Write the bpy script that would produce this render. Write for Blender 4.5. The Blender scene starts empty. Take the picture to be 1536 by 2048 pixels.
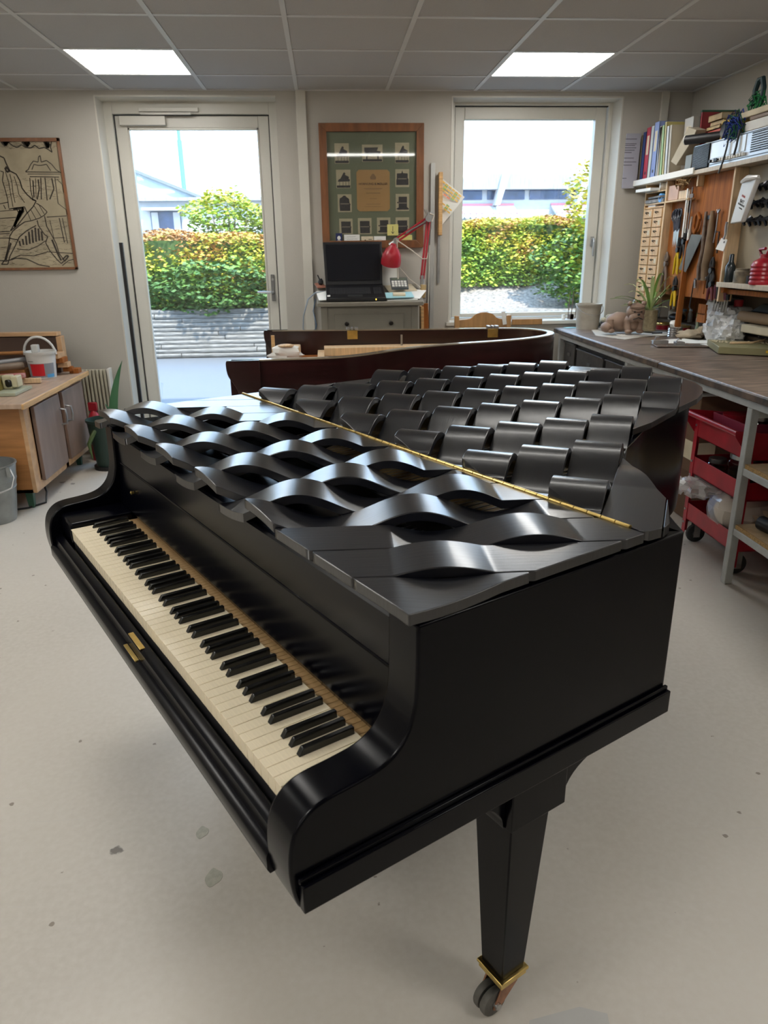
import bpy, math, random
from math import pi, sin, cos, radians, hypot
from mathutils import Matrix, Vector

sc = bpy.context.scene
# ---------------------------------------------------------------- camera
yaw, pitch, roll = 0.07333, 0.34285, -0.01199
fwd = Vector((sin(yaw) * cos(pitch), cos(yaw) * cos(pitch), -sin(pitch)))
r0 = Vector((cos(yaw), -sin(yaw), 0)); u0 = r0.cross(fwd)
rt = r0 * cos(roll) + u0 * sin(roll); up = -r0 * sin(roll) + u0 * cos(roll)
cd = bpy.data.cameras.new('camera'); cd.sensor_fit = 'VERTICAL'; cd.sensor_height = 36.0
cd.lens = 36.0 * 1462.37 / 2048; cd.clip_start = 0.05; cd.clip_end = 300
cam = bpy.data.objects.new('camera', cd); sc.collection.objects.link(cam)
m = Matrix.Identity(4)
for i, c in enumerate((rt, up, -fwd)):
    for j in range(3): m[j][i] = c[j]
m[0][3], m[1][3], m[2][3] = 0, 0, 1.415
cam.matrix_world = m
cd.dof.use_dof = True; cd.dof.focus_distance = 1.9; cd.dof.aperture_fstop = 9.0
sc.camera = cam
# ---------------------------------------------------------------- world, sun, exposure
w = bpy.data.worlds.new('world'); sc.world = w; w.use_nodes = True
nt = w.node_tree; bg = nt.nodes['Background']
tc = nt.nodes.new('ShaderNodeTexCoord'); sp = nt.nodes.new('ShaderNodeSeparateXYZ')
rp = nt.nodes.new('ShaderNodeValToRGB')
nt.links.new(tc.outputs['Generated'], sp.inputs[0]); nt.links.new(sp.outputs[2], rp.inputs[0])
rp.color_ramp.elements[0].position = 0.0; rp.color_ramp.elements[0].color = (0.60, 0.79, 1.0, 1)
rp.color_ramp.elements[1].position = 0.9; rp.color_ramp.elements[1].color = (0.42, 0.66, 1.0, 1)
nt.links.new(rp.outputs[0], bg.inputs['Color']); bg.inputs['Strength'].default_value = 5.0
sd = bpy.data.lights.new('sun', 'SUN'); sd.energy = 8.0; sd.angle = radians(2); sd.color = (1, .93, .8)
so = bpy.data.objects.new('sun', sd); sc.collection.objects.link(so)
so.rotation_euler = (radians(38), 0, radians(25))      # high, from behind the building
for nm, x0, x1, z0, z1 in (('window', 1.0, 2.0, .95, 2.3), ('door', -1.33, -.42, .1, 2.25)):   # portals in the two openings
    ad = bpy.data.lights.new('daylight_portal_' + nm, 'AREA'); ad.shape = 'RECTANGLE'; ad.size = x1 - x0; ad.size_y = z1 - z0
    ad.cycles.is_portal = True
    ao = bpy.data.objects.new('daylight_portal_' + nm, ad); sc.collection.objects.link(ao)
    ao.location = ((x0 + x1) / 2, 5.86, (z0 + z1) / 2); ao.rotation_euler = (radians(-90), 0, 0)
sc.view_settings.view_transform = 'Standard'; sc.view_settings.look = 'None'
sc.view_settings.gamma = 1; sc.view_settings.use_curve_mapping = False
sc.view_settings.exposure = 0.42
PANEL = 13.0        # emission of the ceiling light panels
sc.cycles.max_bounces = 8; sc.cycles.diffuse_bounces = 5; sc.cycles.glossy_bounces = 4
sc.cycles.transparent_max_bounces = 10; sc.cycles.caustics_reflective = False; sc.cycles.caustics_refractive = False
sc.cycles.use_denoising = True; sc.cycles.sample_clamp_indirect = 6.0
try: sc.cycles.denoiser = 'OPENIMAGEDENOISE'
except Exception: pass
R = random.Random(7)
# ---------------------------------------------------------------- materials
MATS = {}
def mat(name, col, rough=.5, metal=0, noise=0, nscale=8, bump=0, bscale=40, col2=None, stretch=None, spec=.5, coat=0, emit=None, alpha=None, trans=0, coords='Object', detail=4):
    if name in MATS: return MATS[name]
    mt = bpy.data.materials.new(name); mt.use_nodes = True; n = mt.node_tree; b = n.nodes['Principled BSDF']; L = n.links
    c4 = (*col, 1); b.inputs['Base Color'].default_value = c4; b.inputs['Roughness'].default_value = rough
    b.inputs['Metallic'].default_value = metal; b.inputs['Specular IOR Level'].default_value = spec
    b.inputs['Coat Weight'].default_value = coat; b.inputs['Coat Roughness'].default_value = .12
    if trans: b.inputs['Transmission Weight'].default_value = trans
    if alpha is not None: b.inputs['Alpha'].default_value = alpha
    if emit: b.inputs['Emission Color'].default_value = (*emit[0], 1); b.inputs['Emission Strength'].default_value = emit[1]
    t = n.nodes.new('ShaderNodeTexCoord'); mp = n.nodes.new('ShaderNodeMapping')
    L.new(t.outputs[coords], mp.inputs[0])
    if stretch: mp.inputs['Scale'].default_value = stretch
    tx = n.nodes.new('ShaderNodeTexNoise'); tx.inputs['Scale'].default_value = nscale; tx.inputs['Detail'].default_value = detail
    L.new(mp.outputs[0], tx.inputs['Vector'])
    cr = n.nodes.new('ShaderNodeValToRGB'); k = noise
    c2 = col2 if col2 else tuple(max(0, x * (1 - k)) for x in col)
    c1 = col if col2 else tuple(min(1, x * (1 + k * .6)) for x in col)
    cr.color_ramp.elements[0].color = (*c2, 1); cr.color_ramp.elements[1].color = (*c1, 1)
    cr.color_ramp.elements[0].position = .3; cr.color_ramp.elements[1].position = .7
    L.new(tx.outputs[0], cr.inputs[0]); L.new(cr.outputs[0], b.inputs['Base Color'])
    if bump:
        t2 = n.nodes.new('ShaderNodeTexNoise'); t2.inputs['Scale'].default_value = bscale; t2.inputs['Detail'].default_value = 3
        L.new(mp.outputs[0], t2.inputs['Vector'])
        bm = n.nodes.new('ShaderNodeBump'); bm.inputs['Strength'].default_value = bump; bm.inputs['Distance'].default_value = .004
        L.new(t2.outputs[0], bm.inputs['Height']); L.new(bm.outputs[0], b.inputs['Normal'])
    MATS[name] = mt; return mt
def glass_mat(name, tint=(1, 1, 1), refl=.07):
    if name in MATS: return MATS[name]
    mt = bpy.data.materials.new(name); mt.use_nodes = True; n = mt.node_tree; L = n.links
    for x in list(n.nodes):
        if x.type == 'BSDF_PRINCIPLED': n.nodes.remove(x)
    o = n.nodes['Material Output']; tr = n.nodes.new('ShaderNodeBsdfTransparent'); gl = n.nodes.new('ShaderNodeBsdfGlossy'); mx = n.nodes.new('ShaderNodeMixShader')
    lw = n.nodes.new('ShaderNodeLayerWeight'); lw.inputs[0].default_value = .25
    mr = n.nodes.new('ShaderNodeMapRange'); mr.inputs[3].default_value = refl; mr.inputs[4].default_value = .6
    nz = n.nodes.new('ShaderNodeTexNoise'); nz.inputs['Scale'].default_value = 2
    tr.inputs[0].default_value = (*tint, 1); gl.inputs['Roughness'].default_value = .03
    L.new(lw.outputs['Facing'], mr.inputs[0]); L.new(mr.outputs[0], mx.inputs[0]); L.new(tr.outputs[0], mx.inputs[1]); L.new(gl.outputs[0], mx.inputs[2]); L.new(mx.outputs[0], o.inputs[0])
    MATS[name] = mt; return mt
def floor_mat():
    mt = bpy.data.materials.new('painted_concrete'); mt.use_nodes = True; n = mt.node_tree; L = n.links; b = n.nodes['Principled BSDF']
    t = n.nodes.new('ShaderNodeTexCoord')
    def noise(s, d=4, st=None):
        x = n.nodes.new('ShaderNodeTexNoise'); x.inputs['Scale'].default_value = s; x.inputs['Detail'].default_value = d
        mp = n.nodes.new('ShaderNodeMapping'); L.new(t.outputs['Object'], mp.inputs[0]); L.new(mp.outputs[0], x.inputs['Vector'])
        if st: mp.inputs['Scale'].default_value = st; mp.inputs['Rotation'].default_value = (0, 0, .7)
        return x
    def ramp(src, p0, p1, c0=(0, 0, 0, 1), c1=(1, 1, 1, 1)):
        r = n.nodes.new('ShaderNodeValToRGB'); r.color_ramp.elements[0].position = p0; r.color_ramp.elements[1].position = p1
        r.color_ramp.elements[0].color = c0; r.color_ramp.elements[1].color = c1; L.new(src, r.inputs[0]); return r
    def mix(f, a, c):
        x = n.nodes.new('ShaderNodeMix'); x.data_type = 'RGBA'; L.new(f, x.inputs[0])
        if isinstance(a, tuple): x.inputs[6].default_value = a
        else: L.new(a, x.inputs[6])
        if isinstance(c, tuple): x.inputs[7].default_value = c
        else: L.new(c, x.inputs[7])
        return x.outputs[2]
    base = ramp(noise(1.1, 3).outputs[0], .3, .7, (.51, .475, .42, 1), (.57, .53, .47, 1)).outputs[0]
    fine = ramp(noise(60, 6).outputs[0], .35, .75); base = mix(fine.outputs[0], base, (.58, .545, .49, 1))
    vo = n.nodes.new('ShaderNodeTexVoronoi'); vo.inputs['Scale'].default_value = 3.2; L.new(t.outputs['Object'], vo.inputs['Vector'])
    nn = noise(22, 5); ad = n.nodes.new('ShaderNodeMath'); ad.operation = 'MULTIPLY_ADD'; L.new(nn.outputs[0], ad.inputs[0]); ad.inputs[1].default_value = .26; L.new(vo.outputs['Distance'], ad.inputs[2])
    sp1 = ramp(ad.outputs[0], .175, .19, (1, 1, 1, 1), (0, 0, 0, 1))
    base = mix(sp1.outputs[0], base, (.19, .17, .15, 1))
    v2 = n.nodes.new('ShaderNodeTexVoronoi'); v2.inputs['Scale'].default_value = 9.5; L.new(t.outputs['Object'], v2.inputs['Vector'])
    a2 = n.nodes.new('ShaderNodeMath'); a2.operation = 'MULTIPLY_ADD'; L.new(noise(50, 3).outputs[0], a2.inputs[0]); a2.inputs[1].default_value = .22; L.new(v2.outputs['Distance'], a2.inputs[2])
    sp2 = ramp(a2.outputs[0], .155, .17, (1, 1, 1, 1), (0, 0, 0, 1))
    base = mix(sp2.outputs[0], base, (.26, .22, .18, 1))
    scr = ramp(noise(3, 8, (1, 40, 1)).outputs[0], .70, .74); base = mix(scr.outputs[0], base, (.54, .51, .47, 1))
    L.new(base, b.inputs['Base Color'])
    rr = ramp(noise(2.5, 5).outputs[0], .3, .7, (.30, .30, .30, 1), (.46, .46, .46, 1)); L.new(rr.outputs[0], b.inputs['Roughness'])
    bm = n.nodes.new('ShaderNodeBump'); bm.inputs['Strength'].default_value = .12; bm.inputs['Distance'].default_value = .003; L.new(noise(35, 4).outputs[0], bm.inputs['Height']); L.new(bm.outputs[0], b.inputs['Normal'])
    return mt
# ---------------------------------------------------------------- mesh builder
class MB:
    def __init__(s): s.v = []; s.f = []
    def add(s, vs, fs):
        k = len(s.v); s.v += [tuple(p) for p in vs]; s.f += [tuple(i + k for i in q) for q in fs]; return s
    def box(s, x0, x1, y0, y1, z0, z1):
        return s.add([(x0, y0, z0), (x1, y0, z0), (x1, y1, z0), (x0, y1, z0), (x0, y0, z1), (x1, y0, z1), (x1, y1, z1), (x0, y1, z1)],
                     [(0, 3, 2, 1), (4, 5, 6, 7), (0, 1, 5, 4), (1, 2, 6, 5), (2, 3, 7, 6), (3, 0, 4, 7)])
    def obox(s, c, sx, sy, sz, rz=0, rx=0, ry=0):
        M = Matrix.Rotation(rz, 3, 'Z') @ Matrix.Rotation(ry, 3, 'Y') @ Matrix.Rotation(rx, 3, 'X'); c = Vector(c)
        t = MB().box(-sx / 2, sx / 2, -sy / 2, sy / 2, -sz / 2, sz / 2)
        return s.add([c + M @ Vector(p) for p in t.v], t.f)
    def prism(s, poly, a, b, axis='z'):
        # poly of 2D points extruded from a to b; axis x: poly=(y,z), y: poly=(x,z), z: poly=(x,y)
        n = len(poly)
        def q(p, h): return {'x': (h, p[0], p[1]), 'y': (p[0], h, p[1]), 'z': (p[0], p[1], h)}[axis]
        vs = [q(p, a) for p in poly] + [q(p, b) for p in poly]
        return s.add(vs, [tuple(range(n))[::-1], tuple(range(n, 2 * n))] + [(i, (i + 1) % n, n + (i + 1) % n, n + i) for i in range(n)])
    def cyl(s, p, q, r, r2=None, n=16, cap=True):
        p = Vector(p); q = Vector(q); r2 = r if r2 is None else r2; d = (q - p).normalized()
        a = d.orthogonal().normalized(); b = d.cross(a)
        vs = [p + (a * cos(2 * pi * i / n) + b * sin(2 * pi * i / n)) * r for i in range(n)] + [q + (a * cos(2 * pi * i / n) + b * sin(2 * pi * i / n)) * r2 for i in range(n)]
        fs = [(i, (i + 1) % n, n + (i + 1) % n, n + i) for i in range(n)]
        if cap: fs += [tuple(range(n))[::-1], tuple(range(n, 2 * n))]
        return s.add(vs, fs)
    def tube(s, pts, r, n=8, cap=True):
        P = [Vector(p) for p in pts]; m = len(P); rs = r if isinstance(r, (list, tuple)) else [r] * m
        vs = []; a = None
        for i in range(m):
            d = (P[min(i + 1, m - 1)] - P[max(i - 1, 0)]).normalized()
            a = d.orthogonal().normalized() if a is None else (a - d * a.dot(d)).normalized(); b = d.cross(a)
            vs += [P[i] + (a * cos(2 * pi * k / n) + b * sin(2 * pi * k / n)) * rs[i] for k in range(n)]
        fs = [(i * n + k, i * n + (k + 1) % n, (i + 1) * n + (k + 1) % n, (i + 1) * n + k) for i in range(m - 1) for k in range(n)]
        if cap: fs += [tuple(range(n))[::-1], tuple(range((m - 1) * n, m * n))]
        return s.add(vs, fs)
    def lathe(s, prof, c=(0, 0, 0), n=24, M=None):
        c = Vector(c); vs = []
        for (r, z) in prof:
            for k in range(n):
                p = Vector((max(r, 1e-5) * cos(2 * pi * k / n), max(r, 1e-5) * sin(2 * pi * k / n), z))
                vs.append(c + (M @ p if M else p))
        m = len(prof)
        fs = [(i * n + k, i * n + (k + 1) % n, (i + 1) * n + (k + 1) % n, (i + 1) * n + k) for i in range(m - 1) for k in range(n)]
        return s.add(vs, fs)
    def ell(s, c, rx, ry, rz, n=14, m=9, M=None, jit=0):
        c = Vector(c); vs = []
        for i in range(m + 1):
            for k in range(n):
                th = pi * i / m; ph = 2 * pi * k / n; j = 1 + (R.uniform(-jit, jit) if 0 < i < m else 0)
                p = Vector((rx * sin(th) * cos(ph), ry * sin(th) * sin(ph), rz * cos(th))) * j
                vs.append(c + (M @ p if M else p))
        fs = [(i * n + k, (i + 1) * n + k, (i + 1) * n + (k + 1) % n, i * n + (k + 1) % n) for i in range(m) for k in range(n)]
        return s.add(vs, fs)
    def ribbon(s, pts, wd, plane='xz', off=0, th=.0008):
        # flat ink stroke along 2D points on a vertical plane y=off (plane xz) or x=off (plane yz)
        for i in range(len(pts) - 1):
            (x0, z0), (x1, z1) = pts[i], pts[i + 1]; L = hypot(x1 - x0, z1 - z0) or 1e-6
            nx, nz = -(z1 - z0) / L * wd / 2, (x1 - x0) / L * wd / 2
            q = [(x0 + nx, z0 + nz), (x1 + nx, z1 + nz), (x1 - nx, z1 - nz), (x0 - nx, z0 - nz)]
            s.add([(a, off, b) if plane == 'xz' else (off, a, b) for a, b in q], [(0, 1, 2, 3)])
        return s
def prune(sv, fs):
    return fs
def rootoff(o):
    v = Vector((0, 0, 0))
    while o is not None: v += o.location; o = o.parent
    return v
def obj(name, mb, m, parent=None, bev=0, smooth=40, world=True, seg=2, kind=None, label=None):
    """one mesh object; world=True: coordinates are the room's, shifted into the parent's frame (parents unrotated)"""
    off = rootoff(parent) if (parent is not None and world) else Vector((0, 0, 0))
    vs = mb.v
    loc = Vector((0, 0, 0))
    if parent is None:
        xs = [p[0] for p in vs]; ys = [p[1] for p in vs]; zs = [p[2] for p in vs]
        loc = Vector(((min(xs) + max(xs)) / 2, (min(ys) + max(ys)) / 2, min(zs))); off = loc
    me = bpy.data.meshes.new(name)
    me.from_pydata([(p[0] - off.x, p[1] - off.y, p[2] - off.z) for p in vs], [], mb.f)
    me.validate(); me.update()
    me.materials.append(m)
    if smooth:
        me.polygons.foreach_set('use_smooth', [True] * len(me.polygons)); me.set_sharp_from_angle(angle=radians(smooth))
    o = bpy.data.objects.new(name, me); sc.collection.objects.link(o); o.location = loc; o.parent = parent
    if bev:
        md = o.modifiers.new('bevel', 'BEVEL'); md.width = bev; md.segments = seg; md.limit_method = 'ANGLE'; md.angle_limit = radians(35); md.harden_normals = False
    if kind: o['kind'] = kind
    if label: o['label'] = label
    return o
def tag(o, label, cat, group=None, kind=None):
    o['label'] = label; o['category'] = cat
    if group: o['group'] = group
    if kind: o['kind'] = kind
    return o
def thing(name, label, cat, loc=(0, 0, 0), group=None, rz=0):
    o = bpy.data.objects.new(name, None); sc.collection.objects.link(o); o.location = loc; o.rotation_euler = (0, 0, rz); o.empty_display_size = .1
    return tag(o, label, cat, group)
def one(name, mb, m, label, cat, group=None, bev=0, smooth=40):
    return tag(obj(name, mb, m, None, bev, smooth), label, cat, group)
def struct(name, mb, m, parent=None, bev=0, smooth=0):
    o = obj(name, mb, m, parent, bev, smooth)
    if parent is None: o['kind'] = 'structure'
    return o
def dup(o, loc=None, parent=None):
    c = o.copy(); sc.collection.objects.link(c)
    if parent is not None: c.parent = parent
    if loc is not None: c.location = loc
    for ch in list(o.children): dup(ch, None, c)
    return c
# common materials
M_wall = mat('wall_paint', (.455, .43, .385), .8, noise=.06, nscale=2, bump=.15, bscale=120)
M_white = mat('white_frame_paint', (.60, .58, .52), .35, noise=.05, nscale=4)
M_tile = mat('ceiling_tile_face', (.47, .465, .455), .9, noise=.05, nscale=200, bump=.3, bscale=400)
M_grid = mat('ceiling_grid_white', (.62, .63, .62), .45, noise=.03)
M_floor = floor_mat()
M_glass = glass_mat('window_glass', (.97, .99, 1.0))
M_panel = mat('light_panel_diffuser', (1, 1, 1), .5, emit=((1, .975, .92), PANEL))
M_black = mat('satin_black_lacquer', (.0008, .0009, .0026), .22, noise=.2, nscale=30, spec=.15)
M_blackslat = mat('brushed_black_lacquer', (.003, .0035, .007), .28, noise=.5, nscale=5, stretch=(45, 2, 2), spec=.85, bump=.07, bscale=6, coat=.25, detail=6)
M_inner = mat('matte_black', (.008, .008, .01), .6, noise=.1)
M_ivory = mat('ivory_key', (.82, .72, .53), .22, noise=.05, nscale=40, stretch=(1, 12, 1))
M_ivoryf = M_ivory
M_ebony = mat('ebony_key', (.006, .006, .006), .18, noise=.2, spec=.5)
M_brass = mat('brass', (.72, .52, .18), .28, 1, noise=.15, nscale=30)
M_copper = mat('aged_copper', (.42, .22, .14), .45, .9, noise=.3, nscale=60)
M_wood = mat('pine_wood', (.60, .36, .15), .5, noise=.3, nscale=6, stretch=(1, 1, 14), bump=.1)
M_woodx = mat('pine_wood_lengthwise', (.62, .38, .17), .5, noise=.3, nscale=6, stretch=(14, 1, 14))
M_palewood = mat('pale_wood', (.66, .48, .29), .55, noise=.22, nscale=7, stretch=(10, 10, 1))
M_orange = mat('orange_stained_wood', (.30, .10, .022), .7, spec=.2, noise=.35, nscale=5, stretch=(12, 12, 1), bump=.15)
M_steel = mat('steel', (.45, .45, .45), .35, 1, noise=.15, nscale=20)
M_rust = mat('rusty_tool_steel', (.20, .15, .12), .55, .6, noise=.4, nscale=30)
M_dark = mat('dark_plastic', (.006, .006, .008), .45, noise=.2)
M_rubber = mat('black_rubber', (.02, .02, .02), .7, noise=.2)
M_paper = mat('paper_white', (.78, .78, .75), .8, noise=.05)
M_cream = mat('cream_paper', (.66, .58, .42), .8, noise=.12, nscale=12)
M_ink = mat('printed_ink', (.03, .028, .025), .8, noise=.2, nscale=60)
M_red = mat('red_enamel', (.33, .008, .02), .32, noise=.25, nscale=10, spec=.5)
M_greysteel = mat('grey_painted_steel', (.40, .41, .40), .45, noise=.15, nscale=14)
# ================================================================ THE ROOM
YW, ZC, XR, XL, YB = 5.557, 2.428, 2.595, -3.3, -3.3
DX0, DX1, DZ1 = -1.465, -.285, 2.395            # door recess
WX0, WX1, WZ0, WZ1 = .907, 2.097, .905, 2.395   # window recess
YO = 5.90                                        # outer face of the back wall
struct('floor', MB().box(XL, XR, YB, YO, -.08, 0), M_floor)
struct('floor_patch', MB().prism([(.27, .80), (.345, .985), (.45, 1.003), (.50, .985), (.47, .80)], 0, .0006, 'z'), mat('grey_floor_paint', (.49, .485, .47), .5, noise=.1))
for sx_, sy_, sr_ in ((-.319, 1.39, .018), (-.369, 1.54, .014)):
    pts_ = [(sx_ + sr_ * (1 + .18 * sin(a_ * pi / 10 * 2 + 1)) * cos(a_ * pi / 10), sy_ + 1.5 * sr_ * (1 + .15 * cos(a_ * pi / 10 * 3)) * sin(a_ * pi / 10)) for a_ in range(20)]
    struct('floor_stain', MB().prism(pts_, 0, .0012, 'z'), mat('dried_glue', (.46, .45, .38), .12, noise=.15, nscale=60))
bw = MB()
bw.box(XL, DX0, YW, YO, 0, ZC + .1).box(DX0, DX1, YW, YO, DZ1, ZC + .1).box(DX1, WX0, YW, YO, 0, ZC + .1)
bw.box(WX0, WX1, YW, YO, 0, WZ0).box(WX0, WX1, YW, YO, WZ1, ZC + .1).box(WX1, XR + .2, YW, YO, 0, ZC + .1)
struct('wall_back', bw, M_wall)
struct('wall_right', MB().box(XR, XR + .2, YB, YW, 0, ZC + .1), M_wall)
struct('wall_left', MB().box(XL - .2, XL, YB, YO, 0, ZC + .1), M_wall)
struct('wall_front', MB().box(XL - .2, XR + .2, YB - .2, YB, 0, ZC + .1), M_wall)
struct('trim_1', MB().box(-.15, -.085, YW - .022, YW, 0, ZC), M_white, bev=.002)       # conduit covers on the wall
struct('trim_2', MB().box(2.365, 2.415, YW - .022, YW, .86, ZC), M_white, bev=.002)
# window sill and reveals in white
struct('trim_3', MB().box(WX0 - .004, WX0 + .006, YW - .003, YO - .1, WZ0, WZ1).box(WX1 - .006, WX1 + .004, YW - .003, YO - .1, WZ0, WZ1).box(WX0, WX1, YW - .003, YO - .1, WZ1 - .006, WZ1 + .004).box(WX0 - .02, WX1 + .02, YW - .02, YO - .1, WZ0 - .02, WZ0 + .004), M_white)
struct('trim_4', MB().box(DX0 - .004, DX0 + .006, YW - .003, YO - .1, 0, DZ1).box(DX0, DX1, YW - .003, YO - .1, DZ1 - .006, DZ1 + .004), M_white)
# ceiling: suspended grid, tiles one by one
GX0, GY0, T = -1.34142, 3.92401, .6
ce = struct('ceiling', MB().box(XL - .2, XR + .2, YB - .2, YO, ZC + .1, ZC + .2), M_tile)
PAN = set([(0, 1), (4, 1), (0, -3), (5, -3), (-3, -3), (0, -7), (5, -7), (-3, -7), (0, -11), (-3, -11)])   # (column, row) of light panels
tm = None
for i in range(-4, 7):
    for j in range(-13, 3):
        x0 = GX0 + i * T; y0 = GY0 + j * T; x1 = min(x0 + T, XR); y1 = min(y0 + T, YW)
        x0 = max(x0, XL); y0 = max(y0, YB)
        if x1 - x0 < .05 or y1 - y0 < .05 or (i, j) in PAN: continue
        full = abs(x1 - x0 - T) < .001 and abs(y1 - y0 - T) < .001
        if full and tm is not None:
            c = tm.copy(); sc.collection.objects.link(c); c.location = (x0, y0, ZC); continue
        me = MB().box(.0125, x1 - x0 - .0125, .0125, y1 - y0 - .0125, .004, .02)
        t = obj('tile', me, M_tile, None, 0, 0); t.location = (0, 0, 0)
        for v in t.data.vertices: v.co.x += (x1 - x0) / 2; v.co.y += (y1 - y0) / 2; v.co.z += .004
        t.parent = ce; t.location = (x0, y0, ZC)
        if full: tm = t
for t in [o for o in sc.objects if o.name.startswith('tile')]:
    t.location = Vector(t.location) - ce.location if t.parent is ce else t.location
g = MB()
for i in range(-3, 8): g.box(GX0 + i * T - .012, GX0 + i * T + .012, YB, YW, ZC - .001, ZC + .03)
struct('ceiling_rail', g, M_grid, ce)
g = MB()
for j in range(-12, 4): g.box(XL, XR, GY0 + j * T - .012, GY0 + j * T + .012, ZC, ZC + .03)
g.box(XL, XR, YW - .02, YW, ZC - .002, ZC + .03).box(XR - .02, XR, YB, YW, ZC - .002, ZC + .03)
struct('ceiling_rail', g, M_grid, ce)
LABP = {(0, 1): 'square glowing ceiling light panel above the glass door', (4, 1): 'square glowing ceiling light panel in front of the window'}
for k, (i, j) in enumerate(sorted(PAN)):
    x0 = GX0 + i * T; y0 = GY0 + j * T
    t = thing('ceiling_light', LABP.get((i, j), 'square ceiling light panel out of view, %s column, %s row behind the window row' % ({-3: 'far left', 0: 'middle', 5: 'right'}.get(i), {-3: 'first', -7: 'second', -11: 'third'}.get(j))), 'light', (x0 + .3, y0 + .3, ZC), 'ceiling light panels out of view' if (i, j) not in LABP else None)
    obj('diffuser', MB().box(x0 + .018, x0 + T - .018, y0 + .018, y0 + T - .018, ZC + .002, ZC + .012), M_panel, t, smooth=0)
    obj('frame', MB().box(x0 + .01, x0 + T - .01, y0 + .01, y0 + .018, ZC, ZC + .04).box(x0 + .01, x0 + T - .01, y0 + T - .018, y0 + T - .01, ZC, ZC + .04).box(x0 + .01, x0 + .018, y0 + .01, y0 + T - .01, ZC, ZC + .04).box(x0 + T - .018, x0 + T - .01, y0 + .01, y0 + T - .01, ZC, ZC + .04), M_white, t, smooth=0)
t = thing('strip_light', 'narrow ceiling strip light mirrored in the glass of the framed photographs', 'light', (.55, 2.25, ZC - .03))
obj('diffuser', MB().box(.05, 1.03, 2.225, 2.275, ZC - .03, ZC - .012), M_panel, t, smooth=0)
obj('housing', MB().box(.04, 1.04, 2.215, 2.285, ZC - .012, ZC), M_white, t, smooth=0)
# ---------------------------------------------------------------- glass door
YF = 5.757
d = struct('door_1', MB().box(DX0, -1.405, YF - .03, YF + .08, 0, DZ1).box(-.345, DX1, YF - .03, YF + .08, 0, DZ1).box(-1.405, -.345, YF - .03, YF + .08, 2.315, DZ1), M_white, bev=.003)
lf = MB(); a0, a1, b0, b1 = -1.398, -.352, .02, 2.308; g0, g1, h0, h1 = -1.318, -.424, .14, 2.233
lf.box(a0, g0, YF, YF + .06, b0, b1).box(g1, a1, YF, YF + .06, b0, b1).box(g0, g1, YF, YF + .06, h1, b1).box(g0, g1, YF, YF + .06, b0, h0)
struct('door_leaf', lf, M_white, d, bev=.004)
struct('glazing_bead', MB().box(g0, g0 + .012, YF - .004, YF + .03, h0, h1).box(g1 - .012, g1, YF - .004, YF + .03, h0, h1).box(g0, g1, YF - .004, YF + .03, h1 - .012, h1), M_white, d)
struct('window_pane', MB().box(g0, g1, YF + .03, YF + .036, h0, h1), M_glass, d)
struct('gasket', MB().box(a0 - .006, a0, YF - .005, YF + .01, b0, b1 + .006).box(a1, a1 + .006, YF - .005, YF + .01, b0, b1 + .006).box(a0, a1, YF - .005, YF + .01, b1, b1 + .006), M_rubber, d)
struct('door_closer', MB().box(-1.22, -.82, YF - .06, YF - .005, 2.325, 2.352).box(-1.21, -.87, YF - .075, YF - .05, 2.305, 2.318).box(-1.36, -1.05, YF - .045, YF, 2.245, 2.302), M_white, d, bev=.003)
struct('handle_plate', MB().box(-.400, -.374, YF - .012, YF, 1.07, 1.26), mat('satin_chrome_dark', (.22, .22, .22), .35, .8), d, bev=.003)
struct('door_handle', MB().tube([(-.387, YF - .01, 1.135), (-.387, YF - .055, 1.135), (-.40, YF - .06, 1.136), (-.50, YF - .058, 1.138)], .009), M_steel, d)
struct('lock_cylinder', MB().cyl((-.387, YF - .016, 1.225), (-.387, YF - .01, 1.225), .009), M_steel, d)
# ---------------------------------------------------------------- window
wn = struct('window_1', MB().box(WX0 + .006, .955, YF - .03, YF + .08, WZ0, WZ1).box(2.064, WX1 - .006, YF - .03, YF + .08, WZ0, WZ1).box(.955, 2.064, YF - .03, YF + .08, 2.372, WZ1).box(.955, 2.064, YF - .03, YF + .08, WZ0, .92), M_white, bev=.003)
s0, s1, q0, q1 = 1.030, 1.981, .955, 2.287
struct('window_sash', MB().box(.96, s0, YF, YF + .06, .925, 2.366).box(s1, 2.058, YF, YF + .06, .925, 2.366).box(s0, s1, YF, YF + .06, q1, 2.366).box(s0, s1, YF, YF + .06, .925, q0), M_white, wn, bev=.004)
struct('window_pane', MB().box(s0, s1, YF + .03, YF + .036, q0, q1), M_glass, wn)
struct('gasket', MB().box(.954, .96, YF - .005, YF + .01, .92, 2.372).box(.954, 2.064, YF - .005, YF + .01, 2.366, 2.373), M_rubber, wn)
struct('window_handle', MB().box(2.012, 2.036, YF - .012, YF, 1.43, 1.50).tube([(2.024, YF - .01, 1.48), (2.024, YF - .05, 1.48), (2.024, YF - .052, 1.46), (2.024, YF - .05, 1.36)], .009), M_steel, wn, bev=.002)
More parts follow.
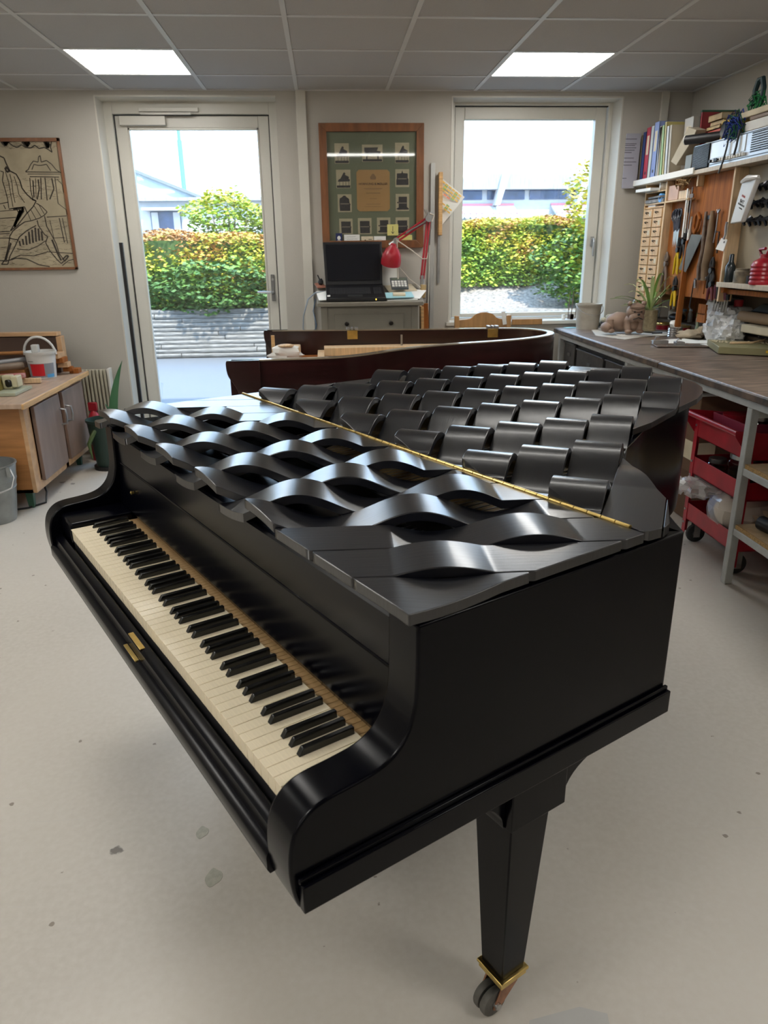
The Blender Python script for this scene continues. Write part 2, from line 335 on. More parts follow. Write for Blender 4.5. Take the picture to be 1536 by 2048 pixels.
# ================================================================ THE GRAND PIANO (local frame: x to the treble side, y to the tail)
PX, PY, PR = -.08573, .82991, radians(120.2232 - 180)
piano = thing('grand_piano', 'black grand piano with a lid of interwoven wavy slats and ivory keyboard', 'piano', (PX, PY, 0), rz=PR)
def pp(name, mb, m, parent=piano, **k): return obj(name, mb, m, parent, world=False, **k)
ZT = .957            # top of the case
ARM = [(.167, ZT), (.165, .86), (.160, .825), (.150, .797), (.131, .775), (.103, .762), (.063, .757), (.021, .754), (-.004, .746), (-.024, .727), (-.034, .700), (-.037, .664), (-.034, .63), (-.027, .602), (-.02, .596)]
def smooth_poly(P, n=3):
    out = []
    for i in range(len(P) - 1):
        p0 = P[max(i - 1, 0)]; p1 = P[i]; p2 = P[i + 1]; p3 = P[min(i + 2, len(P) - 1)]
        for k in range(n):
            t = k / n; out.append(tuple(.5 * ((2 * p1[c]) + (-p0[c] + p2[c]) * t + (2 * p0[c] - 5 * p1[c] + 4 * p2[c] - p3[c]) * t * t + (-p0[c] + 3 * p1[c] - 3 * p2[c] + p3[c]) * t ** 3) for c in (0, 1)))
    return out + [P[-1]]
armp = smooth_poly(ARM, 4)
cheek = armp + [(.738, .596), (.738, ZT)]
pp('cheek', MB().prism(cheek, .022, .090, 'x'), M_black, bev=.004, seg=3)
pp('cheek', MB().prism(cheek, -1.405, -1.340, 'x'), M_black, bev=.004, seg=3)
pp('side_molding', MB().box(.090, .103, -.026, .744, .600, .645).box(.090, .097, -.028, .742, .645, .654), M_black, bev=.002)
pp('side_molding', MB().box(-1.418, -1.405, -.026, .744, .600, .645), M_black, bev=.002)
# rim: bent side, tail and spine
RIM = [(.090, .738), (.055, .765), (.003, .808), (-.10, .880), (-.20, .945), (-.29, 1.05), (-.360, 1.19), (-.42, 1.31), (-.465, 1.44), (-.508, 1.57), (-.552, 1.69), (-.60, 1.785), (-.675, 1.88), (-.77, 1.945), (-.90, 1.985), (-1.10, 1.955), (-1.26, 1.89), (-1.37, 1.78), (-1.405, 1.62), (-1.405, 1.3), (-1.405, .742)]
def offset_path(P, d):
    out = []
    for i in range(len(P)):
        a = P[max(i - 1, 0)]; b = P[min(i + 1, len(P) - 1)]; L = hypot(b[0] - a[0], b[1] - a[1])
        out.append((P[i][0] - (b[1] - a[1]) / L * d, P[i][1] + (b[0] - a[0]) / L * d))
    return out
RS = RIM[:2] + smooth_poly(RIM[2:-2], 4) + RIM[-2:]
IN = offset_path(RS, .05)
def wall(mb, A, B, z0, z1):
    n = len(A); vs = [(p[0], p[1], z0) for p in A] + [(p[0], p[1], z1) for p in A] + [(p[0], p[1], z0) for p in B] + [(p[0], p[1], z1) for p in B]
    fs = []
    for i in range(n - 1):
        fs += [(i, i + 1, n + i + 1, n + i), (2 * n + i + 1, 2 * n + i, 3 * n + i, 3 * n + i + 1), (n + i, n + i + 1, 3 * n + i + 1, 3 * n + i), (i + 1, i, 2 * n + i, 2 * n + i + 1)]
    fs += [(0, n, 3 * n, 2 * n), (n - 1, 3 * n - 1, 4 * n - 1, 2 * n - 1)]
    return mb.add(vs, fs)
pp('rim', wall(MB(), RS, IN, .60, ZT), M_black, bev=.002, smooth=35)
body = [(p[0], p[1]) for p in IN]
pp('soundboard', MB().prism(body, .78, .79), mat('soundboard_spruce', (.50, .32, .14), .4, noise=.2, nscale=5, stretch=(20, 1, 1)))
pp('iron_plate', MB().prism([(p[0] * .96 - .03, .47 + (p[1] - .47) * .96) for p in body], .835, .845), mat('bronze_plate_paint', (.30, .20, .07), .4, .4, noise=.2))
st = MB()
for k in range(60):
    x = -.05 - k * .0205; st.box(x - .0008, x + .0008, .30, .62 + min(1.2, (k + 4) * .021), .868, .870)
pp('string', st, M_steel, kind='stuff')
pp('pin_block', MB().box(-1.30, -.0, .33, .48, .846, .858), mat('bronze_plate_paint', (.3, .2, .07)))
tp = MB()
for k in range(88):
    for q in range(2): tp.cyl((-.03 - k * .0142 - q * .005, .37 + q * .03 + (k % 3) * .02, .858), (-.03 - k * .0142 - q * .005, .37 + q * .03 + (k % 3) * .02, .885), .003, n=6)
pp('tuning_pin', tp, M_steel, kind='stuff')
pp('damper_rail', MB().box(-1.25, -.03, .52, .56, .86, .905), M_inner)
# keybed, key slip, front
pp('keybed', MB().box(-1.345, .03, -.012, .46, .600, .640), M_black, bev=.002)
pp('belly_board', MB().prism(body, .60, .62), M_inner)
pp('key_slip', MB().prism([(-.036, .610), (-.040, .618), (-.040, .640), (-.037, .646), (-.026, .650), (-.0245, .655), (-.0235, .668), (-.012, .672), (-.008, .678), (-.0055, .678), (-.0055, .640), (-.01, .612)], -1.342, .024, 'x'), M_black, smooth=50)
pp('lock_plate', MB().box(-.655, -.575, -.0352, -.0268, .6472, .6500), M_brass, bev=.0006)
pp('lock_plate', MB().box(-.655, -.575, -.0228, -.0118, .6705, .6725), M_brass, bev=.0006)
KW = .0236
kb = None
for k in range(52):
    if kb is None:
        o = pp('white_key', MB().box(.0007, KW - .0007, .002, .150, .690, .7195).box(.0007, KW - .0007, 0, .150, .7195, .722), M_ivory, bev=.0006); kb = o
    else:
        o = kb.copy(); sc.collection.objects.link(o)
    o.parent = piano; o.location = (-(k + 1) * KW, 0, R.uniform(-.0003, .0003))
kb = None
for k in range(88):
    p = 1.2272 / 88
    if kb is None: kb = o = pp('key_lever', MB().box(.0006, p - .0006, .1505, .20, .700, .7155), mat('key_stick_wood', (.38, .235, .10), .6, noise=.15, nscale=30), bev=.0008)
    else: o = kb.copy(); sc.collection.objects.link(o)
    o.location = (-(k + 1) * p, 0, 0)
kb = None; js = sorted([j + 7 * q for q in range(8) for j in (2, 3, 4, 6, 7) if j + 7 * q <= 51])
for j in js:
    if kb is None:
        w0, w1, h = .0056, .0046, .0125; b = MB()
        vs = [(-w0, .050, .7215), (w0, .050, .7215), (w0, .146, .7215), (-w0, .146, .7215), (-w1, .0575, .7215 + h), (w1, .0575, .7215 + h), (w1, .146, .7215 + h), (-w1, .146, .7215 + h)]
        b.add(vs, [(0, 3, 2, 1), (4, 5, 6, 7), (0, 1, 5, 4), (1, 2, 6, 5), (2, 3, 7, 6), (3, 0, 4, 7)])
        kb = o = pp('black_key', b, M_ebony, bev=.0013)
    else: o = kb.copy(); sc.collection.objects.link(o)
    o.location = (-j * KW + {3: 0, 2: .002, 4: -.002, 6: .0015, 0: -.0015}.get(j % 7 if j % 7 != 0 else 0, 0), 0, 0)
pp('key_frame', MB().box(-1.235, .015, .004, .20, .640, .699), M_inner)
pp('key_block', MB().box(-1.342, -1.230, .0, .17, .640, .735), M_black, bev=.006)
pp('fallboard', MB().prism([(.173, .722), (.165, .738), (.178, .851), (.182, .851), (.182, .857), (.176, .858), (.175, .935), (.179, .940), (.20, .940), (.20, .724)], -1.342, .024, 'x'), M_black, smooth=30)
pp('fallboard_molding', MB().tube([(-1.34, .1775, .8545), (.022, .1775, .8545)], .0035), M_black)
pp('fallboard_button', MB().lathe([(0, 0), (.004, 0), (.004, -.004), (.006, -.008), (.0, -.011)], (-1.20, .170, .80), 12, Matrix.Rotation(radians(-90), 3, 'X')), M_brass)
pp('front_shelf', MB().box(-1.342, .024, .20, .335, .925, .938), M_black)
# legs
def leg(cx, cy, label=None):
    b = MB(); h0, h1, z0, z1 = .029, .050, .098, .56
    b.add([(cx - h0, cy - h0, z0), (cx + h0, cy - h0, z0), (cx + h0, cy + h0, z0), (cx - h0, cy + h0, z0), (cx - h1, cy - h1, z1), (cx + h1, cy - h1, z1), (cx + h1, cy + h1, z1), (cx - h1, cy + h1, z1)],
          [(0, 3, 2, 1), (4, 5, 6, 7), (0, 1, 5, 4), (1, 2, 6, 5), (2, 3, 7, 6), (3, 0, 4, 7)])
    L = pp('leg', b, M_black, bev=.0025)
    c = MB()   # curved corbel block, square head and two wings
    c.box(cx - .055, cx + .056, cy - .056, cy + .075, .488, .60)
    L2 = pp('leg_block', c, M_black, L, bev=.002)
    def arc(y0, y1, zt=.560, zb=.492):
        n = 10; return [(y0 + (y1 - y0) * (1 - cos(t * pi / 2 / n)), zb + (zt - zb) * sin(t * pi / 2 / n)) for t in range(n + 1)]
    wg = arc(cy + .083, cy + .195)
    pp('leg_wing', MB().prism([(cy + .078, .60), (cy + .078, .488)] + wg + [(cy + .195, .573), (cy + .203, .575), (cy + .203, .60)], cx - .04, cx + .045, 'x'), M_black, L, smooth=30)
    wg = arc(cy - .06, cy - .15)
    pp('leg_wing', MB().prism([(cy - .058, .60), (cy - .058, .488)] + wg + [(cy - .155, .575), (cy - .155, .60)], cx - .04, cx + .040, 'x'), M_black, L, smooth=30)
    wg = [(2 * cx - (p[0] - cy + cx), p[1]) for p in arc(cy + .06, cy + .16)]
    pp('leg_wing', MB().prism([(cx - .056, .60), (cx - .056, .488)] + wg + [(cx - .17, .575), (cx - .17, .60)], cy - .04, cy + .045, 'y'), M_black, L, smooth=30)
    pp('brass_cap', MB().box(cx - .036, cx + .036, cy - .036, cy + .036, .092, .099).box(cx - .033, cx + .033, cy - .033, cy + .033, .080, .092), M_brass, L, bev=.0015)
    f = MB(); wx, wy = cx + .001, cy - .032
    f.cyl((cx, cy, .060), (cx, cy, .082), .014)
    for s in (-1, 1): f.prism([(cy + .012, .080), (cy - .016, .080), (wy - .010, .024), (wy, .018), (wy + .012, .024), (cy + .02, .062)], wx + s * .021 - .002, wx + s * .021 + .002, 'x')
    f.box(wx - .022, wx + .022, cy - .012, cy + .012, .068, .078)
    pp('caster_fork', f, M_copper, L, bev=.001)
    pp('axle', MB().cyl((wx - .026, wy, .030), (wx + .027, wy, .030), .007), M_steel, L)
    for s in (-1, 1):
        pp('caster_wheel', MB().lathe([(.004, -.008), (.020, -.008), (.0285, -.007), (.030, -.004), (.030, .004), (.0285, .007), (.020, .008), (.004, .008)], (wx + s * .0095, wy, .030), 28, Matrix.Rotation(radians(90), 3, 'Y')), mat('worn_rubber_wheel', (.10, .095, .085), .6, noise=.4, nscale=40), L)
    return L
leg(.017, .435); leg(-1.30, .435); leg(-.92, 1.72)
ly = pp('pedal_lyre', MB().box(-.74, -.72, .36, .40, .16, .60).box(-.58, -.56, .36, .40, .16, .60).box(-.77, -.53, .33, .44, .12, .18), M_black, bev=.004)
for x in (-.70, -.61): pp('pedal', MB().box(x - .012, x + .012, .20, .36, .10, .108), M_brass, ly, bev=.004)
# ---------------------------------------------------------------- the slatted lid
ZL, TH = .980, .017
def clip(poly, t):
    """interval of the polygon at height t (poly in (s,t))"""
    xs = []
    n = len(poly)
    for i in range(n):
        (s0, t0), (s1, t1) = poly[i], poly[(i + 1) % n]
        if (t0 <= t < t1) or (t1 <= t < t0): xs.append(s0 + (s1 - s0) * (t - t0) / (t1 - t0))
    xs.sort(); return [(xs[i], xs[i + 1]) for i in range(0, len(xs) - 1, 2)]
def slats(outline, ph, lo, wd, ks, wave, part, step=.006):
    cf, sf = cos(ph), sin(ph)
    P = [(a * cf - b * sf, a * sf + b * cf) for a, b in outline]
    for k in ks:
        s0, s1 = (lo + k * wd + .0012 if not (part == 'flap_slat' and k == 0) else -9), lo + (k + 1) * wd - .0012
        if part == 'flap_slat' and k == 0: s1 = lo + wd - .0012
        tmin, tmax = min(p[1] for p in P), max(p[1] for p in P); n = int((tmax - tmin) / step) + 1
        extra = []
        for i in range(len(P)):       # vertex heights and border crossings of the outline
            (sa, ta), (sb, tb) = P[i], P[(i + 1) % len(P)]
            extra.append(ta)
            for sx in (s0, s1):
                if abs(sb - sa) > 1e-9 and 0 < (sx - sa) / (sb - sa) < 1: extra.append(ta + (tb - ta) * (sx - sa) / (sb - sa))
        ts = sorted([tmin + i * step for i in range(n + 1)] + [e - 1e-5 for e in extra] + [e + 1e-5 for e in extra])
        pieces = []; cur = []
        for t in ts:
            iv = [(max(a, s0), min(b, s1)) for a, b in clip(P, t) if min(b, s1) - max(a, s0) > .0008]
            if iv: 
                if not cur or t - cur[-1][0] > 2e-4: cur.append((t, *iv[0]))
                else: cur[-1] = (t, min(cur[-1][1], iv[0][0]), max(cur[-1][2], iv[0][1])) if False else cur[-1]
            elif cur:
                pieces.append(cur); cur = []
        if cur: pieces.append(cur)
        for pc in pieces:
            if len(pc) < 4 or pc[-1][0] - pc[0][0] < .02: continue
            f = wave(k, lo + (k + .5) * wd, pc)
            mbx = MB(); vs = []; m = len(pc)
            # refine at kinks
            for (t, a, b) in pc:
                z = f(t); vs += [(-a, t, ZL + z), (-b, t, ZL + z), (-a, t, ZL + z - TH), (-b, t, ZL + z - TH)]
            fs = []
            for i in range(m - 1):
                q = 4 * i; r = q + 4
                fs += [(q, r, r + 1, q + 1), (q + 2, q + 3, r + 3, r + 2), (q, q + 2, r + 2, r), (q + 1, r + 1, r + 3, q + 3)]
            fs += [(0, 1, 3, 2), (4 * m - 4, 4 * m - 2, 4 * m - 1, 4 * m - 3)]
            mbx.add(vs, fs)
            o = pp(part, mbx, M_blackslat, smooth=32)
            md = o.modifiers.new('bevel', 'BEVEL'); md.width = .0016; md.segments = 2; md.limit_method = 'ANGLE'; md.angle_limit = radians(45)
            o.rotation_euler = (0, 0, ph)
# local x = -a, so the slat frame is turned by +ph about z
LAM = .300; LM = .2938
def zeros(tc, t0, t1, LAM=LAM):
    """zero crossings of the wave between t0 and t1; (t, rising)"""
    out = []; k = math.ceil((t0 - tc - LAM / 4) / (LAM / 2))
    t = tc + LAM / 4 + k * LAM / 2
    while t <= t1: out.append((t, (k % 2) != 0)); t += LAM / 2; k += 1
    return out
def mkwave(tc, amp, a, b, LAM=LAM):
    def f(t):
        if t <= a or t >= b: return 0.0
        return amp * cos(2 * pi * (t - tc) / LAM)
    return f
def wave_flap(k, s, pc):
    t0, t1 = pc[0][0], pc[-1][0]; tm0 = .177 - .6 * s
    left_edge = t0 > tm0 + .06
    tc = {0: .24, 1: .239, 2: .399}.get(k, .315 + .09 * (k - 4)); amp = {0: -.005, 1: .011, 2: .014, 3: .020}.get(k, .0225)
    th = .735 - .6 * s                                   # where the slat meets the hinge, mid width
    if k == 0: return mkwave(tc, amp, tc - LAM / 4, tc + LAM / 4)
    if k == 1: return mkwave(tc, amp, tc - LAM / 4, tc + LAM / 4)
    if k == 2: return mkwave(tc, amp, tc - 3 * LAM / 4, tc + LAM / 4)
    zs = [z for z, r in zeros(tc, t0 - .5, min(th, t1) - .035)]
    b = zs[-1] if zs else t1
    a = t0 - 1
    if left_edge:
        za = [z for z, r in zeros(tc, t0 + .06, t1) if mkwave(tc, 1, -9, 9)(z + .02) < 0]; a = za[0] if za else t1
    if b <= a: return lambda t: 0.0
    return mkwave(tc, amp, a, b)
def wave_main(k, s, pc):
    t0, t1 = pc[0][0], pc[-1][0]; tc = .6352 - .0807 * k; amp = .032
    th = .754 + .657 * s
    if k <= -2: return lambda t: 0.0
    if k == -1 and t1 < 1.3: return mkwave(.80, .006, .72, .88)
    za = [z for z, r in zeros(tc, max(t0 + (.25 if k == -1 else .002), th - .02), t1, LM)]
    zb = [z for z, r in zeros(tc, t0, t1 - .035, LM)]
    a = za[0] if za else t1; b = zb[-1] if zb else t0
    if b <= a + .05: return lambda t: 0.0
    return mkwave(tc, amp, a, b, LM)
FLAP = [(-.091, .151), (-.091, .626), (1.462, .626), (1.462, .151)]
MAIN = [(-.089, .632), (-.093, .676), (-.085, .70), (-.009, .802), (.10, .885), (.232, .977), (.385, 1.213), (.405, 1.317), (.445, 1.44), (.485, 1.565), (.523, 1.70), (.569, 1.80), (.63, 1.89), (.70, 1.955), (.785, 1.995), (.90, 2.015), (1.02, 2.0), (1.14, 1.95), (1.28, 1.88), (1.39, 1.79), (1.44, 1.69), (1.46, 1.55), (1.462, .632)]
slats(FLAP, radians(-31), .0105, .105, range(0, 16), wave_flap, 'flap_slat')
slats(MAIN, radians(33.3), -.343, .1025, range(-3, 14), wave_main, 'lid_slat')
hg = MB(); x = .060
while x > -1.462:
    hg.cyl((x, .629, ZL + .0005), (x - .0285, .629, ZL + .0005), .0042, n=10); x -= .030
hg.box(-1.462, .060, .627, .631, ZL - .012, ZL)
pp('hinge', hg, M_brass)
# ================================================================ SECOND PIANO (mahogany, lid taken off)
M_mahog = mat('dark_mahogany', (.022, .005, .005), .26, noise=.5, nscale=4, stretch=(1, 1, 12), spec=.5, coat=.25, bump=.05)
M_mahin = mat('mahogany_inside', (.050, .010, .012), .3, noise=.4, nscale=4, coat=.3)
mp_ = thing('mahogany_piano', 'dark mahogany grand piano body without its lid, behind the black piano', 'piano', (.4, 4.1, 0))
A = [(-.45, 3.415), (-.22, 3.44), (-.02, 3.452), (.105, 3.49), (.235, 3.585), (.36, 3.70), (.50, 3.80), (.644, 3.872), (.80, 3.925), (.931, 3.97), (1.08, 4.04), (1.20, 4.125), (1.30, 4.235), (1.345, 4.36), (1.335, 4.48), (1.27, 4.60), (1.15, 4.665), (.966, 4.69), (.714, 4.705), (.147, 4.755), (-.385, 4.815)]
A = [A[0]] + smooth_poly(A[1:-1], 3) + [A[-1]]
def inset(P, d): return offset_path(P, d)
B = inset(A, .042)
obj('rim', wall(MB(), A, B, .64, .945), M_mahog, mp_, smooth=35)
M_rimtop = mat('polished_rim_edge', (.30, .24, .17), .12, noise=.1, coat=.8, spec=.9)
obj('rim_top_edge', wall(MB(), inset(A, .002), inset(A, .040), .945, .951), M_rimtop, mp_, smooth=35)
def ck(y0, y1, x0):     # front end of a side with its S curve
    prof = smooth_poly([(x0 + .02, .951), (x0, .949), (x0 - .003, .92), (x0 + .004, .88), (x0 + .028, .84), (x0 + .045, .80), (x0 + .045, .74), (x0 + .03, .70), (x0 - .11, .66), (x0 - .14, .62), (x0 - .12, .60), (x0 + .15, .60)], 3)
    return MB().prism(prof + [(x0 + .15, .951)], y0, y1, 'y')
obj('cheek', ck(3.412, 3.455, -.462), M_mahog, mp_, bev=.002)
obj('cheek', ck(4.770, 4.815, -.395), M_mahog, mp_, bev=.002)
obj('soundboard', MB().prism([(.02, 3.56), (.2, 3.66), (.5, 3.87), (.93, 4.03), (1.2, 4.3), (1.15, 4.55), (.9, 4.63), (.02, 4.70)], .80, .81), mat('light_spruce_board', (.62, .38, .15), .4, noise=.15, nscale=3, stretch=(1, 14, 1)), mp_)
obj('inner_rim_ledge', MB().box(-.02, 1.1, 4.56, 4.69, .81, .86), M_palewood, mp_, bev=.003)
obj('pin_block', MB().box(-.30, -.06, 3.50, 4.72, .76, .80), M_orange, mp_)
obj('belly_rail', MB().box(-.06, -.02, 3.50, 4.72, .70, .83), M_palewood, mp_)
obj('bottom_frame', MB().box(-.42, 1.15, 3.50, 3.60, .60, .64).box(-.42, 1.0, 4.60, 4.72, .60, .64).box(-.45, -.05, 3.5, 4.72, .62, .66), M_mahin, mp_)
for (x, y) in ((.16, 4.732), (1.04, 4.672)):
    h = obj('lid_hinge', MB().box(x - .032, x + .032, y - .036, y - .020, .895, .948), M_brass, mp_, bev=.001)
    obj('hinge_knuckle', MB().box(x - .036, x - .016, y - .04, y + .01, .951, .966).box(x - .007, x + .007, y - .04, y + .01, .951, .966).box(x + .016, x + .036, y - .04, y + .01, .951, .966), M_steel, h, bev=.002)
obj('lid_pin', MB().cyl((.462, 4.62, .86), (.462, 4.62, .925), .007), M_steel, mp_)
for (x, y) in ((-.30, 3.62), (-.28, 4.6), (1.10, 4.33)):
    obj('leg', MB().add([(x - .05, y - .05, .62), (x + .05, y - .05, .62), (x + .05, y + .05, .62), (x - .05, y + .05, .62), (x - .032, y - .032, .08), (x + .032, y - .032, .08), (x + .032, y + .032, .08), (x - .032, y + .032, .08)], [(0, 1, 2, 3), (7, 6, 5, 4), (0, 4, 5, 1), (1, 5, 6, 2), (2, 6, 7, 3), (3, 7, 4, 0)]), M_mahog, mp_, bev=.002)
    obj('caster', MB().cyl((x - .01, y, .03), (x + .01, y, .03), .03).cyl((x, y, .03), (x, y, .085), .012), M_brass, mp_)
# block of wood and rag on the key end
t = one('wood_block', MB().box(-.30, -.165, 4.50, 4.66, .80, .875), M_palewood, 'pale wood block with worn edges lying inside the mahogany piano', 'block', bev=.006)
cl = MB(); cl.ell((-.25, 4.48, .845), .095, .075, .045, jit=.3, n=13, m=7)
one('white_rag', cl, M_paper, 'crumpled white rag lying by the wood block in the mahogany piano', 'rag')
one('mallet_head', MB().ell((-.245, 4.45, .893), .05, .03, .010), M_palewood, 'small wooden disc resting on the white rag', 'disc')
one('upright_stick', MB().box(-.335, -.315, 4.52, 4.54, .80, .945), M_wood, 'short upright wooden stick inside the mahogany piano by its far cheek', 'stick')
# ================================================================ CHEST OF DRAWERS with laptop
M_chest = mat('grey_brown_painted_wood', (.225, .205, .165), .5, noise=.12, nscale=4)
ch = thing('chest_of_drawers', 'grey painted chest of drawers with dark knobs under the laptop', 'cabinet', (.30, 5.3, 0))
cx0, cx1, cy0, cy1 = -.035, .625, 5.115, 5.50
obj('carcass', MB().prism([(cy0, .06), (cy1, .06), (cy1, 1.15), (cy0, 1.065)], cx0, cx0 + .02, 'x').prism([(cy0, .06), (cy1, .06), (cy1, 1.15), (cy0, 1.065)], cx1 - .02, cx1, 'x').box(cx0, cx1, cy1 - .01, cy1, .06, 1.15).box(cx0, cx1, cy0, cy1, .06, .10).box(cx0, cx0 + .045, cy0 - .004, cy0 + .02, .0, 1.065).box(cx1 - .045, cx1, cy0 - .004, cy0 + .02, .0, 1.065).box(cx0, cx1, cy0 + .002, cy0 + .02, .06, 1.065), M_chest, ch, bev=.002)
obj('sloping_top', MB().prism([(5.085, 1.065), (5.51, 1.165), (5.51, 1.192), (5.085, 1.092)], -.058, .66, 'x'), M_chest, ch, bev=.004)
for k in range(4):
    z1 = 1.016 - k * .24; d = obj('drawer', MB().box(.058, .525, cy0 - .004, cy0 + .02, z1 - .20, z1), M_chest, ch, bev=.002)
    for x in (.137, .437): obj('knob', MB().lathe([(.006, 0), (.006, .012), (.014, .018), (.015, .026), (.010, .032), (0, .033)], (x, cy0 - .004, z1 - .062), 14, Matrix.Rotation(radians(90), 3, 'X')), mat('bronze_knob', (.03, .025, .02), .35, .7), d, label='dark round metal knob')
lp = thing('laptop', 'open black laptop with a dark screen on the grey chest', 'laptop', (.2, 5.18, 1.092))
obj('base', MB().prism([(5.095, 1.097), (5.095, 1.118), (5.11, 1.122), (5.365, 1.130), (5.37, 1.097)], .005, .405, 'x'), M_dark, lp, bev=.003)
kk = MB()
for r in range(6):
    for c in range(19):
        if c == 15: continue
        x = .03 + c * .0188; y = 5.165 + r * .022; z = 1.1240 + r * .0007; kk.box(x, x + .0155, y, y + .018, z, z + .0035)
obj('keyboard', kk, mat('laptop_keys', (.03, .03, .034), .4), lp, kind='stuff')
obj('touchpad', MB().box(.15, .25, 5.112, 5.155, 1.121, 1.1235), mat('touchpad', (.03, .03, .03), .3), lp)
scr = obj('screen_lid', MB().add([(.004, 5.358, 1.13), (.402, 5.358, 1.13), (.402, 5.372, 1.13), (.004, 5.372, 1.13), (-.006, 5.455, 1.478), (.408, 5.455, 1.478), (.408, 5.469, 1.474), (-.006, 5.469, 1.474)], [(0, 3, 2, 1), (4, 5, 6, 7), (0, 1, 5, 4), (1, 2, 6, 5), (2, 3, 7, 6), (3, 0, 4, 7)]), M_dark, lp, bev=.003)
obj('screen', MB().add([(.020, 5.3625, 1.165), (.385, 5.3625, 1.165), (.391, 5.4445, 1.458), (.013, 5.4445, 1.458)], [(0, 1, 2, 3)]), mat('black_screen', (.008, .009, .013), .12, noise=.1), scr, smooth=0)
obj('status_light', MB().box(.335, .342, 5.0935, 5.096, 1.103, 1.112), mat('amber_led', (1, .55, .05), .4, emit=((1, .6, .08), 2.0)), lp, smooth=0)
obj('sticker', MB().box(.012, .032, 5.118, 5.150, 1.1222, 1.1236), M_paper, lp, smooth=0)
t = thing('calculator', 'grey desk calculator with pale keys right of the laptop', 'calculator', (.52, 5.3, 1.11))
obj('case', MB().prism([(5.24, 1.125), (5.24, 1.14), (5.36, 1.175), (5.37, 1.160)], .455, .575, 'x'), mat('calculator_grey', (.06, .065, .07), .45), t, bev=.003)
kk = MB()
for r in range(3):
    for c in range(5): x = .462 + c * .0215; y = 5.250 + r * .024; z = 1.1435 + r * .007; kk.box(x, x + .016, y, y + .018, z, z + .007)
obj('keypad', kk, M_paper, t, kind='stuff')
obj('display', MB().add([(.462, 5.325, 1.1665), (.568, 5.325, 1.1665), (.568, 5.350, 1.174), (.462, 5.350, 1.174)], [(0, 1, 2, 3)]), mat('display_grey', (.14, .16, .13), .25), t, smooth=0)
for k, (x, y, rz, w_, h_, lab, m_) in enumerate([(.515, 5.18, .06, .21, .14, 'white papers with notes beside the laptop, front of the pile', M_paper), (.60, 5.24, -.35, .15, .20, 'loose white sheet overhanging the right edge of the chest', M_paper), (.53, 5.36, .15, .20, .16, 'cream sheet under the calculator', M_cream), (-.02, 5.2, .1, .07, .20, 'pale folder sticking out left of the laptop', M_paper)]):
    one('paper_sheet', MB().obox((x, y, 1.0945 + k * .004), w_, h_, .003, rz), m_, lab, 'paper')
one('blue_folder', MB().obox((.50, 5.17, 1.111), .19, .12, .004, .05), mat('pale_blue_card', (.35, .62, .70), .6), 'pale blue folder under the notes by the laptop', 'folder')
one('note_pad', MB().obox((.50, 5.16, 1.119), .085, .05, .012, -.05), M_cream, 'small cream notepad in front of the calculator', 'notepad', bev=.001)
one('pen_tray', MB().obox((-.035, 5.40, 1.118), .06, .10, .010, .2), mat('reddish_wood', (.30, .12, .08), .5), 'small reddish tray behind the left side of the laptop', 'tray', bev=.002)
one('dark_figure', MB().ell((-.03, 5.40, 1.14), .018, .02, .022, jit=.2).cyl((-.03, 5.40, 1.14), (-.05, 5.39, 1.19), .004), M_dark, 'small dark object standing on the reddish tray', 'ornament')
one('backing_card', MB().obox((.455, 5.47, 1.19), .12, .003, .19, 0, -.15), M_paper, 'white card leaning on the wall behind the calculator', 'card')
# everything lying on the sloping top follows its slope
bpy.context.view_layer.update()
for o_ in [x for x in sc.objects if x.type == 'MESH']:
    r_ = o_
    while r_.parent is not None: r_ = r_.parent
    nm_ = r_.name.split('.')[0]
    if nm_ in ('laptop', 'calculator', 'paper_sheet', 'blue_folder', 'note_pad', 'pen_tray', 'dark_figure', 'backing_card'):
        W_ = o_.matrix_world
        for v_ in o_.data.vertices:
            wv_ = W_ @ v_.co
            if o_.name.startswith('screen'): v_.co.z += .0655 * max(0, (1.478 - wv_.z) / .348)
            else: v_.co.z += .235 * (wv_.y - 5.085)
# cables at the left of the chest
cab = MB().tube([(.0, 5.30, 1.156), (-.07, 5.25, 1.150), (-.12, 5.2, 1.11), (-.155, 5.17, 1.0), (-.16, 5.15, .92), (-.12, 5.13, .86), (-.10, 5.12, .80)], .005)
one('power_cable', cab, mat('grey_cable', (.22, .26, .30), .5), 'grey laptop cable looping down the left side of the chest', 'cable')
one('network_cable', MB().tube([(-.07, 5.42, 1.10), (-.09, 5.36, 1.02), (-.07, 5.3, .93), (-.10, 5.25, .84), (-.07, 5.2, .70), (-.08, 5.2, .5)], .004), mat('dark_blue_cable', (.04, .07, .12), .5), 'dark blue cable hanging beside the left of the chest', 'cable')
one('cable_plug', MB().cyl((-.115, 5.14, .80), (-.115, 5.14, .90), .012), M_dark, 'black plug hanging on a cable left of the chest', 'plug')
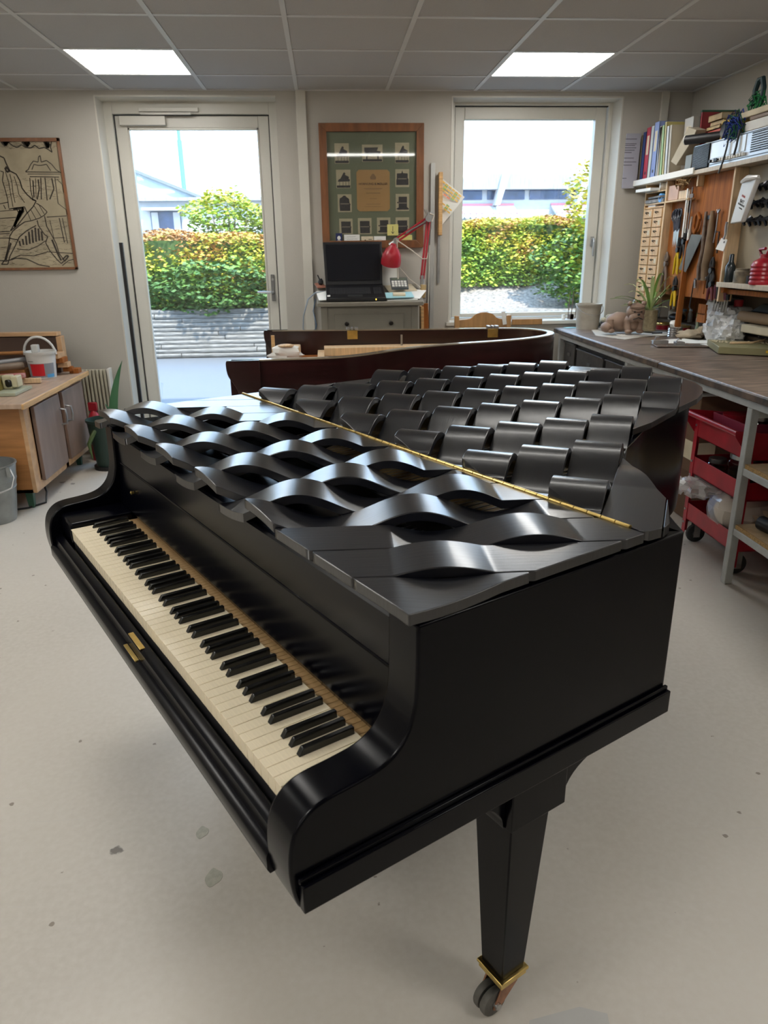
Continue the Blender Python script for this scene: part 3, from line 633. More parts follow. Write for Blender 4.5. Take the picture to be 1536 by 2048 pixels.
# red anglepoise lamp
M_redlamp = mat('red_lamp_enamel', (.40, .015, .03), .3, noise=.05, spec=.6)
M_whitecord = mat('white_cord', (.62, .56, .48), .6)
la = thing('anglepoise_lamp', 'red jointed desk lamp with shade drooping behind the laptop', 'lamp', (.66, 5.40, 1.092))
def sc2(x, z, y=5.36):   # measured on the plane y=5.1, moved back to y
    k = y / 5.1; return (x * k, y, 1.415 + (z - 1.415) * k)
J0, J1, J2 = sc2(.650, 1.235), sc2(.690, 1.612), sc2(.475, 1.478)
obj('clamp_base', MB().cyl((J0[0], J0[1], 1.092), (J0[0], J0[1], 1.25), .013).box(J0[0] - .03, J0[0] + .03, J0[1] - .03, J0[1] + .03, 1.092, 1.10), M_steel, la)
for d in (-.009, .009):
    obj('lower_arm', MB().tube([(J0[0] + d, J0[1], J0[2]), (J1[0] + d, J1[1], J1[2])], .0075), M_redlamp, la)
    obj('upper_arm', MB().tube([(J1[0], J1[1], J1[2] + d * 1.3), (J2[0], J2[1], J2[2] + d * 1.3)], .0065), M_redlamp, la)
obj('joint', MB().cyl((J1[0], J1[1] - .02, J1[2]), (J1[0], J1[1] + .02, J1[2]), .024).box(J1[0] - .01, J1[0] + .03, J1[1] - .012, J1[1] + .012, J1[2], J1[2] + .04), M_steel, la)
obj('joint', MB().cyl((J2[0], J2[1] - .02, J2[2]), (J2[0], J2[1] + .02, J2[2]), .02), M_steel, la)
S = sc2(.445, 1.375)
sh = MB().lathe([(r_ * .82, z_ * .82) for r_, z_ in [(.0, .115), (.022, .112), (.030, .09), (.058, .065), (.078, .025), (.085, -.02), (.084, -.06), (.080, -.06), (.078, -.01), (.04, .05)]], S, 28, Matrix.Rotation(.12, 3, 'Y') @ Matrix.Rotation(.35, 3, 'X'))
obj('lamp_shade', sh, M_redlamp, la, smooth=50)
obj('shade_neck', MB().cyl((S[0] - .01, S[1] + .01, S[2] + .08), (J2[0] - .01, J2[1], J2[2] - .01), .018), M_steel, la)
obj('spring', MB().tube([(J1[0] - .02, J1[1] - .01, J1[2] - .02), (J2[0] + .07, J2[1] - .01, J2[2] + .05)], .006), M_steel, la)
obj('cord', MB().tube([(J2[0], J2[1] - .02, J2[2] + .005), (J2[0] + .10, J2[1] - .03, J2[2] - .06), (J2[0] + .18, J2[1] - .02, J2[2] - .12), (J2[0] + .215, J2[1] - .01, J2[2] - .12), (J2[0] + .225, J2[1], J2[2] - .08)], .0038).tube([(J2[0] + .005, J2[1] - .02, J2[2]), (J2[0] + .01, J2[1] - .02, J2[2] - .15), (J2[0] + .012, J2[1] - .02, J2[2] - .28)], .0038).tube([(J1[0] + .005, J1[1] - .02, J1[2] + .03), (J1[0] + .035, J1[1] - .02, J1[2] + .02), (J1[0] + .02, J1[1] - .02, J1[2] - .02)], .0045), M_whitecord, la)
obj('pull_string', MB().tube([(J2[0] + .01, J2[1] - .01, J2[2] - .16), (J2[0] + .09, 5.33, 1.23), (J2[0] + .17, 5.32, 1.17)], .0018), M_whitecord, la)
one('masking_tape', MB().obox((J2[0] + .185, 5.33, 1.145), .035, .03, .09, .3, 0, .1), mat('tan_cardboard', (.42, .30, .14), .7), 'tan wood scrap leaning at the foot of the red lamp', 'block', bev=.003)
# level, straightedge, wood bar on the wall beside the frame
one('aluminium_straightedge', MB().box(.762, .792, YW - .02, YW, .42, 1.985), mat('aluminium', (.50, .50, .48), .4, .6, noise=.1), 'long aluminium straightedge standing against the wall right of the frame', 'straightedge', bev=.001)
one('wooden_bar', MB().box(.815, .842, YW - .055, YW - .012, 1.515, 1.925), M_wood, 'narrow wooden bar hanging on the wall beside the window', 'bar', bev=.003)
one('metal_ruler', MB().box(.817, .834, YW - .010, YW - .006, 1.19, 1.53), M_steel, 'steel ruler hanging under the wooden bar by the window', 'ruler')
one('thin_white_rod', MB().cyl((.742, YW - .012, .60), (.760, YW - .012, 1.45), .006), M_white, 'thin white rod leaning next to the aluminium straightedge', 'rod')
br = MB(); 
for k in range(9): a = R.uniform(-.5, .35); br.tube([(.755, YW - .02, 1.60), (.755 + a * .09, YW - .03, 1.66 + .03 * cos(k))], .0022)
one('hanging_brush', br.cyl((.755, YW - .02, 1.55), (.757, YW - .02, 1.61), .012), M_steel, 'small wire brush hooked beside the lamp elbow', 'brush')
cal = thing('wall_calendar', 'tilted wall calendar with yellow and green cells by the window', 'calendar', (.92, YW - .03, 1.78))
cs = [(.842, 1.89), (1.005, 1.76), (.845, 1.60)]
obj('sheet', MB().add([(.835, YW - .012, 1.895), (1.0, YW - .040, 1.765), (.938, YW - .03, 1.69), (.835, YW - .012, 1.572)], [(0, 3, 2, 1)]), M_paper, cal, smooth=0)
def caln(u_, v_): return (.845 + .136 * u_ - .062 * v_ * .9 + .0, YW - .0165 - .022 * u_, 1.875 - .105 * u_ - .075 * v_)
for nm, col, cells in (('yellow_cells', (.72, .45, .10), [(i, j) for i in range(6) for j in (0, 2, 4, 11, 13)]), ('green_cells', (.28, .45, .16), [(i, j) for i in (1, 4) for j in (1, 3, 5, 10, 12)]), ('red_marks', (.7, .2, .1), [(i, j) for i in (1, 2, 3) for j in (6,)])):
    b = MB()
    for i, j in cells:
        u0, u1, v0, v1 = i / 6 + .01, i / 6 + .15, j * .11, j * .11 + .10; q = [caln(u0, v0), caln(u1, v0), caln(u1, v1), caln(u0, v1)]
        if min(p[0] for p in q) > .838: b.add([(p[0], p[1] - .001, p[2]) for p in q], [(0, 3, 2, 1)])
    obj(nm, b, mat(nm, col, .7), cal, smooth=0)
# ================================================================ FRAMED PHOTOGRAPHS
M_frame = mat('brown_frame_wood', (.20, .075, .025), .4, noise=.3, nscale=5, stretch=(6, 6, 1), coat=.2)
fr = thing('framed_photographs', 'large brown framed green panel of old piano photographs round a certificate', 'picture', (.355, YW - .01, 1.455))
fx0, fx1, fz0, fz1 = -.006, .712, 1.435, 2.232; fw = .052
obj('frame', MB().prism([(fx0, fz0), (fx1, fz0), (fx1 - fw, fz0 + fw), (fx0 + fw, fz0 + fw)], YW - .028, YW, 'y').prism([(fx1, fz0), (fx1, fz1), (fx1 - fw, fz1 - fw), (fx1 - fw, fz0 + fw)], YW - .028, YW, 'y').prism([(fx1, fz1), (fx0, fz1), (fx0 + fw, fz1 - fw), (fx1 - fw, fz1 - fw)], YW - .028, YW, 'y').prism([(fx0, fz1), (fx0, fz0), (fx0 + fw, fz0 + fw), (fx0 + fw, fz1 - fw)], YW - .028, YW, 'y'), M_frame, fr, bev=.002)
mtb = obj('green_mount', MB().box(fx0 + fw, fx1 - fw, YW - .010, YW - .002, fz0 + fw, fz1 - fw), mat('green_mount_board', (.165, .18, .12), .7, noise=.06, nscale=3), fr, smooth=0)
def fpx(u_, v_):          # position on the mount measured on a 1536 x 1690 enlargement
    return (.0445 + (u_ - 105) / (1460 - 105) * .614, 2.160 - v_ * .000418)
CH = dict(grand=[[(.10, .40), (.15, .47), (.28, .52), (.52, .86), (.60, .88), (.66, .80), (.62, .74), (.92, .62), (.88, .52), (.98, .46), (.96, .36), (.1, .34)], [(.20, .34), (.23, .34), (.23, .12), (.20, .12)], [(.45, .34), (.48, .34), (.48, .12), (.45, .12)], [(.66, .34), (.69, .34), (.69, .12), (.66, .12)], [(.88, .34), (.91, .34), (.91, .12), (.88, .12)], [(0, .13), (1, .13), (1, 0), (0, 0)]],
          wide=[[(.08, .85), (.80, .86), (.74, .64), (.92, .62), (.92, .38), (.1, .38)], [(.18, .4), (.24, .4), (.24, .12), (.18, .12)], [(.76, .4), (.82, .4), (.82, .12), (.76, .12)], [(0, .14), (1, .14), (1, 0), (0, 0)]],
          up1=[[(.08, .78), (.44, .80), (.50, .97), (.56, .80), (.92, .78), (.92, .50), (.98, .46), (.98, .1), (.04, .1), (.04, .40), (.08, .5)]],
          up2=[[(.10, .66), (.14, .80), (.30, .86), (.42, .95), (.56, .95), (.66, .86), (.84, .76), (.88, .50), (.96, .44), (.92, .38), (.92, .05), (.12, .05), (.10, .4)]],
          up3=[[(.12, .84), (.88, .84), (.88, .52), (.94, .46), (.9, .40), (.9, .04), (.14, .04), (.12, .5)]],
          up4=[[(.20, .86), (.86, .86), (.86, .22), (1.0, .14), (1.0, .06), (.84, .06), (.16, .06), (0, .12), (.2, .2), (.2, .44), (.06, .48), (.1, .54), (.2, .54)]])
photos = [(222, 120, 440, 420, 'grand'), (638, 140, 950, 395, 'wide'), (1140, 112, 1355, 415, 'grand'), (235, 512, 455, 790, 'grand'), (1142, 508, 1355, 780, 'up1'), (248, 885, 462, 1160, 'up2'), (1145, 885, 1355, 1150, 'up4'), (262, 1262, 470, 1505, 'up3'), (552, 1255, 765, 1510, 'up3'), (850, 1250, 1060, 1505, 'up4'), (1142, 1250, 1355, 1510, 'up3')]
for (u0, v0, u1, v1, kd) in photos:
    (x0, z1), (x1, z0) = fpx(u0, v0), fpx(u1, v1)
    p = obj('photograph', MB().box(x0, x1, YW - .0115, YW - .010, z0, z1), mat('old_photo_paper', (.50, .43, .30), .6, noise=.12, nscale=20), mtb, smooth=0)
    b = MB()
    for poly in CH[kd]:
        b.add([(x0 + (x1 - x0) * (.03 + .94 * q[0]), YW - .0122, z0 + (z1 - z0) * (.02 + .95 * q[1])) for q in poly], [tuple(range(len(poly)))[::-1]])
    for poly in (CH[kd][:1] if kd.startswith('up') else []):
        b2 = MB().add([(x0 + (x1 - x0) * a_, YW - .0126, z0 + (z1 - z0) * b_) for a_, b_ in ((.18, .44), (.84, .44), (.80, .49), (.20, .49))], [(0, 3, 2, 1)]) if False else MB().add([(x0 + (x1 - x0) * a_, YW - .0126, z0 + (z1 - z0) * b_) for a_, b_ in ((.18, .44), (.18, .49), (.82, .49), (.82, .44))], [(0, 1, 2, 3)])
        fixn = b2
    o2 = MB().add(b.v, b.f)
    if kd.startswith('up'): pass
    obj('printed_piano', o2, mat('photo_dark_tone', (.035, .03, .035), .5, noise=.5, nscale=90), mtb, smooth=0)
    if kd.startswith('up'): obj('printed_keyboard', b2, mat('photo_mid_tone', (.26, .22, .18), .6), mtb, smooth=0)
(x0, z1), (x1, z0) = fpx(545, 515), fpx(1055, 1150)
c_ = .016; cert = obj('certificate', MB().prism([(x0 + c_, z0), (x1 - c_, z0), (x1, z0 + c_), (x1, z1 - c_), (x1 - c_, z1), (x0 + c_, z1), (x0, z1 - c_), (x0, z0 + c_)], YW - .0125, YW - .010, 'y'), mat('tan_certificate_card', (.44, .25, .10), .6, noise=.08, nscale=4), mtb, smooth=0)
def text(name, body, size, loc, m_, parent, rot=(radians(90), 0, 0), align='CENTER', th=.0004, sx=1.0):
    cu = bpy.data.curves.new(name, 'FONT'); cu.body = body; cu.size = size; cu.align_x = align; cu.align_y = 'CENTER'; cu.extrude = th; cu.offset = size * .012; cu.resolution_u = 3
    tmp = bpy.data.objects.new(name + '_tmp', cu); sc.collection.objects.link(tmp)
    dg = bpy.context.evaluated_depsgraph_get(); me = bpy.data.meshes.new_from_object(tmp.evaluated_get(dg)); me.materials.clear(); me.materials.append(m_)
    bpy.data.objects.remove(tmp); o = bpy.data.objects.new(name, me); sc.collection.objects.link(o); o.parent = parent
    o.location = Vector(loc) - rootoff(parent); o.rotation_euler = rot; o.scale = (sx, 1, 1); return o
xc = (x0 + x1) / 2
M_brownink = mat('brown_ink', (.10, .05, .03), .7)
text('lettering', 'HORNUNG & MØLLER', .0205, (xc, YW - .0128, fpx(0, 730)[1]), M_brownink, mtb, sx=.98)
ln = MB()
for v_, w_, h_ in ((800, .13, .004), (812, .11, .0015), (870, .10, .006), (955, .05, .003), (1040, .10, .003), (1080, .13, .0015), (1078, .10, .002)):
    z = fpx(0, v_)[1]; n_ = max(3, int(w_ / .009))
    for q in range(n_): xa = xc - w_ / 2 + q * w_ / n_; ln.box(xa, xa + w_ / n_ * .78, YW - .0130, YW - .0125, z - h_ / 2, z + h_ / 2)
ln.ell((xc, YW - .0125, fpx(0, 620)[1]), .014, .0006, .019).ell((xc - .012, YW - .0125, fpx(0, 635)[1]), .009, .0006, .012).ell((xc + .012, YW - .0125, fpx(0, 635)[1]), .009, .0006, .012)
obj('small_print', ln, mat('faint_brown_ink', (.24, .14, .07), .7), mtb)
obj('glass', MB().box(fx0 + fw, fx1 - fw, YW - .0205, YW - .019, fz0 + fw, fz1 - fw), glass_mat('picture_glass', (.99, 1, .99), .04), fr, smooth=0)
# notes tucked in front of the glass
def card(name, u0, v0, u1, v1, m_, lab, cat='card', y=.0235):
    (xa, za), (xb, zb) = fpx(u0, v0), fpx(u1, v1)
    t_ = thing(name, lab, cat, ((xa + xb) / 2, YW - y, zb)); obj('card', MB().box(xa, xb, YW - y, YW - y + .0012, zb, za), m_, t_, smooth=0); return t_, xa, xb, za, zb
t_, xa, xb, za, zb = card('sticky_note', 1008, 1360, 1180, 1535, mat('yellow_note', (.62, .58, .20), .7), 'yellow sticky note with a down arrow on the framed photographs', 'note', .026)
xm = (xa + xb) / 2; obj('drawn_arrow', MB().ribbon([(xm, za - .012), (xm, zb + .014)], .0035, 'xz', YW - .0265).ribbon([(xm - .010, zb + .026), (xm, zb + .012), (xm + .010, zb + .026)], .0035, 'xz', YW - .0265), M_ink, t_, smooth=0)
t_, xa, xb, za, zb = card('blue_card', 200, 1490, 300, 1690, mat('dark_blue_card', (.01, .02, .10), .5), 'dark blue card with white emblem at lower left of the frame')
obj('emblem', MB().ell(((xa + xb) / 2, YW - .0238, za - .032), .012, .0006, .014).box((xa + xb) / 2 - .012, (xa + xb) / 2 + .012, YW - .0243, YW - .0236, za - .055, za - .048), M_paper, t_)
t_, xa, xb, za, zb = card('business_card', 330, 1515, 575, 1690, M_paper, 'largest white card tucked in the frame, with a small red mark')
obj('print', MB().ribbon([(xa + .02, za - .015), (xb - .03, za - .014)], .002, 'xz', YW - .0243).ribbon([(xa + .02, za - .030), (xb - .015, za - .029)], .002, 'xz', YW - .0243), mat('grey_print', (.3, .3, .3), .7), t_, smooth=0)
obj('red_mark', MB().box(xb - .022, xb - .013, YW - .0243, YW - .0237, za - .055, za - .046), M_red, t_, smooth=0)
t_, xa, xb, za, zb = card('business_card', 598, 1545, 785, 1690, M_cream, 'cream card with a small black hill mark, tucked in the frame')
obj('print', MB().add([(xa + .015, YW - .0243, za - .035), (xa + .028, YW - .0243, za - .020), (xa + .042, YW - .0243, za - .035)], [(0, 2, 1)]).ribbon([(xa + .05, za - .02), (xb - .01, za - .02)], .004, 'xz', YW - .0243), M_ink, t_, smooth=0)
t_, xa, xb, za, zb = card('business_card', 797, 1545, 985, 1690, M_paper, 'plain white card tucked in the frame beside the cream card')
obj('print', MB().ribbon([(xa + .02, za - .022), (xb - .03, za - .021)], .0018, 'xz', YW - .0243), mat('grey_print', (.3, .3, .3), .7), t_, smooth=0)
t_, xa, xb, za, zb = card('sticky_note', 1190, 1530, 1400, 1640, mat('yellow_note', (.62, .58, .20), .7), 'pale yellow note lower on the frame, crossed by the red lamp arm', 'note', .0245)
# ================================================================ OLD ENGRAVING at the left
en = thing('framed_engraving', 'old line engraving of a striding bearded craftsman in a thin brown frame', 'picture', (-2.2, YW - .012, 1.32))
ex0, ex1, ez0, ez1 = -2.62, -1.722, 1.318, 2.145
obj('paper', MB().box(ex0 + .012, ex1 - .012, YW - .012, YW - .004, ez0 + .012, ez1 - .012), mat('aged_engraving_paper', (.40, .34, .235), .8, noise=.2, nscale=5), en, smooth=0)
obj('frame', MB().box(ex0, ex0 + .016, YW - .022, YW, ez0, ez1).box(ex1 - .016, ex1, YW - .022, YW, ez0, ez1).box(ex0, ex1, YW - .022, YW, ez0, ez0 + .016).box(ex0, ex1, YW - .022, YW, ez1 - .022, ez1), M_frame, en, bev=.001)
def epx(u_, v_):       # from a 1536-wide enlargement of (0,250)-(320,620) of the view, on the wall plane
    px_, py_ = u_ * .20833, 250 + v_ * .20833
    xl_ = -2.105 - .15 * (py_ - 277) / 264; pr_ = 119 + 37 * (py_ - 276) / 263; x_ = min(xl_ + px_ / pr_ * (-1.722 - xl_), -1.742); z_ = 2.144 - (py_ - 277) / 263 * .827
    return (x_, z_)
strokes = [
    ([(0, 150), (40, 160), (60, 190), (90, 170), (130, 200), (170, 215), (215, 190), (250, 215), (300, 220), (340, 195), (380, 225), (430, 215), (470, 235), (505, 260), (490, 215), (500, 160)], 5),
    ([(0, 290), (45, 310), (65, 360), (90, 410), (100, 430), (160, 460), (195, 520), (215, 590), (260, 650), (310, 695), (350, 715)], 6),
    ([(10, 430), (40, 440), (30, 520), (60, 620), (80, 700), (90, 780)], 4), ([(100, 460), (120, 540), (130, 640), (150, 730)], 3), ([(140, 480), (170, 570), (185, 650), (240, 730)], 3), ([(60, 440), (90, 540), (110, 660), (130, 770)], 3),
    ([(310, 700), (350, 715), (320, 770), (265, 830), (240, 770), (160, 780), (90, 790)], 5), ([(160, 785), (185, 830), (160, 910), (105, 1000), (170, 950), (240, 860), (270, 820)], 5),
    ([(350, 735), (400, 765), (455, 820), (430, 850), (380, 880), (300, 905), (240, 915)], 4), ([(330, 760), (400, 870)], 3), ([(300, 800), (350, 890)], 3), ([(270, 830), (300, 905)], 3), ([(370, 740), (430, 845)], 3),
    ([(240, 915), (190, 950), (130, 1000), (100, 1050), (90, 1130), (70, 1220), (50, 1290), (20, 1330), (80, 1330), (100, 1250), (150, 1150), (190, 1060), (260, 1000), (350, 950)], 5),
    ([(360, 900), (370, 950), (430, 1040), (460, 1060), (440, 1120), (480, 1200), (550, 1290), (590, 1330), (620, 1300), (570, 1230), (540, 1130), (500, 1050), (450, 960), (430, 860)], 5),
    ([(250, 435), (275, 420), (300, 370), (325, 340), (370, 350), (375, 300), (390, 290), (400, 350), (450, 335), (500, 370), (540, 420), (590, 450)], 4), ([(250, 440), (580, 445)], 4), ([(270, 460), (580, 462)], 3), ([(290, 485), (570, 490)], 4), ([(310, 420), (330, 370), (370, 380), (400, 380), (450, 370), (490, 430)], 4),
    ([(290, 495), (300, 620), (320, 700)], 4), ([(345, 500), (350, 690)], 3), ([(395, 495), (400, 700)], 5), ([(435, 495), (455, 710)], 5), ([(530, 495), (545, 620), (560, 740)], 4), ([(370, 510), (380, 600), (360, 700)], 6), ([(500, 500), (520, 600), (480, 700)], 6), ([(320, 520), (330, 680)], 6), ([(550, 510), (600, 560), (620, 640)], 3),
    ([(0, 880), (160, 870)], 4), ([(0, 810), (160, 800)], 3), ([(0, 1010), (100, 1005)], 4), ([(0, 1030), (100, 1025)], 4), ([(0, 1070), (90, 1070)], 4), ([(40, 750), (60, 790)], 4), ([(0, 740), (80, 725)], 4),
    ([(450, 870), (640, 860)], 4), ([(560, 740), (640, 800), (690, 850)], 3), ([(570, 880), (620, 1120)], 5), ([(600, 880), (650, 1130)], 4), ([(480, 900), (520, 1080)], 3), ([(520, 1075), (620, 1070)], 3),
    ([(0, 1290), (60, 1300), (160, 1270), (260, 1280), (380, 1340), (480, 1360)], 5), ([(170, 1180), (280, 1190), (370, 1150), (440, 1100)], 4), ([(110, 1280), (200, 1240), (330, 1250), (460, 1210), (640, 1225), (700, 1230)], 4), ([(600, 1350), (660, 1300), (710, 1290)], 4), ([(600, 1290), (640, 1250), (660, 1255), (620, 1310)], 7),
    ([(220, 1080), (230, 1140)], 9), ([(250, 1050), (260, 1140)], 9), ([(280, 1010), (290, 1130)], 9), ([(310, 990), (320, 1120)], 9), ([(340, 970), (350, 1110)], 9), ([(370, 980), (380, 1100)], 9), ([(400, 1010), (410, 1100)], 9), ([(190, 1100), (200, 1150)], 8),
    ([(20, 160), (60, 200), (80, 160), (40, 165), (70, 190)], 12), ([(220, 160), (260, 210), (290, 170), (240, 170), (280, 200)], 12), ([(430, 160), (460, 220), (480, 180), (440, 170), (475, 215)], 12),
    ([(130, 790), (230, 780), (180, 870), (140, 960), (200, 800), (170, 900), (230, 800)], 12), ([(60, 390), (100, 430), (70, 440), (55, 400)], 9),
    ([(80, 1070), (180, 1090)], 5), ([(110, 1120), (75, 1230), (60, 1290)], 9), ([(500, 1090), (560, 1240), (590, 1300)], 9)]
ink = MB()
for P_, w_ in strokes: ink.ribbon([epx(*q) for q in P_], w_ * .0014, 'xz', YW - .0128)
for k in range(520):      # engraved hatching
    u_ = R.uniform(0, 680); v_ = R.choice([R.uniform(1150, 1350), R.uniform(150, 225), R.uniform(900, 1140), R.uniform(500, 700)]); L_ = R.uniform(20, 60)
    if u_ + L_ < 560 + (v_ - 130) * .14: ink.ribbon([epx(u_, v_), epx(u_ + L_ * .5, v_ + R.uniform(-6, 6)), epx(u_ + L_, v_ + R.uniform(-10, 10))], .0012, 'xz', YW - .0128)
for k in range(60): x_ = R.uniform(ex0 + .03, -2.25); z_ = R.uniform(1.35, 1.9); ink.ribbon([(x_, z_), (x_ + R.uniform(.02, .08), z_ + R.uniform(-.01, .01))], .0018, 'xz', YW - .0128)
obj('engraved_lines', ink, mat('engraving_ink', (.055, .045, .035), .8, noise=.2), en, smooth=0, kind='stuff')
# ================================================================ CHAIR under the window
cw = thing('wooden_chair', 'pine chair with an arched top rail under the window', 'chair', (1.12, 5.25, 0))
M_chair = mat('honey_pine', (.42, .23, .09), .45, noise=.2, nscale=5, stretch=(10, 1, 1))
for x in (.925, 1.30): obj('back_post', MB().box(x - .016, x + .016, 5.29, 5.32, 0, .975), M_chair, cw, bev=.004)
top = smooth_poly([(.925, .945), (1.02, .955), (1.06, .985), (1.12, .998), (1.18, .985), (1.22, .955), (1.30, .945)], 4)
obj('top_rail', MB().prism(top + [(1.30, .86), (.925, .86)], 5.295, 5.315, 'y'), M_chair, cw, bev=.002)
for x in (1.0, 1.08, 1.16, 1.24): obj('back_slat', MB().box(x - .018, x + .018, 5.30, 5.31, .46, .88), M_chair, cw)
obj('seat', MB().box(.90, 1.33, 4.92, 5.32, .435, .46), M_chair, cw, bev=.005)
for x in (.925, 1.30): obj('front_leg', MB().box(x - .016, x + .016, 4.94, 4.97, 0, .44), M_chair, cw, bev=.004)
one('wooden_batten', MB().box(1.325, 1.545, 5.30, 5.322, .905, .945), M_chair, 'flat pine board on edge right of the chair back', 'board', bev=.002)
one('white_strap', MB().obox((1.262, 5.286, .955), .028, .003, .09, 0, 0, -.18), M_paper, 'white strip hanging over the right end of the chair top rail', 'strip')
one('leaning_board', MB().obox((.70, 5.22, .62), .045, .02, .90, 0, 0, -.035), M_orange, 'narrow brown board leaning at the right side of the chest', 'board', bev=.002)
one('leaning_board', MB().obox((.672, 5.24, .60), .02, .10, .90, 0, 0, -.02), M_wood, 'pale pine board leaning between chest and brown board', 'board', bev=.002)
# ================================================================ WORKBENCH along the right wall
BZ = .862
M_bench = mat('worn_bench_top', (.27, .20, .155), .40, noise=.75, nscale=7, stretch=(1, 5, 2), bump=.3, bscale=14, detail=9, col2=(.035, .028, .025))
M_benchedge = mat('worn_bench_edge', (.13, .085, .055), .5, noise=.8, nscale=16, col2=(.008, .007, .006), detail=6)
wb = thing('workbench', 'long workbench with a scarred brown top on a grey steel frame', 'workbench', (2.15, 3.3, 0))
for k, (y0, y1) in enumerate(((3.690, 5.50), (1.2, 3.682))):
    tp_ = obj('bench_top', MB().box(1.70, 2.59, y0, y1, .826, BZ), M_bench, wb, bev=.006)
    obj('edge_strip', MB().box(1.693, 1.706, y0 + .002, y1 - .002, .828, .857), M_benchedge, tp_, bev=.003)
obj('frame_rail', MB().box(1.722, 1.757, 1.25, 5.46, .790, .826).box(2.53, 2.56, 1.25, 5.46, .790, .826), M_greysteel, wb, bev=.003)
for y in (5.44, 4.16, 2.85, 1.3):
    obj('leg', MB().box(1.722, 1.757, y - .018, y + .018, 0, .790), M_greysteel, wb, bev=.003)
    obj('leg', MB().box(2.53, 2.56, y - .018, y + .018, 0, .790), M_greysteel, wb, bev=.003)
    obj('cross_rail', MB().box(1.757, 2.53, y - .015, y + .015, .75, .79), M_greysteel, wb)
M_ply = mat('chipboard_shelf', (.52, .38, .22), .6, noise=.25, nscale=20)
M_osb = mat('chipboard_edge', (.42, .26, .10), .7, noise=.4, nscale=120)
for z in (.555, .285):
    obj('shelf_rail', MB().box(1.725, 1.755, 1.3, 2.832, z - .048, z - .018), M_greysteel, wb, bev=.002)
    s = obj('shelf_board', MB().box(1.735, 2.52, 1.3, 2.832, z - .018, z), M_ply, wb)
    obj('edge', MB().box(1.731, 1.736, 1.3, 2.832, z - .018, z), M_osb, s)
    obj('backboard', MB().box(2.28, 2.295, 1.3, 2.832, z, z + .13), M_wood, s)
# dark drawers hung under the far end
M_drw = mat('scratched_dark_paint', (.028, .026, .027), .42, noise=.7, nscale=22, col2=(.06, .055, .05), detail=7)
M_tbf = mat('dull_grey_metal', (.12, .12, .12), .4, .5, noise=.4)
ub = thing('drawer_unit', 'dark scratched metal drawers hung under the far end of the workbench', 'drawers', (2.0, 4.9, .30))
obj('carcass', MB().box(1.775, 2.4, 4.20, 5.40, .30, .785), M_drw, ub, bev=.002)
for (y0, y1, z0) in ((5.165, 5.395, .62), (4.60, 5.115, .60), (4.215, 4.555, .60), (5.165, 5.395, .33), (4.60, 5.115, .33), (4.215, 4.555, .33)):
    d = obj('drawer', MB().box(1.752, 1.775, y0, y1, z0, z0 + .155 if z0 > .5 else z0 + .25), M_drw, ub, bev=.004)
    obj('drawer_rim', MB().box(1.744, 1.752, y0, y1, z0 + (.146 if z0 > .5 else .24), z0 + (.157 if z0 > .5 else .252)), M_tbf, d, bev=.002)
    obj('card_holder', MB().box(1.748, 1.752, (y0 + y1) / 2 - .03, (y0 + y1) / 2 + .03, z0 + .06, z0 + .085), M_tbf, d)
# shelf contents right of the near leg
rb = thing('red_case', 'red plastic tool case lying on the lowest bench shelf', 'case', (1.95, 2.62, .286))
obj('body', MB().box(1.86, 2.16, 2.35, 2.76, .286, .36), M_red, rb, bev=.02, seg=3); obj('lid', MB().box(1.86, 2.16, 2.35, 2.76, .364, .425), M_red, rb, bev=.02, seg=3)
one('torch', MB().cyl((1.80, 2.765, .316), (1.83, 2.60, .318), .030, n=18).cyl((1.83, 2.60, .318), (1.86, 2.40, .318), .020, n=16), M_dark, 'black ribbed torch in front of the red tool case', 'torch', bev=.002)
one('wire_coil', MB().tube([(1.93 + .09 * cos(a * pi / 8), 2.66 + .06 * sin(a * pi / 8), .562 + .003 * (a % 3)) for a in range(40)], .0025), M_copper, 'thin brown wire coil on the upper bench shelf', 'wire')
# cardboard boxes behind the trolley
M_card = mat('brown_cardboard', (.15, .085, .05), .8, noise=.15, nscale=5)
one('cardboard_box', MB().box(1.93, 2.40, 3.62, 4.05, 0, .27), M_card, 'lower brown box on the floor behind the red trolley', 'box', bev=.004)
cb = thing('cardboard_box', 'upper brown box with a pale label behind the red trolley', 'box', (2.27, 3.8, .27))
obj('box', MB().box(1.92, 2.38, 3.62, 4.05, .27, .70), M_card, cb, bev=.004)
obj('label', MB().box(1.925, 2.03, 3.616, 3.62, .34, .44).box(1.916, 1.92, 3.64, 3.80, .34, .44), M_cream, cb)
one('wood_pieces', MB().box(1.85, 2.2, 3.95, 4.02, .62, .66), M_orange, 'orange wood offcut under the bench, topmost', 'board'); one('wood_pieces', MB().box(1.85, 2.2, 3.93, 4.05, .56, .60), M_wood, 'lighter wood offcut under the bench, lower one', 'board')
# ================================================================ RED TROLLEY
tr = thing('tool_trolley', 'red three-tier steel tool trolley parked under the workbench', 'trolley', (2.1, 3.14, 0))
tx0, tx1, ty0, ty1 = 1.78, 2.42, 2.905, 3.385
for (x, y) in ((tx0, ty1), (tx0, ty0), (tx1, ty1), (tx1, ty0)):
    sx = 1 if x == tx0 else -1; sy = -1 if y == ty1 else 1
    obj('corner_post', MB().box(min(x, x + sx * .003), max(x, x + sx * .003), min(y, y + sy * .032), max(y, y + sy * .032), .045, .64).box(min(x, x + sx * .03), max(x, x + sx * .03), min(y, y + sy * .003), max(y, y + sy * .003), .045, .64), M_red, tr, bev=.001)
    bt = MB()
    for z in (.10, .17, .35, .42, .60): bt.cyl((x - sx * .004, y + sy * .016, z), (x, y + sy * .016, z), .006, n=8)
    obj('bolt', bt, M_steel, tr, kind='stuff')
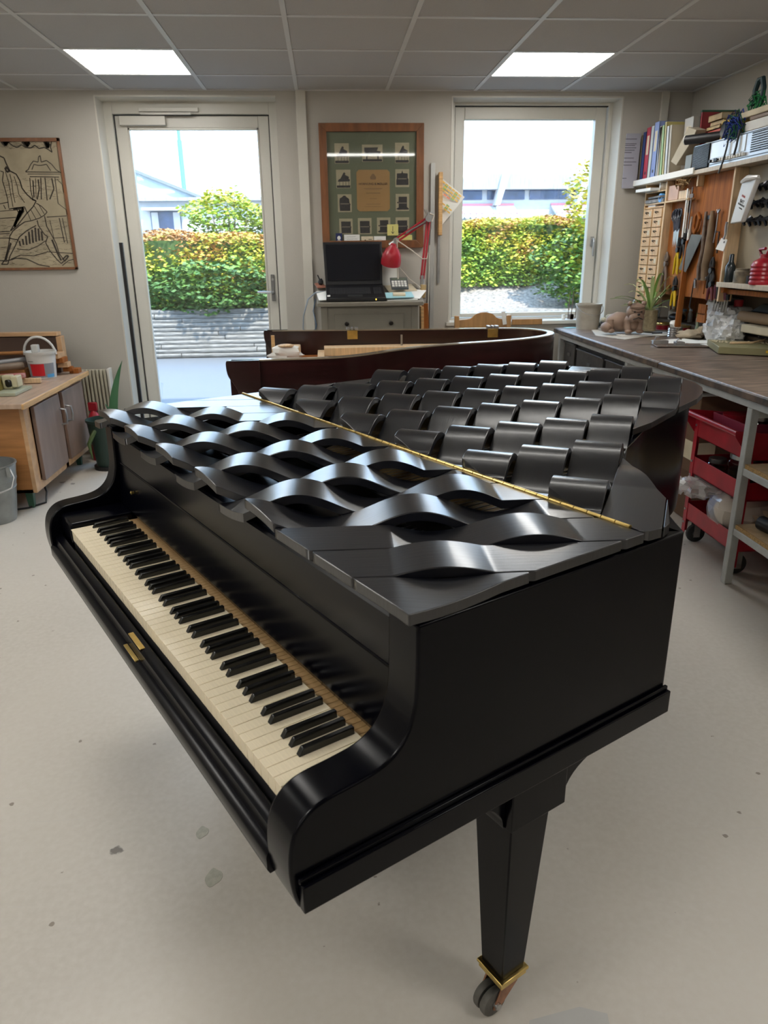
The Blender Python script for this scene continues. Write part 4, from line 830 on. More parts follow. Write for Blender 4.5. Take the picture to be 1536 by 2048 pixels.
for (z0, z1) in ((.545, .635), (.36, .445), (.12, .205)):
    e = .003
    obj('tray', MB().box(tx0 + e, tx1 - e, ty0 + e, ty1 - e, z0, z0 + .004).box(tx0 + e, tx0 + 2 * e, ty0 + e, ty1 - e, z0, z1).box(tx1 - 2 * e, tx1 - e, ty0 + e, ty1 - e, z0, z1).box(tx0 + e, tx1 - e, ty0 + e, ty0 + 2 * e, z0, z1).box(tx0 + e, tx1 - e, ty1 - 2 * e, ty1 - e, z0, z1), M_red, tr, bev=.001)
obj('handle', MB().tube([(tx0 - .06, ty0 + .0, .668), (tx0 - .06, ty1 - .0, .668)], .012, n=12).prism([(tx0 + .01, .55), (tx0 - .07, .655), (tx0 - .07, .68), (tx0 + .12, .66), (tx0 + .12, .63)], ty0 - .003, ty0, 'y').prism([(tx0 + .01, .55), (tx0 - .07, .655), (tx0 - .07, .68), (tx0 + .12, .66), (tx0 + .12, .63)], ty1, ty1 + .003, 'y'), M_red, tr)
for (x, y) in ((tx0 + .05, ty1 - .05), (tx0 + .05, ty0 + .04), (tx1 - .05, ty1 - .05), (tx1 - .05, ty0 + .04)):
    wv = obj('caster_wheel', MB().lathe([(.005, -.012), (.036, -.012), (.046, -.009), (.048, 0), (.046, .009), (.036, .012), (.005, .012)], (x, y, .048), 26, Matrix.Rotation(radians(90), 3, 'X')), M_rubber, tr)
    obj('hub', MB().cyl((x, y - .014, .048), (x, y + .014, .048), .018).box(x - .016, x + .016, y - .019, y - .016, .03, .12).box(x - .016, x + .016, y + .016, y + .019, .03, .12), M_steel, wv)
# things on the trolley
one('red_tin', MB().lathe([(0, 0), (.058, 0), (.058, .04), (.06, .04), (.06, .055), (0, .056)], (1.925, 3.285, .615), 26), M_red, 'round red tin on the top tray of the trolley', 'tin')
rt_ = thing('red_plastic_tub', 'rectangular dull red tub on the top tray of the trolley', 'tub', (1.95, 3.10, .549))
obj('tub', MB().prism([(1.86, .549), (1.85, .665), (1.856, .665), (1.865, .555), (2.11, .555), (2.116, .665), (2.122, .665), (2.115, .549)], 3.07, 3.36, 'y').box(1.86, 2.115, 3.07, 3.075, .549, .665).box(1.86, 2.115, 3.355, 3.36, .549, .665), mat('dull_red_plastic', (.25, .03, .06), .45), rt_, bev=.002)
M_jar = glass_mat('jar_glass', (.75, .8, .8), .12)
def jar(name, x, y, z, r, h, lab, filled=M_dark, lid=M_steel):
    t_ = thing(name, lab, 'jar', (x, y, z)); obj('glass_body', MB().lathe([(0, 0), (r, 0), (r, h * .8), (r * .85, h * .9), (r * .85, h), (r * .8, h)], (x, y, z), 24), M_jar, t_)
    obj('contents', MB().lathe([(0, .004), (r * .92, .004), (r * .92, h * .5), (0, h * .55)], (x, y, z), 18), filled, t_); obj('lid', MB().lathe([(0, h + .012), (r * .9, h + .012), (r * .92, h), (r * .92, h - .01)], (x, y, z), 24), lid, t_); return t_
jar('glass_jar', 1.965, 3.155, .555, .06, .125, 'glass jar with metal lid in the red tub on the trolley')
jar('glass_jar', 1.93, 3.16, .365, .075, .13, 'wide clip-top glass jar on the middle trolley tray', mat('brown_screws', (.06, .03, .02), .5, .3))
jar('glass_jar', 1.88, 3.31, .365, .045, .07, 'small jar left on the middle trolley tray', M_rust)
jar('glass_jar', 1.95, 2.99, .365, .04, .08, 'small dark jar right on the middle trolley tray', mat('dark_blue_bits', (.02, .05, .12), .4))
one('dark_bottle', MB().lathe([(0, 0), (.045, 0), (.05, .05), (.045, .12), (.02, .16), (.02, .19), (0, .19)], (2.0, 2.965, .555), 20), mat('dark_blue_plastic', (.03, .05, .07), .25), 'dark blue bottle at the right edge of the top trolley tray', 'bottle')
pb = thing('plastic_bag', 'clear plastic bag of beige material on the bottom trolley tray', 'bag', (1.93, 3.12, .125))
obj('contents', MB().ell((1.92, 3.10, .235), .13, .125, .105, jit=.05, n=20, m=12), mat('beige_wool', (.55, .45, .33), .7, noise=.2, nscale=12, bump=.4, bscale=20), pb)
obj('blue_label', MB().ell((1.845, 3.215, .235), .03, .045, .05, jit=.1), mat('blue_print', (.01, .12, .50), .5), pb)
M_film = mat('clear_film', (.75, .73, .72), .12, noise=.1, spec=.9, alpha=.38)
fl = MB(); fl.ell((1.91, 3.11, .24), .143, .137, .118, jit=.07, n=22, m=12)
fl.ell((1.79, 3.30, .305), .085, .115, .04, jit=.35, n=18, m=8); fl.ell((1.735, 3.41, .285), .05, .09, .04, jit=.4, n=14, m=8); fl.ell((1.70, 3.47, .27), .03, .06, .03, jit=.4, n=12, m=7)
obj('film', fl, M_film, pb, smooth=20)
# ================================================================ WALL UNIT above the bench
XF, XBK, XCR = 2.24, 2.29, 2.318
M_shelfedge = mat('pale_shelf_wood', (.50, .42, .32), .5, noise=.15, nscale=6, stretch=(1, 12, 1))
wu = thing('wall_shelf_unit', 'wooden wall tool rack with drawers, pegged tools and a long top shelf', 'shelf', (2.4, 4.4, .9))
obj('top_shelf', MB().box(2.215, 2.59, 3.2, 5.50, 1.822, 1.846), M_shelfedge, wu, bev=.002)
obj('top_shelf_edge', MB().box(2.205, 2.216, 4.62, 5.515, 1.826, 1.862), M_paper, wu, bev=.002)
obj('back_panel', MB().box(XBK, XBK + .015, 4.20, 5.05, 1.12, 1.82).box(2.575, 2.59, 4.75, 5.5, .925, 1.35), M_orange, wu)
obj('back_panel', MB().box(XCR, XCR + .015, 3.2, 4.19, 1.165, 1.82).box(2.578, 2.59, 3.2, 4.74, .925, 1.4), mat('cream_painted_board', (.34, .29, .21), .6, noise=.12, nscale=3), wu, label='cream painted back panel')
obj('side_panel', MB().box(XF, 2.59, 5.352, 5.366, 1.055, 1.822), M_wood, wu, bev=.002)
obj('side_panel', MB().box(XF, XBK, 5.030, 5.046, 1.05, 1.822), M_palewood, wu, bev=.002)
obj('side_panel', MB().box(XF + .01, XBK, 4.632, 4.648, 1.76, 1.822), M_palewood, wu, bev=.002)
obj('side_panel', MB().prism([(XF + .01, BZ), (XF + .02, 1.45), (XBK, 1.48), (XBK, BZ)], 4.705, 4.72, 'y'), M_orange, wu, bev=.002)
obj('side_panel', MB().box(XF, XCR, 4.190, 4.206, 1.12, 1.822), M_palewood, wu, bev=.002)
obj('cubby_shelf', MB().box(XF, XBK, 4.72, 5.04, 1.69, 1.70).box(XF, 2.5, 5.05, 5.35, 1.69, 1.70), M_palewood, wu, bev=.002)
obj('cubby_shelf', MB().box(XF, 2.5, 5.05, 5.35, 1.765, 1.773), M_palewood, wu, bev=.002)
obj('lower_shelf', MB().box(2.215, XCR, 3.2, 4.19, 1.202, 1.228), M_shelfedge, wu, bev=.002)
obj('shelf_cleat', MB().box(2.25, XCR, 4.165, 4.188, 1.17, 1.20).box(2.27, XCR, 3.3, 4.16, 1.165, 1.19), M_orange, wu)
dz = [1.665 - k * .0605 for k in range(11)]
dru = obj('drawer_case', MB().box(XF + .002, XBK, 5.048, 5.058, 1.045, 1.675).box(XF + .002, XBK, 5.196, 5.21, 1.045, 1.675).box(XF + .002, XBK, 5.34, 5.352, 1.045, 1.675).box(XF + .002, XBK, 5.048, 5.352, 1.667, 1.677).box(XF + .03, XBK, 5.05, 5.35, 1.045, 1.67), M_wood, wu)
hk = mat('dark_hook', (.03, .025, .02), .4, .6)
for c in range(2):
    for r in range(10):
        y0 = 5.060 + c * .152; z1 = dz[r] - .002
        d = obj('small_drawer', MB().box(XF - .004, XF + .03, y0, y0 + .133, z1 - .056, z1), mat('drawer_birch', (.60, .38, .19), .5, noise=.25, nscale=7, stretch=(1, 9, 1)), wu, bev=.002)
        yc = y0 + .066
        obj('drawer_pull', MB().tube([(XF - .004, yc - .014, z1 - .024), (XF - .018, yc - .010, z1 - .020), (XF - .020, yc, z1 - .020), (XF - .018, yc + .010, z1 - .022), (XF - .004, yc + .014, z1 - .030)], .003, n=6), hk, d)
        if (r + c) % 2: obj('drawer_label', MB().box(XF - .0055, XF - .004, yc - .050, yc - .022, z1 - .044, z1 - .014), M_cream, d, smooth=0)
# papers and small boxes in the cubbies
one('paper_stack', MB().obox((2.27, 5.26, 1.783), .20, .19, .018, .12), M_paper, 'stack of curled papers in the top left cubby of the rack', 'paper'); one('paper_roll', MB().cyl((2.24, 5.14, 1.80), (2.38, 5.10, 1.802), .026), M_paper, 'short white paper roll in the top left cubby', 'roll')
one('magazine_pile', MB().obox((2.32, 5.2, 1.712), .17, .26, .020, .05).obox((2.31, 5.2, 1.735), .15, .24, .012, -.1), mat('grey_magazines', (.22, .21, .20), .6, noise=.4, nscale=30), 'pile of grey magazines on the second cubby shelf', 'magazines')
one('small_box', MB().box(2.25, 2.34, 5.20, 5.32, 1.678, 1.689).box(2.252, 2.34, 5.21, 5.31, 1.6775, 1.69), M_paper, 'flat whitish packet above the small drawers', 'packet'); one('tape_roll', MB().lathe([(.014, -.012), (.028, -.012), (.028, .012), (.014, .012), (.014, -.012)], (2.25, 5.115, 1.7265), 24, Matrix.Rotation(radians(90), 3, 'Y')), mat('blue_tape', (.10, .35, .75), .45), 'blue tape roll standing on the cubby shelf', 'tape')
one('wooden_box', MB().box(2.25, 2.36, 4.88, 5.02, 1.702, 1.79), mat('pinkish_wood', (.55, .34, .24), .5, noise=.2, nscale=8), 'pinkish wooden block in the cubby right of the paper roll', 'box', bev=.002)
one('wooden_box', MB().box(2.25, 2.33, 4.76, 4.87, 1.702, 1.75), M_palewood, 'pale wooden tray in the cubby beside the string bundle', 'box', bev=.002)
b = MB()
for k in range(16): a = R.uniform(0, 6.28); c0 = (2.235 + R.uniform(-.01, .02), 4.74 + R.uniform(-.03, .06), 1.80 + R.uniform(-.03, .02)); b.tube([c0, (c0[0] + .03 * cos(a), c0[1] + .05, c0[2] + .02 * sin(a)), (c0[0], c0[1] + .09, c0[2] - .02)], .003, n=5)
one('string_bundle', b, mat('jute_string', (.30, .19, .08), .8, noise=.2), 'tangled brown string bundle hanging from the cubby edge', 'string')
# hanging tools -------------------------------------------------------------
XT = 2.272
def T_(y, z, x=XT):      # from the measuring plane x=2.35
    k = x / 2.35; return (x, y * k, 1.415 + (z - 1.415) * k)
def tool(name, lab, cat, parts):
    p0 = parts[0][1].v[0]; t_ = thing(name, lab, cat, p0)
    for nm, mb, m_ in parts: obj(nm, mb, m_, t_, bev=0, smooth=45)
    return t_
for k in range(4):
    y = 5.12 - .022 * k + (.01 if k == 3 else 0); z = 1.615 + .008 * (k % 2); x = XT - .012 * k
    c = T_(y, z, x); ring = [(c[0], c[1] + .026 * cos(a * pi / 6), c[2] + .030 * sin(a * pi / 6)) for a in range(13)]
    ring2 = [(c[0] - .006, c[1] - .045 + .02 * cos(a * pi / 6), c[2] + .004 + .026 * sin(a * pi / 6)) for a in range(13)]
    piv = (c[0], c[1] - .035, c[2] - .095)
    tool('scissors', ['dark handled scissors at the left of the hanging bunch', 'second dark scissors in the hanging bunch', 'third dark scissors in the hanging bunch', 'rightmost dark scissors of the hanging bunch'][k], 'scissors',
         [('handle', MB().tube(ring, .0055).tube(ring2, .0055).tube([(c[0], c[1] - .01, c[2] - .028), piv], .008).tube([(c[0], c[1] - .04, c[2] - .02), piv], .008), mat('dark_blue_handle', (.025, .025, .04), .35)),
          ('blade', MB().add([(piv[0] - .002, piv[1] + .012, piv[2] + .01), (piv[0] - .002, piv[1] - .012, piv[2] + .01), (piv[0] - .002, piv[1] + .006 - .006 * k, piv[2] - .10)], [(0, 1, 2), (2, 1, 0)]).add([(piv[0] - .004, piv[1] + .006, piv[2] + .01), (piv[0] - .004, piv[1] - .016, piv[2] + .006), (piv[0] - .004, piv[1] - .018 + .004 * k, piv[2] - .098)], [(0, 1, 2), (2, 1, 0)]), M_steel)])
def pliers(lab, y, z, col, hl=.10, x=XT, spread=.028, name='pliers'):
    c = T_(y, z, x); m_ = mat('grip_' + col[0], col[1], .4)
    tool(name, lab, 'pliers', [('jaws', MB().tube([(c[0], c[1] + .012, c[2] + .02), (c[0], c[1] + .016, c[2] + .045), (c[0], c[1] + .002, c[2] + .075)], [.012, .010, .004]).tube([(c[0], c[1] - .012, c[2] + .02), (c[0], c[1] - .016, c[2] + .045), (c[0], c[1] - .002, c[2] + .075)], [.012, .010, .004]).cyl((c[0] - .012, c[1], c[2]), (c[0] + .01, c[1], c[2]), .017), M_rust if col[0] == 'rust' else M_dark),
                               ('grip', MB().tube([(c[0], c[1] - .005, c[2]), (c[0] - .002, c[1] + spread * .6, c[2] - hl * .35), (c[0] - .002, c[1] + spread, c[2] - hl)], [.008, .010, .007]), m_), ('grip', MB().tube([(c[0], c[1] + .005, c[2]), (c[0] - .002, c[1] - spread * .6, c[2] - hl * .35), (c[0] - .002, c[1] - spread, c[2] - hl)], [.008, .010, .007]), m_)])
YEL = ('yellow', (.62, .42, .01)); RST = ('rust', (.16, .11, .09)); BLK = ('black', (.02, .02, .02))
pliers('yellow handled cutters hanging left of the hand saw', 5.00, 1.40, YEL, .15)
pliers('second yellow handled cutters, half behind the saw blade', 4.955, 1.40, YEL, .14, XT + .02)
pliers('yellow handled pliers hanging lowest in the rack', 4.985, 1.155, YEL, .11, XT - .01)
pliers('old rusty pincers with long handles beside the small drawers', 5.16, 1.31, RST, .18, XT, .036, 'pincers')
pliers('black handled pliers next to the cutters under the scissors', 4.93, 1.45, BLK, .10)
pliers('dark red tongs in the right tool bay', 4.50, 1.20, ('dark_red', (.12, .02, .03)), .09, XT, .03, 'tongs')
pliers('black clamp pliers below the hanging cloth strip', 4.52, 1.28, BLK, .10, XT)
tool('white_ruler', 'white folding rule hanging by the divider of the rack', 'ruler', [('rule', MB().box(XF + .0, XF + .006, 4.730, 4.742, 1.475, 1.755).box(XF + .008, XF + .012, 4.722, 4.728, 1.50, 1.74), M_paper)])
tool('caliper', 'steel caliper hanging by the white rule', 'caliper', [('beam', MB().box(XF + .01, XF + .014, 4.69, 4.70, 1.50, 1.76).box(XF + .008, XF + .016, 4.67, 4.712, 1.70, 1.722), M_rust)])
tool('white_scraper', 'white handled scraper hanging above the saw', 'scraper', [('handle', MB().tube([T_(4.86, 1.60), T_(4.865, 1.53), T_(4.87, 1.505), T_(4.88, 1.44)], [.006, .007, .013, .006]), M_paper)])
sw = [T_(4.84, 1.493, XT - .01), T_(4.69, 1.487, XT - .01), T_(4.855, 1.262, XT - .01), T_(4.96, 1.28, XT - .01)]
tool('hand_saw', 'hand saw with a dull trapezoid blade hanging at a slant', 'saw', [('blade', MB().add(sw + [(p[0] + .0015, p[1], p[2]) for p in sw], [(0, 1, 2, 3), (7, 6, 5, 4), (0, 4, 5, 1), (1, 5, 6, 2), (2, 6, 7, 3), (3, 7, 4, 0)]), mat('dull_saw_steel', (.10, .085, .07), .45, .5, noise=.3)),
      ('handle', MB().tube([T_(4.80, 1.50), T_(4.825, 1.54), T_(4.81, 1.60), T_(4.78, 1.615), T_(4.755, 1.58), T_(4.77, 1.53), T_(4.80, 1.50)], .010), M_orange)])
for k, (y, lab) in enumerate(((4.68, 'brown wooden bow saw frame, left of the cloth strip'), (4.60, 'beige cloth strip hanging in the right tool bay'))):
    pts = [T_(y, 1.62), T_(y - .01, 1.50), T_(y - .02, 1.40), T_(y - .0, 1.30), T_(y - .01, 1.22)]
    tool('cloth_strip' if k else 'leather_strap', lab, 'strip', [('strip', MB().tube(pts, [.012, .022, .030, .026, .024] if k else [.008, .014, .014, .016, .014]), mat('drab_cloth', (.22, .15, .09), .8, noise=.3) if k else M_rust)])
tool('spanner', 'steel spanner hanging at the right of the tool bay', 'spanner', [('shaft', MB().tube([T_(4.53, 1.60), T_(4.53, 1.52), T_(4.54, 1.44)], .005).tube([T_(4.545, 1.625), T_(4.53, 1.605), T_(4.515, 1.625)], .006), M_steel)])
tool('try_square', 'dark try square hanging right of the spanner', 'square', [('blade', MB().tube([T_(4.53, 1.50), T_(4.49, 1.50), T_(4.485, 1.38)], .004), M_dark)])
tool('fret_saw', 'black wire fret saw frame hanging low in the right bay', 'saw', [('frame', MB().tube([T_(4.72, 1.225), T_(4.63, 1.225), T_(4.60, 1.225)], .004).tube([T_(4.725, 1.215), T_(4.745, 1.05), T_(4.70, 1.03)], .004), M_dark), ('handle', MB().tube([T_(4.71, 1.22), T_(4.70, 1.17)], .009), M_steel)])
tool('hammer', 'small steel hammer hanging by the fret saw', 'hammer', [('head', MB().tube([T_(4.60, 1.235), T_(4.56, 1.235)], .010), M_steel), ('shaft', MB().tube([T_(4.58, 1.23), T_(4.585, 1.14)], .005), M_orange)])
tool('black_file', 'black file stuck behind the spoke divider', 'file', [('body', MB().box(2.278, 2.288, 4.78, 4.80, 1.62, 1.74), M_dark)])
tool('magnet_block', 'black magnet block on the orange panel above the cloth strip', 'block', [('block', MB().box(2.275, 2.289, 4.48, 4.54, 1.57, 1.592), M_dark)])
for k in range(6):
    y = 4.44 - .03 * k; pts = [T_(y, 1.20 - .01 * k), T_(y - .005, 1.12), T_(y, 1.05)]
    tool('screwdriver', ['dark screwdriver, first from the left in the low row of the right bay', 'second dark screwdriver in the low row', 'third dark screwdriver in the low row', 'fourth dark screwdriver in the low row', 'fifth dark screwdriver in the low row', 'last dark screwdriver in the low row by the pale divider'][k], 'screwdriver', [('handle', MB().tube(pts[:2], [.012, .009]), M_dark if k % 2 else mat('dark_maroon', (.10, .01, .03), .4)), ('shaft', MB().tube(pts[1:], .004), M_steel)])
# small clamps row near the bench (wooden comb)
b = MB()
for k in range(6): b.box(2.26, 2.272, 4.44 - k * .016, 4.45 - k * .016, 1.03, 1.09)
one('stick_comb', b.box(2.26, 2.272, 4.355, 4.452, .985, 1.04), M_orange, 'wooden comb-like bundle of sticks behind the jars', 'sticks')
# things in the cream bay
pk = thing('plastic_sleeve', 'long white printed plastic packet hanging on the cream panel', 'packet', (2.30, 4.18, 1.53))
q = [T_(4.285, 1.755, 2.22), T_(4.14, 1.765, 2.22), T_(4.235, 1.545, 2.22), T_(4.355, 1.54, 2.22)]
sl = MB(); sl.add([(p[0] - .014, p[1], p[2]) for p in q] + [(p[0] + .014, p[1], p[2]) for p in q], [(0, 1, 2, 3), (7, 6, 5, 4), (0, 4, 5, 1), (1, 5, 6, 2), (2, 6, 7, 3), (3, 7, 4, 0)])
obj('sleeve', sl, mat('white_printed_film', (.62, .60, .58), .3, noise=.1), pk, bev=.006)
cen = [sum(p[i] for p in q) / 4 for i in range(3)]
obj('ruffle', MB().tube([(2.21, q[0][1] + .005, q[0][2]), (2.20, (q[0][1] + q[1][1]) / 2, q[0][2] + .012), (2.21, q[1][1] - .01, q[1][2] + .002)], [.010, .016, .009]), mat('white_printed_film', (.6, .6, .6)), pk)
lr = (radians(90), radians(0), radians(-90))
def ltxt(body, size, dy, dz, m_, rx=-.32):
    M = Matrix.Rotation(radians(-90), 4, 'Z') @ Matrix.Rotation(radians(90), 4, 'X') @ Matrix.Rotation(rx, 4, 'Z')
    o_ = text('lettering', body, size, (2.2055, cen[1] + dy, cen[2] + dz), m_, pk, rot=M.to_euler())
ltxt('REINE', .014, -.008, .025, mat('red_print', (.45, .05, .04), .6)); ltxt('BAT', .024, .0, .0, M_ink); ltxt('KORKEKUR', .013, .003, -.016, M_ink); ltxt('wattelin', .011, .006, -.032, M_ink)
tg = thing('hanging_tag', 'square white tag hanging on a clip from the shelf divider', 'tag', (2.22, 4.2, 1.42))
q = [(2.228, 4.225, 1.462), (2.232, 4.165, 1.452), (2.228, 4.185, 1.392), (2.222, 4.262, 1.404)]
obj('tag', MB().add(q + [(p[0] + .003, p[1], p[2]) for p in q], [(0, 1, 2, 3), (7, 6, 5, 4), (0, 4, 5, 1), (1, 5, 6, 2), (2, 6, 7, 3), (3, 7, 4, 0)]), M_paper, tg)
obj('clip', MB().tube([(2.226, 4.195, 1.455), (2.23, 4.19, 1.48), (2.232, 4.20, 1.52), (2.232, 4.195, 1.545)], .006), M_steel, tg)
obj('printed_mark', MB().add([(2.2265, 4.188, 1.446), (2.2265, 4.176, 1.443), (2.2245, 4.180, 1.434), (2.2245, 4.190, 1.436)], [(0, 1, 2, 3)]), M_ink, tg, smooth=0)
for k, (z, lab) in enumerate(((1.715, 'top row of black tuning tools on the cream panel'), (1.635, 'middle row of black tuning tools on the cream panel'), (1.55, 'lowest row of black tuning tools on the cream panel'))):
    t_ = thing('tool_holder', lab, 'tool rack', (2.30, 3.85, z))
    obj('rail', MB().box(XCR - .02, XCR, 3.45, 4.13, z - .006, z + .006), M_dark, t_)
    for n_ in range(13):
        y = 4.11 - n_ * .052 + R.uniform(-.008, .008); h_ = R.uniform(.018, .034)
        obj('hanging_tool', MB().tube([(2.29, y, z + .018 * (n_ % 2)), (2.28, y + .008, z), (2.283, y - .012, z - h_)], [.009, .013, .007], n=6).cyl((2.285, y - .02, z + .004), (2.275, y + .022, z - .004), .010, n=7), mat('blackened_steel', (.025, .025, .03), .28, .6, noise=.3), t_)
one('spray_bottle', MB().lathe([(0, 0), (.024, 0), (.026, .01), (.026, .085), (.018, .10), (.013, .11), (.012, .145), (.009, .15), (0, .15)], (2.262, 4.145, 1.228), 22), mat('dark_bottle_plastic', (.012, .02, .025), .2), 'small black pump bottle on the cream bay shelf', 'bottle')
one('drip_jar', MB().lathe([(0, 0), (.042, 0), (.042, .06), (.036, .066), (.036, .075), (0, .075)], (2.265, 4.02, 1.228), 22), mat('dripped_paint_jar', (.40, .33, .22), .5, noise=.9, nscale=14, col2=(.02, .02, .02)), 'small paint jar with dark drips on the cream bay shelf', 'jar')
one('dark_tin', MB().lathe([(0, 0), (.03, 0), (.03, .04), (0, .042)], (2.28, 3.94, 1.228), 18), M_dark, 'little dark tin between the jar and the red oil can', 'tin')
oc = thing('oil_can', 'red oil can with a spout on the cream bay shelf', 'oil can', (2.258, 3.82, 1.228))
b = MB(); prof = [(0, 0), (.062, 0)]
for k in range(5): prof += [(.066, .012 + k * .02), (.061, .022 + k * .02)]
b.lathe([(r_ * .88, z_) for r_, z_ in prof + [(.055, .115), (.025, .13), (.022, .15), (0, .15)]], (2.258, 3.82, 1.228), 24)
obj('can_body', b, M_red, oc); obj('spout', MB().tube([(2.258, 3.81, 1.36), (2.258, 3.77, 1.42), (2.258, 3.72, 1.47)], [.010, .006, .004]), M_red, oc); obj('lever', MB().tube([(2.258, 3.85, 1.375), (2.258, 3.87, 1.40), (2.258, 3.82, 1.405)], .008), M_red, oc)
one('black_clip', MB().tube([(2.29, 3.73, 1.51), (2.28, 3.75, 1.45), (2.28, 3.78, 1.41)], [.008, .016, .008]).tube([(2.28, 3.73, 1.49), (2.28, 3.72, 1.42)], .008), M_dark, 'black claw tool hanging at the right edge of the cream panel', 'tool')
# ledge behind the bench carrying bottles
M_led = mat('bench_back_ledge', (.10, .075, .05), .6, noise=.3)
one('back_ledge', MB().box(2.445, 2.59, 3.4, 5.49, BZ, .925), M_led, 'low dark ledge at the back of the bench carrying bottles', 'ledge', bev=.003)
# ---------------------------------------------------------------- things on the top shelf
ZS = 1.847
def binder(lab, y0, y1, z1, col, tilt=0, hole=True, label=True, x0=2.235, x1=2.52, name='ring_binder'):
    y0 += .009 if tilt else 0; y1 += .009 if tilt else 0; tilt = -tilt if False else tilt
    t_ = thing(name, lab, 'binder', ((x0 + x1) / 2, (y0 + y1) / 2, ZS))
    def sk(mb):
        for i, v in enumerate(mb.v): mb.v[i] = (v[0], v[1] + (v[2] - ZS) * tilt, v[2])
        return mb
    m_ = mat('binder_' + col[0], col[1], .45, noise=.06)
    obj('cover', sk(MB().box(x0, x1, y0, y0 + .003, ZS, z1).box(x0, x1, y1 - .003, y1, ZS, z1).box(x0, x0 + .003, y0, y1, ZS, z1)), m_, t_)
    obj('pages', sk(MB().box(x0 + .004, x1 - .01, y0 + .004, y1 - .004, ZS + .003, z1 - .01)), M_paper, t_)
    if label: obj('spine_label', sk(MB().box(x0 - .0008, x0, y0 + (y1 - y0) * .25, y1 - (y1 - y0) * .25, ZS + (z1 - ZS) * .5, ZS + (z1 - ZS) * .85)), M_cream, t_, smooth=0)
    if hole: obj('finger_hole', sk(MB().cyl((x0 - .001, (y0 + y1) / 2, ZS + .055), (x0 + .001, (y0 + y1) / 2, ZS + .055), .011)), M_dark, t_)
    return t_
bl = thing('price_list', 'grey printed sheet at the far end of the top shelf', 'paper', (2.2, 5.53, 1.85))
one_ = obj('sheet', MB().box(2.13, 2.232, 5.520, 5.530, 1.815, 2.165), mat('grey_lilac_sheet', (.36, .36, .42), .6), bl)
obj('print', (lambda b_: [b_.ribbon([(2.125, z_), (2.125 + w2, z_)], .0035, 'xz', 5.5195) for z_, w2 in ((2.13, .08), (2.10, .08), (2.09, .07), (2.075, .08), (2.06, .07), (2.045, .05), (2.01, .07), (1.985, .09), (1.965, .06), (1.88, .03))] and b_)(MB()), M_ink, bl, smooth=0)
binder('thin beige folder next to the grey printed sheet', 5.49, 5.505, 2.15, ('beige', (.35, .28, .17)), 0, False, False)
binder('dark blue binder left of the red one', 5.435, 5.485, 2.165, ('navy', (.02, .04, .16)), 0, False, False)
binder('red ring binder with a white label on the top shelf', 5.362, 5.430, 2.185, ('red', (.42, .02, .05)))
binder('white binder between the red and the blue binders', 5.312, 5.358, 2.185, ('white', (.58, .60, .58)), 0, False, False)
binder('pale blue ring binder with a dark hole, tallest on the shelf', 5.235, 5.308, 2.200, ('paleblue', (.22, .28, .55)))
binder('thin grey folder right of the pale blue binder', 5.195, 5.228, 2.16, ('grey', (.30, .31, .33)), 0, False, False)
binder('beige folder leaning beside the grey folder', 5.155, 5.185, 2.165, ('buff', (.45, .37, .22)), .09, False, False)
binder('light green folder leaning on the top shelf', 5.118, 5.150, 2.165, ('green', (.34, .48, .20)), .09, False, False)
binder('yellowish folder leaning beside the green one', 5.085, 5.110, 2.18, ('yellow', (.52, .44, .16)), .09, False, False)
binder('white plastic sleeve leaning in the middle of the folders', 5.045, 5.078, 2.15, ('whitefilm', (.60, .60, .60)), .09, False, False)
binder('tan folder leaning further right', 5.005, 5.035, 2.15, ('tan', (.46, .40, .30)), .09, False, False)
binder('grey box file behind the leaning papers with red top edge', 4.86, 4.98, 2.175, ('boxfile', (.48, .46, .42)), .06, False, True, 2.30, 2.56)
binder('dark green folder top standing at the back of the shelf', 4.84, 4.856, 2.205, ('darkgreen', (.03, .14, .08)), .06, False, False, 2.34, 2.58)
binder('red folder standing behind the box file', 4.815, 4.832, 2.19, ('redfolder', (.35, .04, .05)), .06, False, False, 2.33, 2.58)
one('paper_sleeve', MB().prism([(4.985, 1.93), (4.79, 2.10), (4.68, 2.07), (4.72, 2.02), (4.90, 1.90)], 2.225, 2.29, 'x'), mat('dull_cream_card', (.42, .37, .28), .8, noise=.1), 'cream paper bundle slumping forward off the top shelf', 'paper', bev=.003)
one('grey_card_box', MB().box(2.24, 2.50, 4.73, 4.81, ZS, 1.945), mat('grey_card_box_m', (.22, .24, .24), .6), 'small grey box left of the radio', 'box', bev=.003)
# radio
ra = thing('radio_receiver', 'wide old radio with a silver front and black speaker end on the top shelf', 'radio', (2.35, 4.3, ZS))
M_rad = mat('brushed_silver_front', (.52, .52, .53), .3, .35, noise=.08, nscale=20, stretch=(1, 1, 30))
obj('cabinet', MB().box(2.245, 2.50, 3.55, 4.70, ZS, 1.985), M_orange, ra, bev=.003)
fr_ = obj('front_panel', MB().box(2.238, 2.246, 3.55, 4.70, ZS, 1.983), M_rad, ra, bev=.001)
obj('speaker_grille', MB().box(2.232, 2.239, 4.50, 4.70, ZS + .004, 1.978), mat('black_grille_cloth', (.006, .006, .007), .8, spec=.1), ra, bev=.001)
b = MB(); z = ZS + .010
while z < 1.972: b.box(2.2305, 2.2325, 4.505, 4.695, z, z + .002); z += .006
obj('grille_line', b, M_tbf, ra, kind='stuff')
b = MB(); z = ZS + .030
while z < 1.965:
    for k in range(26): b.box(2.235, 2.239, 3.72 + k * .0135, 3.728 + k * .0135, z, z + .006)
    z += .011
obj('speaker_perforation', b, M_dark, ra, kind='stuff')
obj('dial_glass', MB().box(2.234, 2.238, 4.12, 4.48, ZS + .045, 1.972), mat('dial_glass', (.66, .68, .68), .12, noise=.05), ra)
b = MB()
for k in range(14): y = 4.46 - k * .026; b.box(2.222, 2.239, y - .010, y, ZS + .022, ZS + .038)
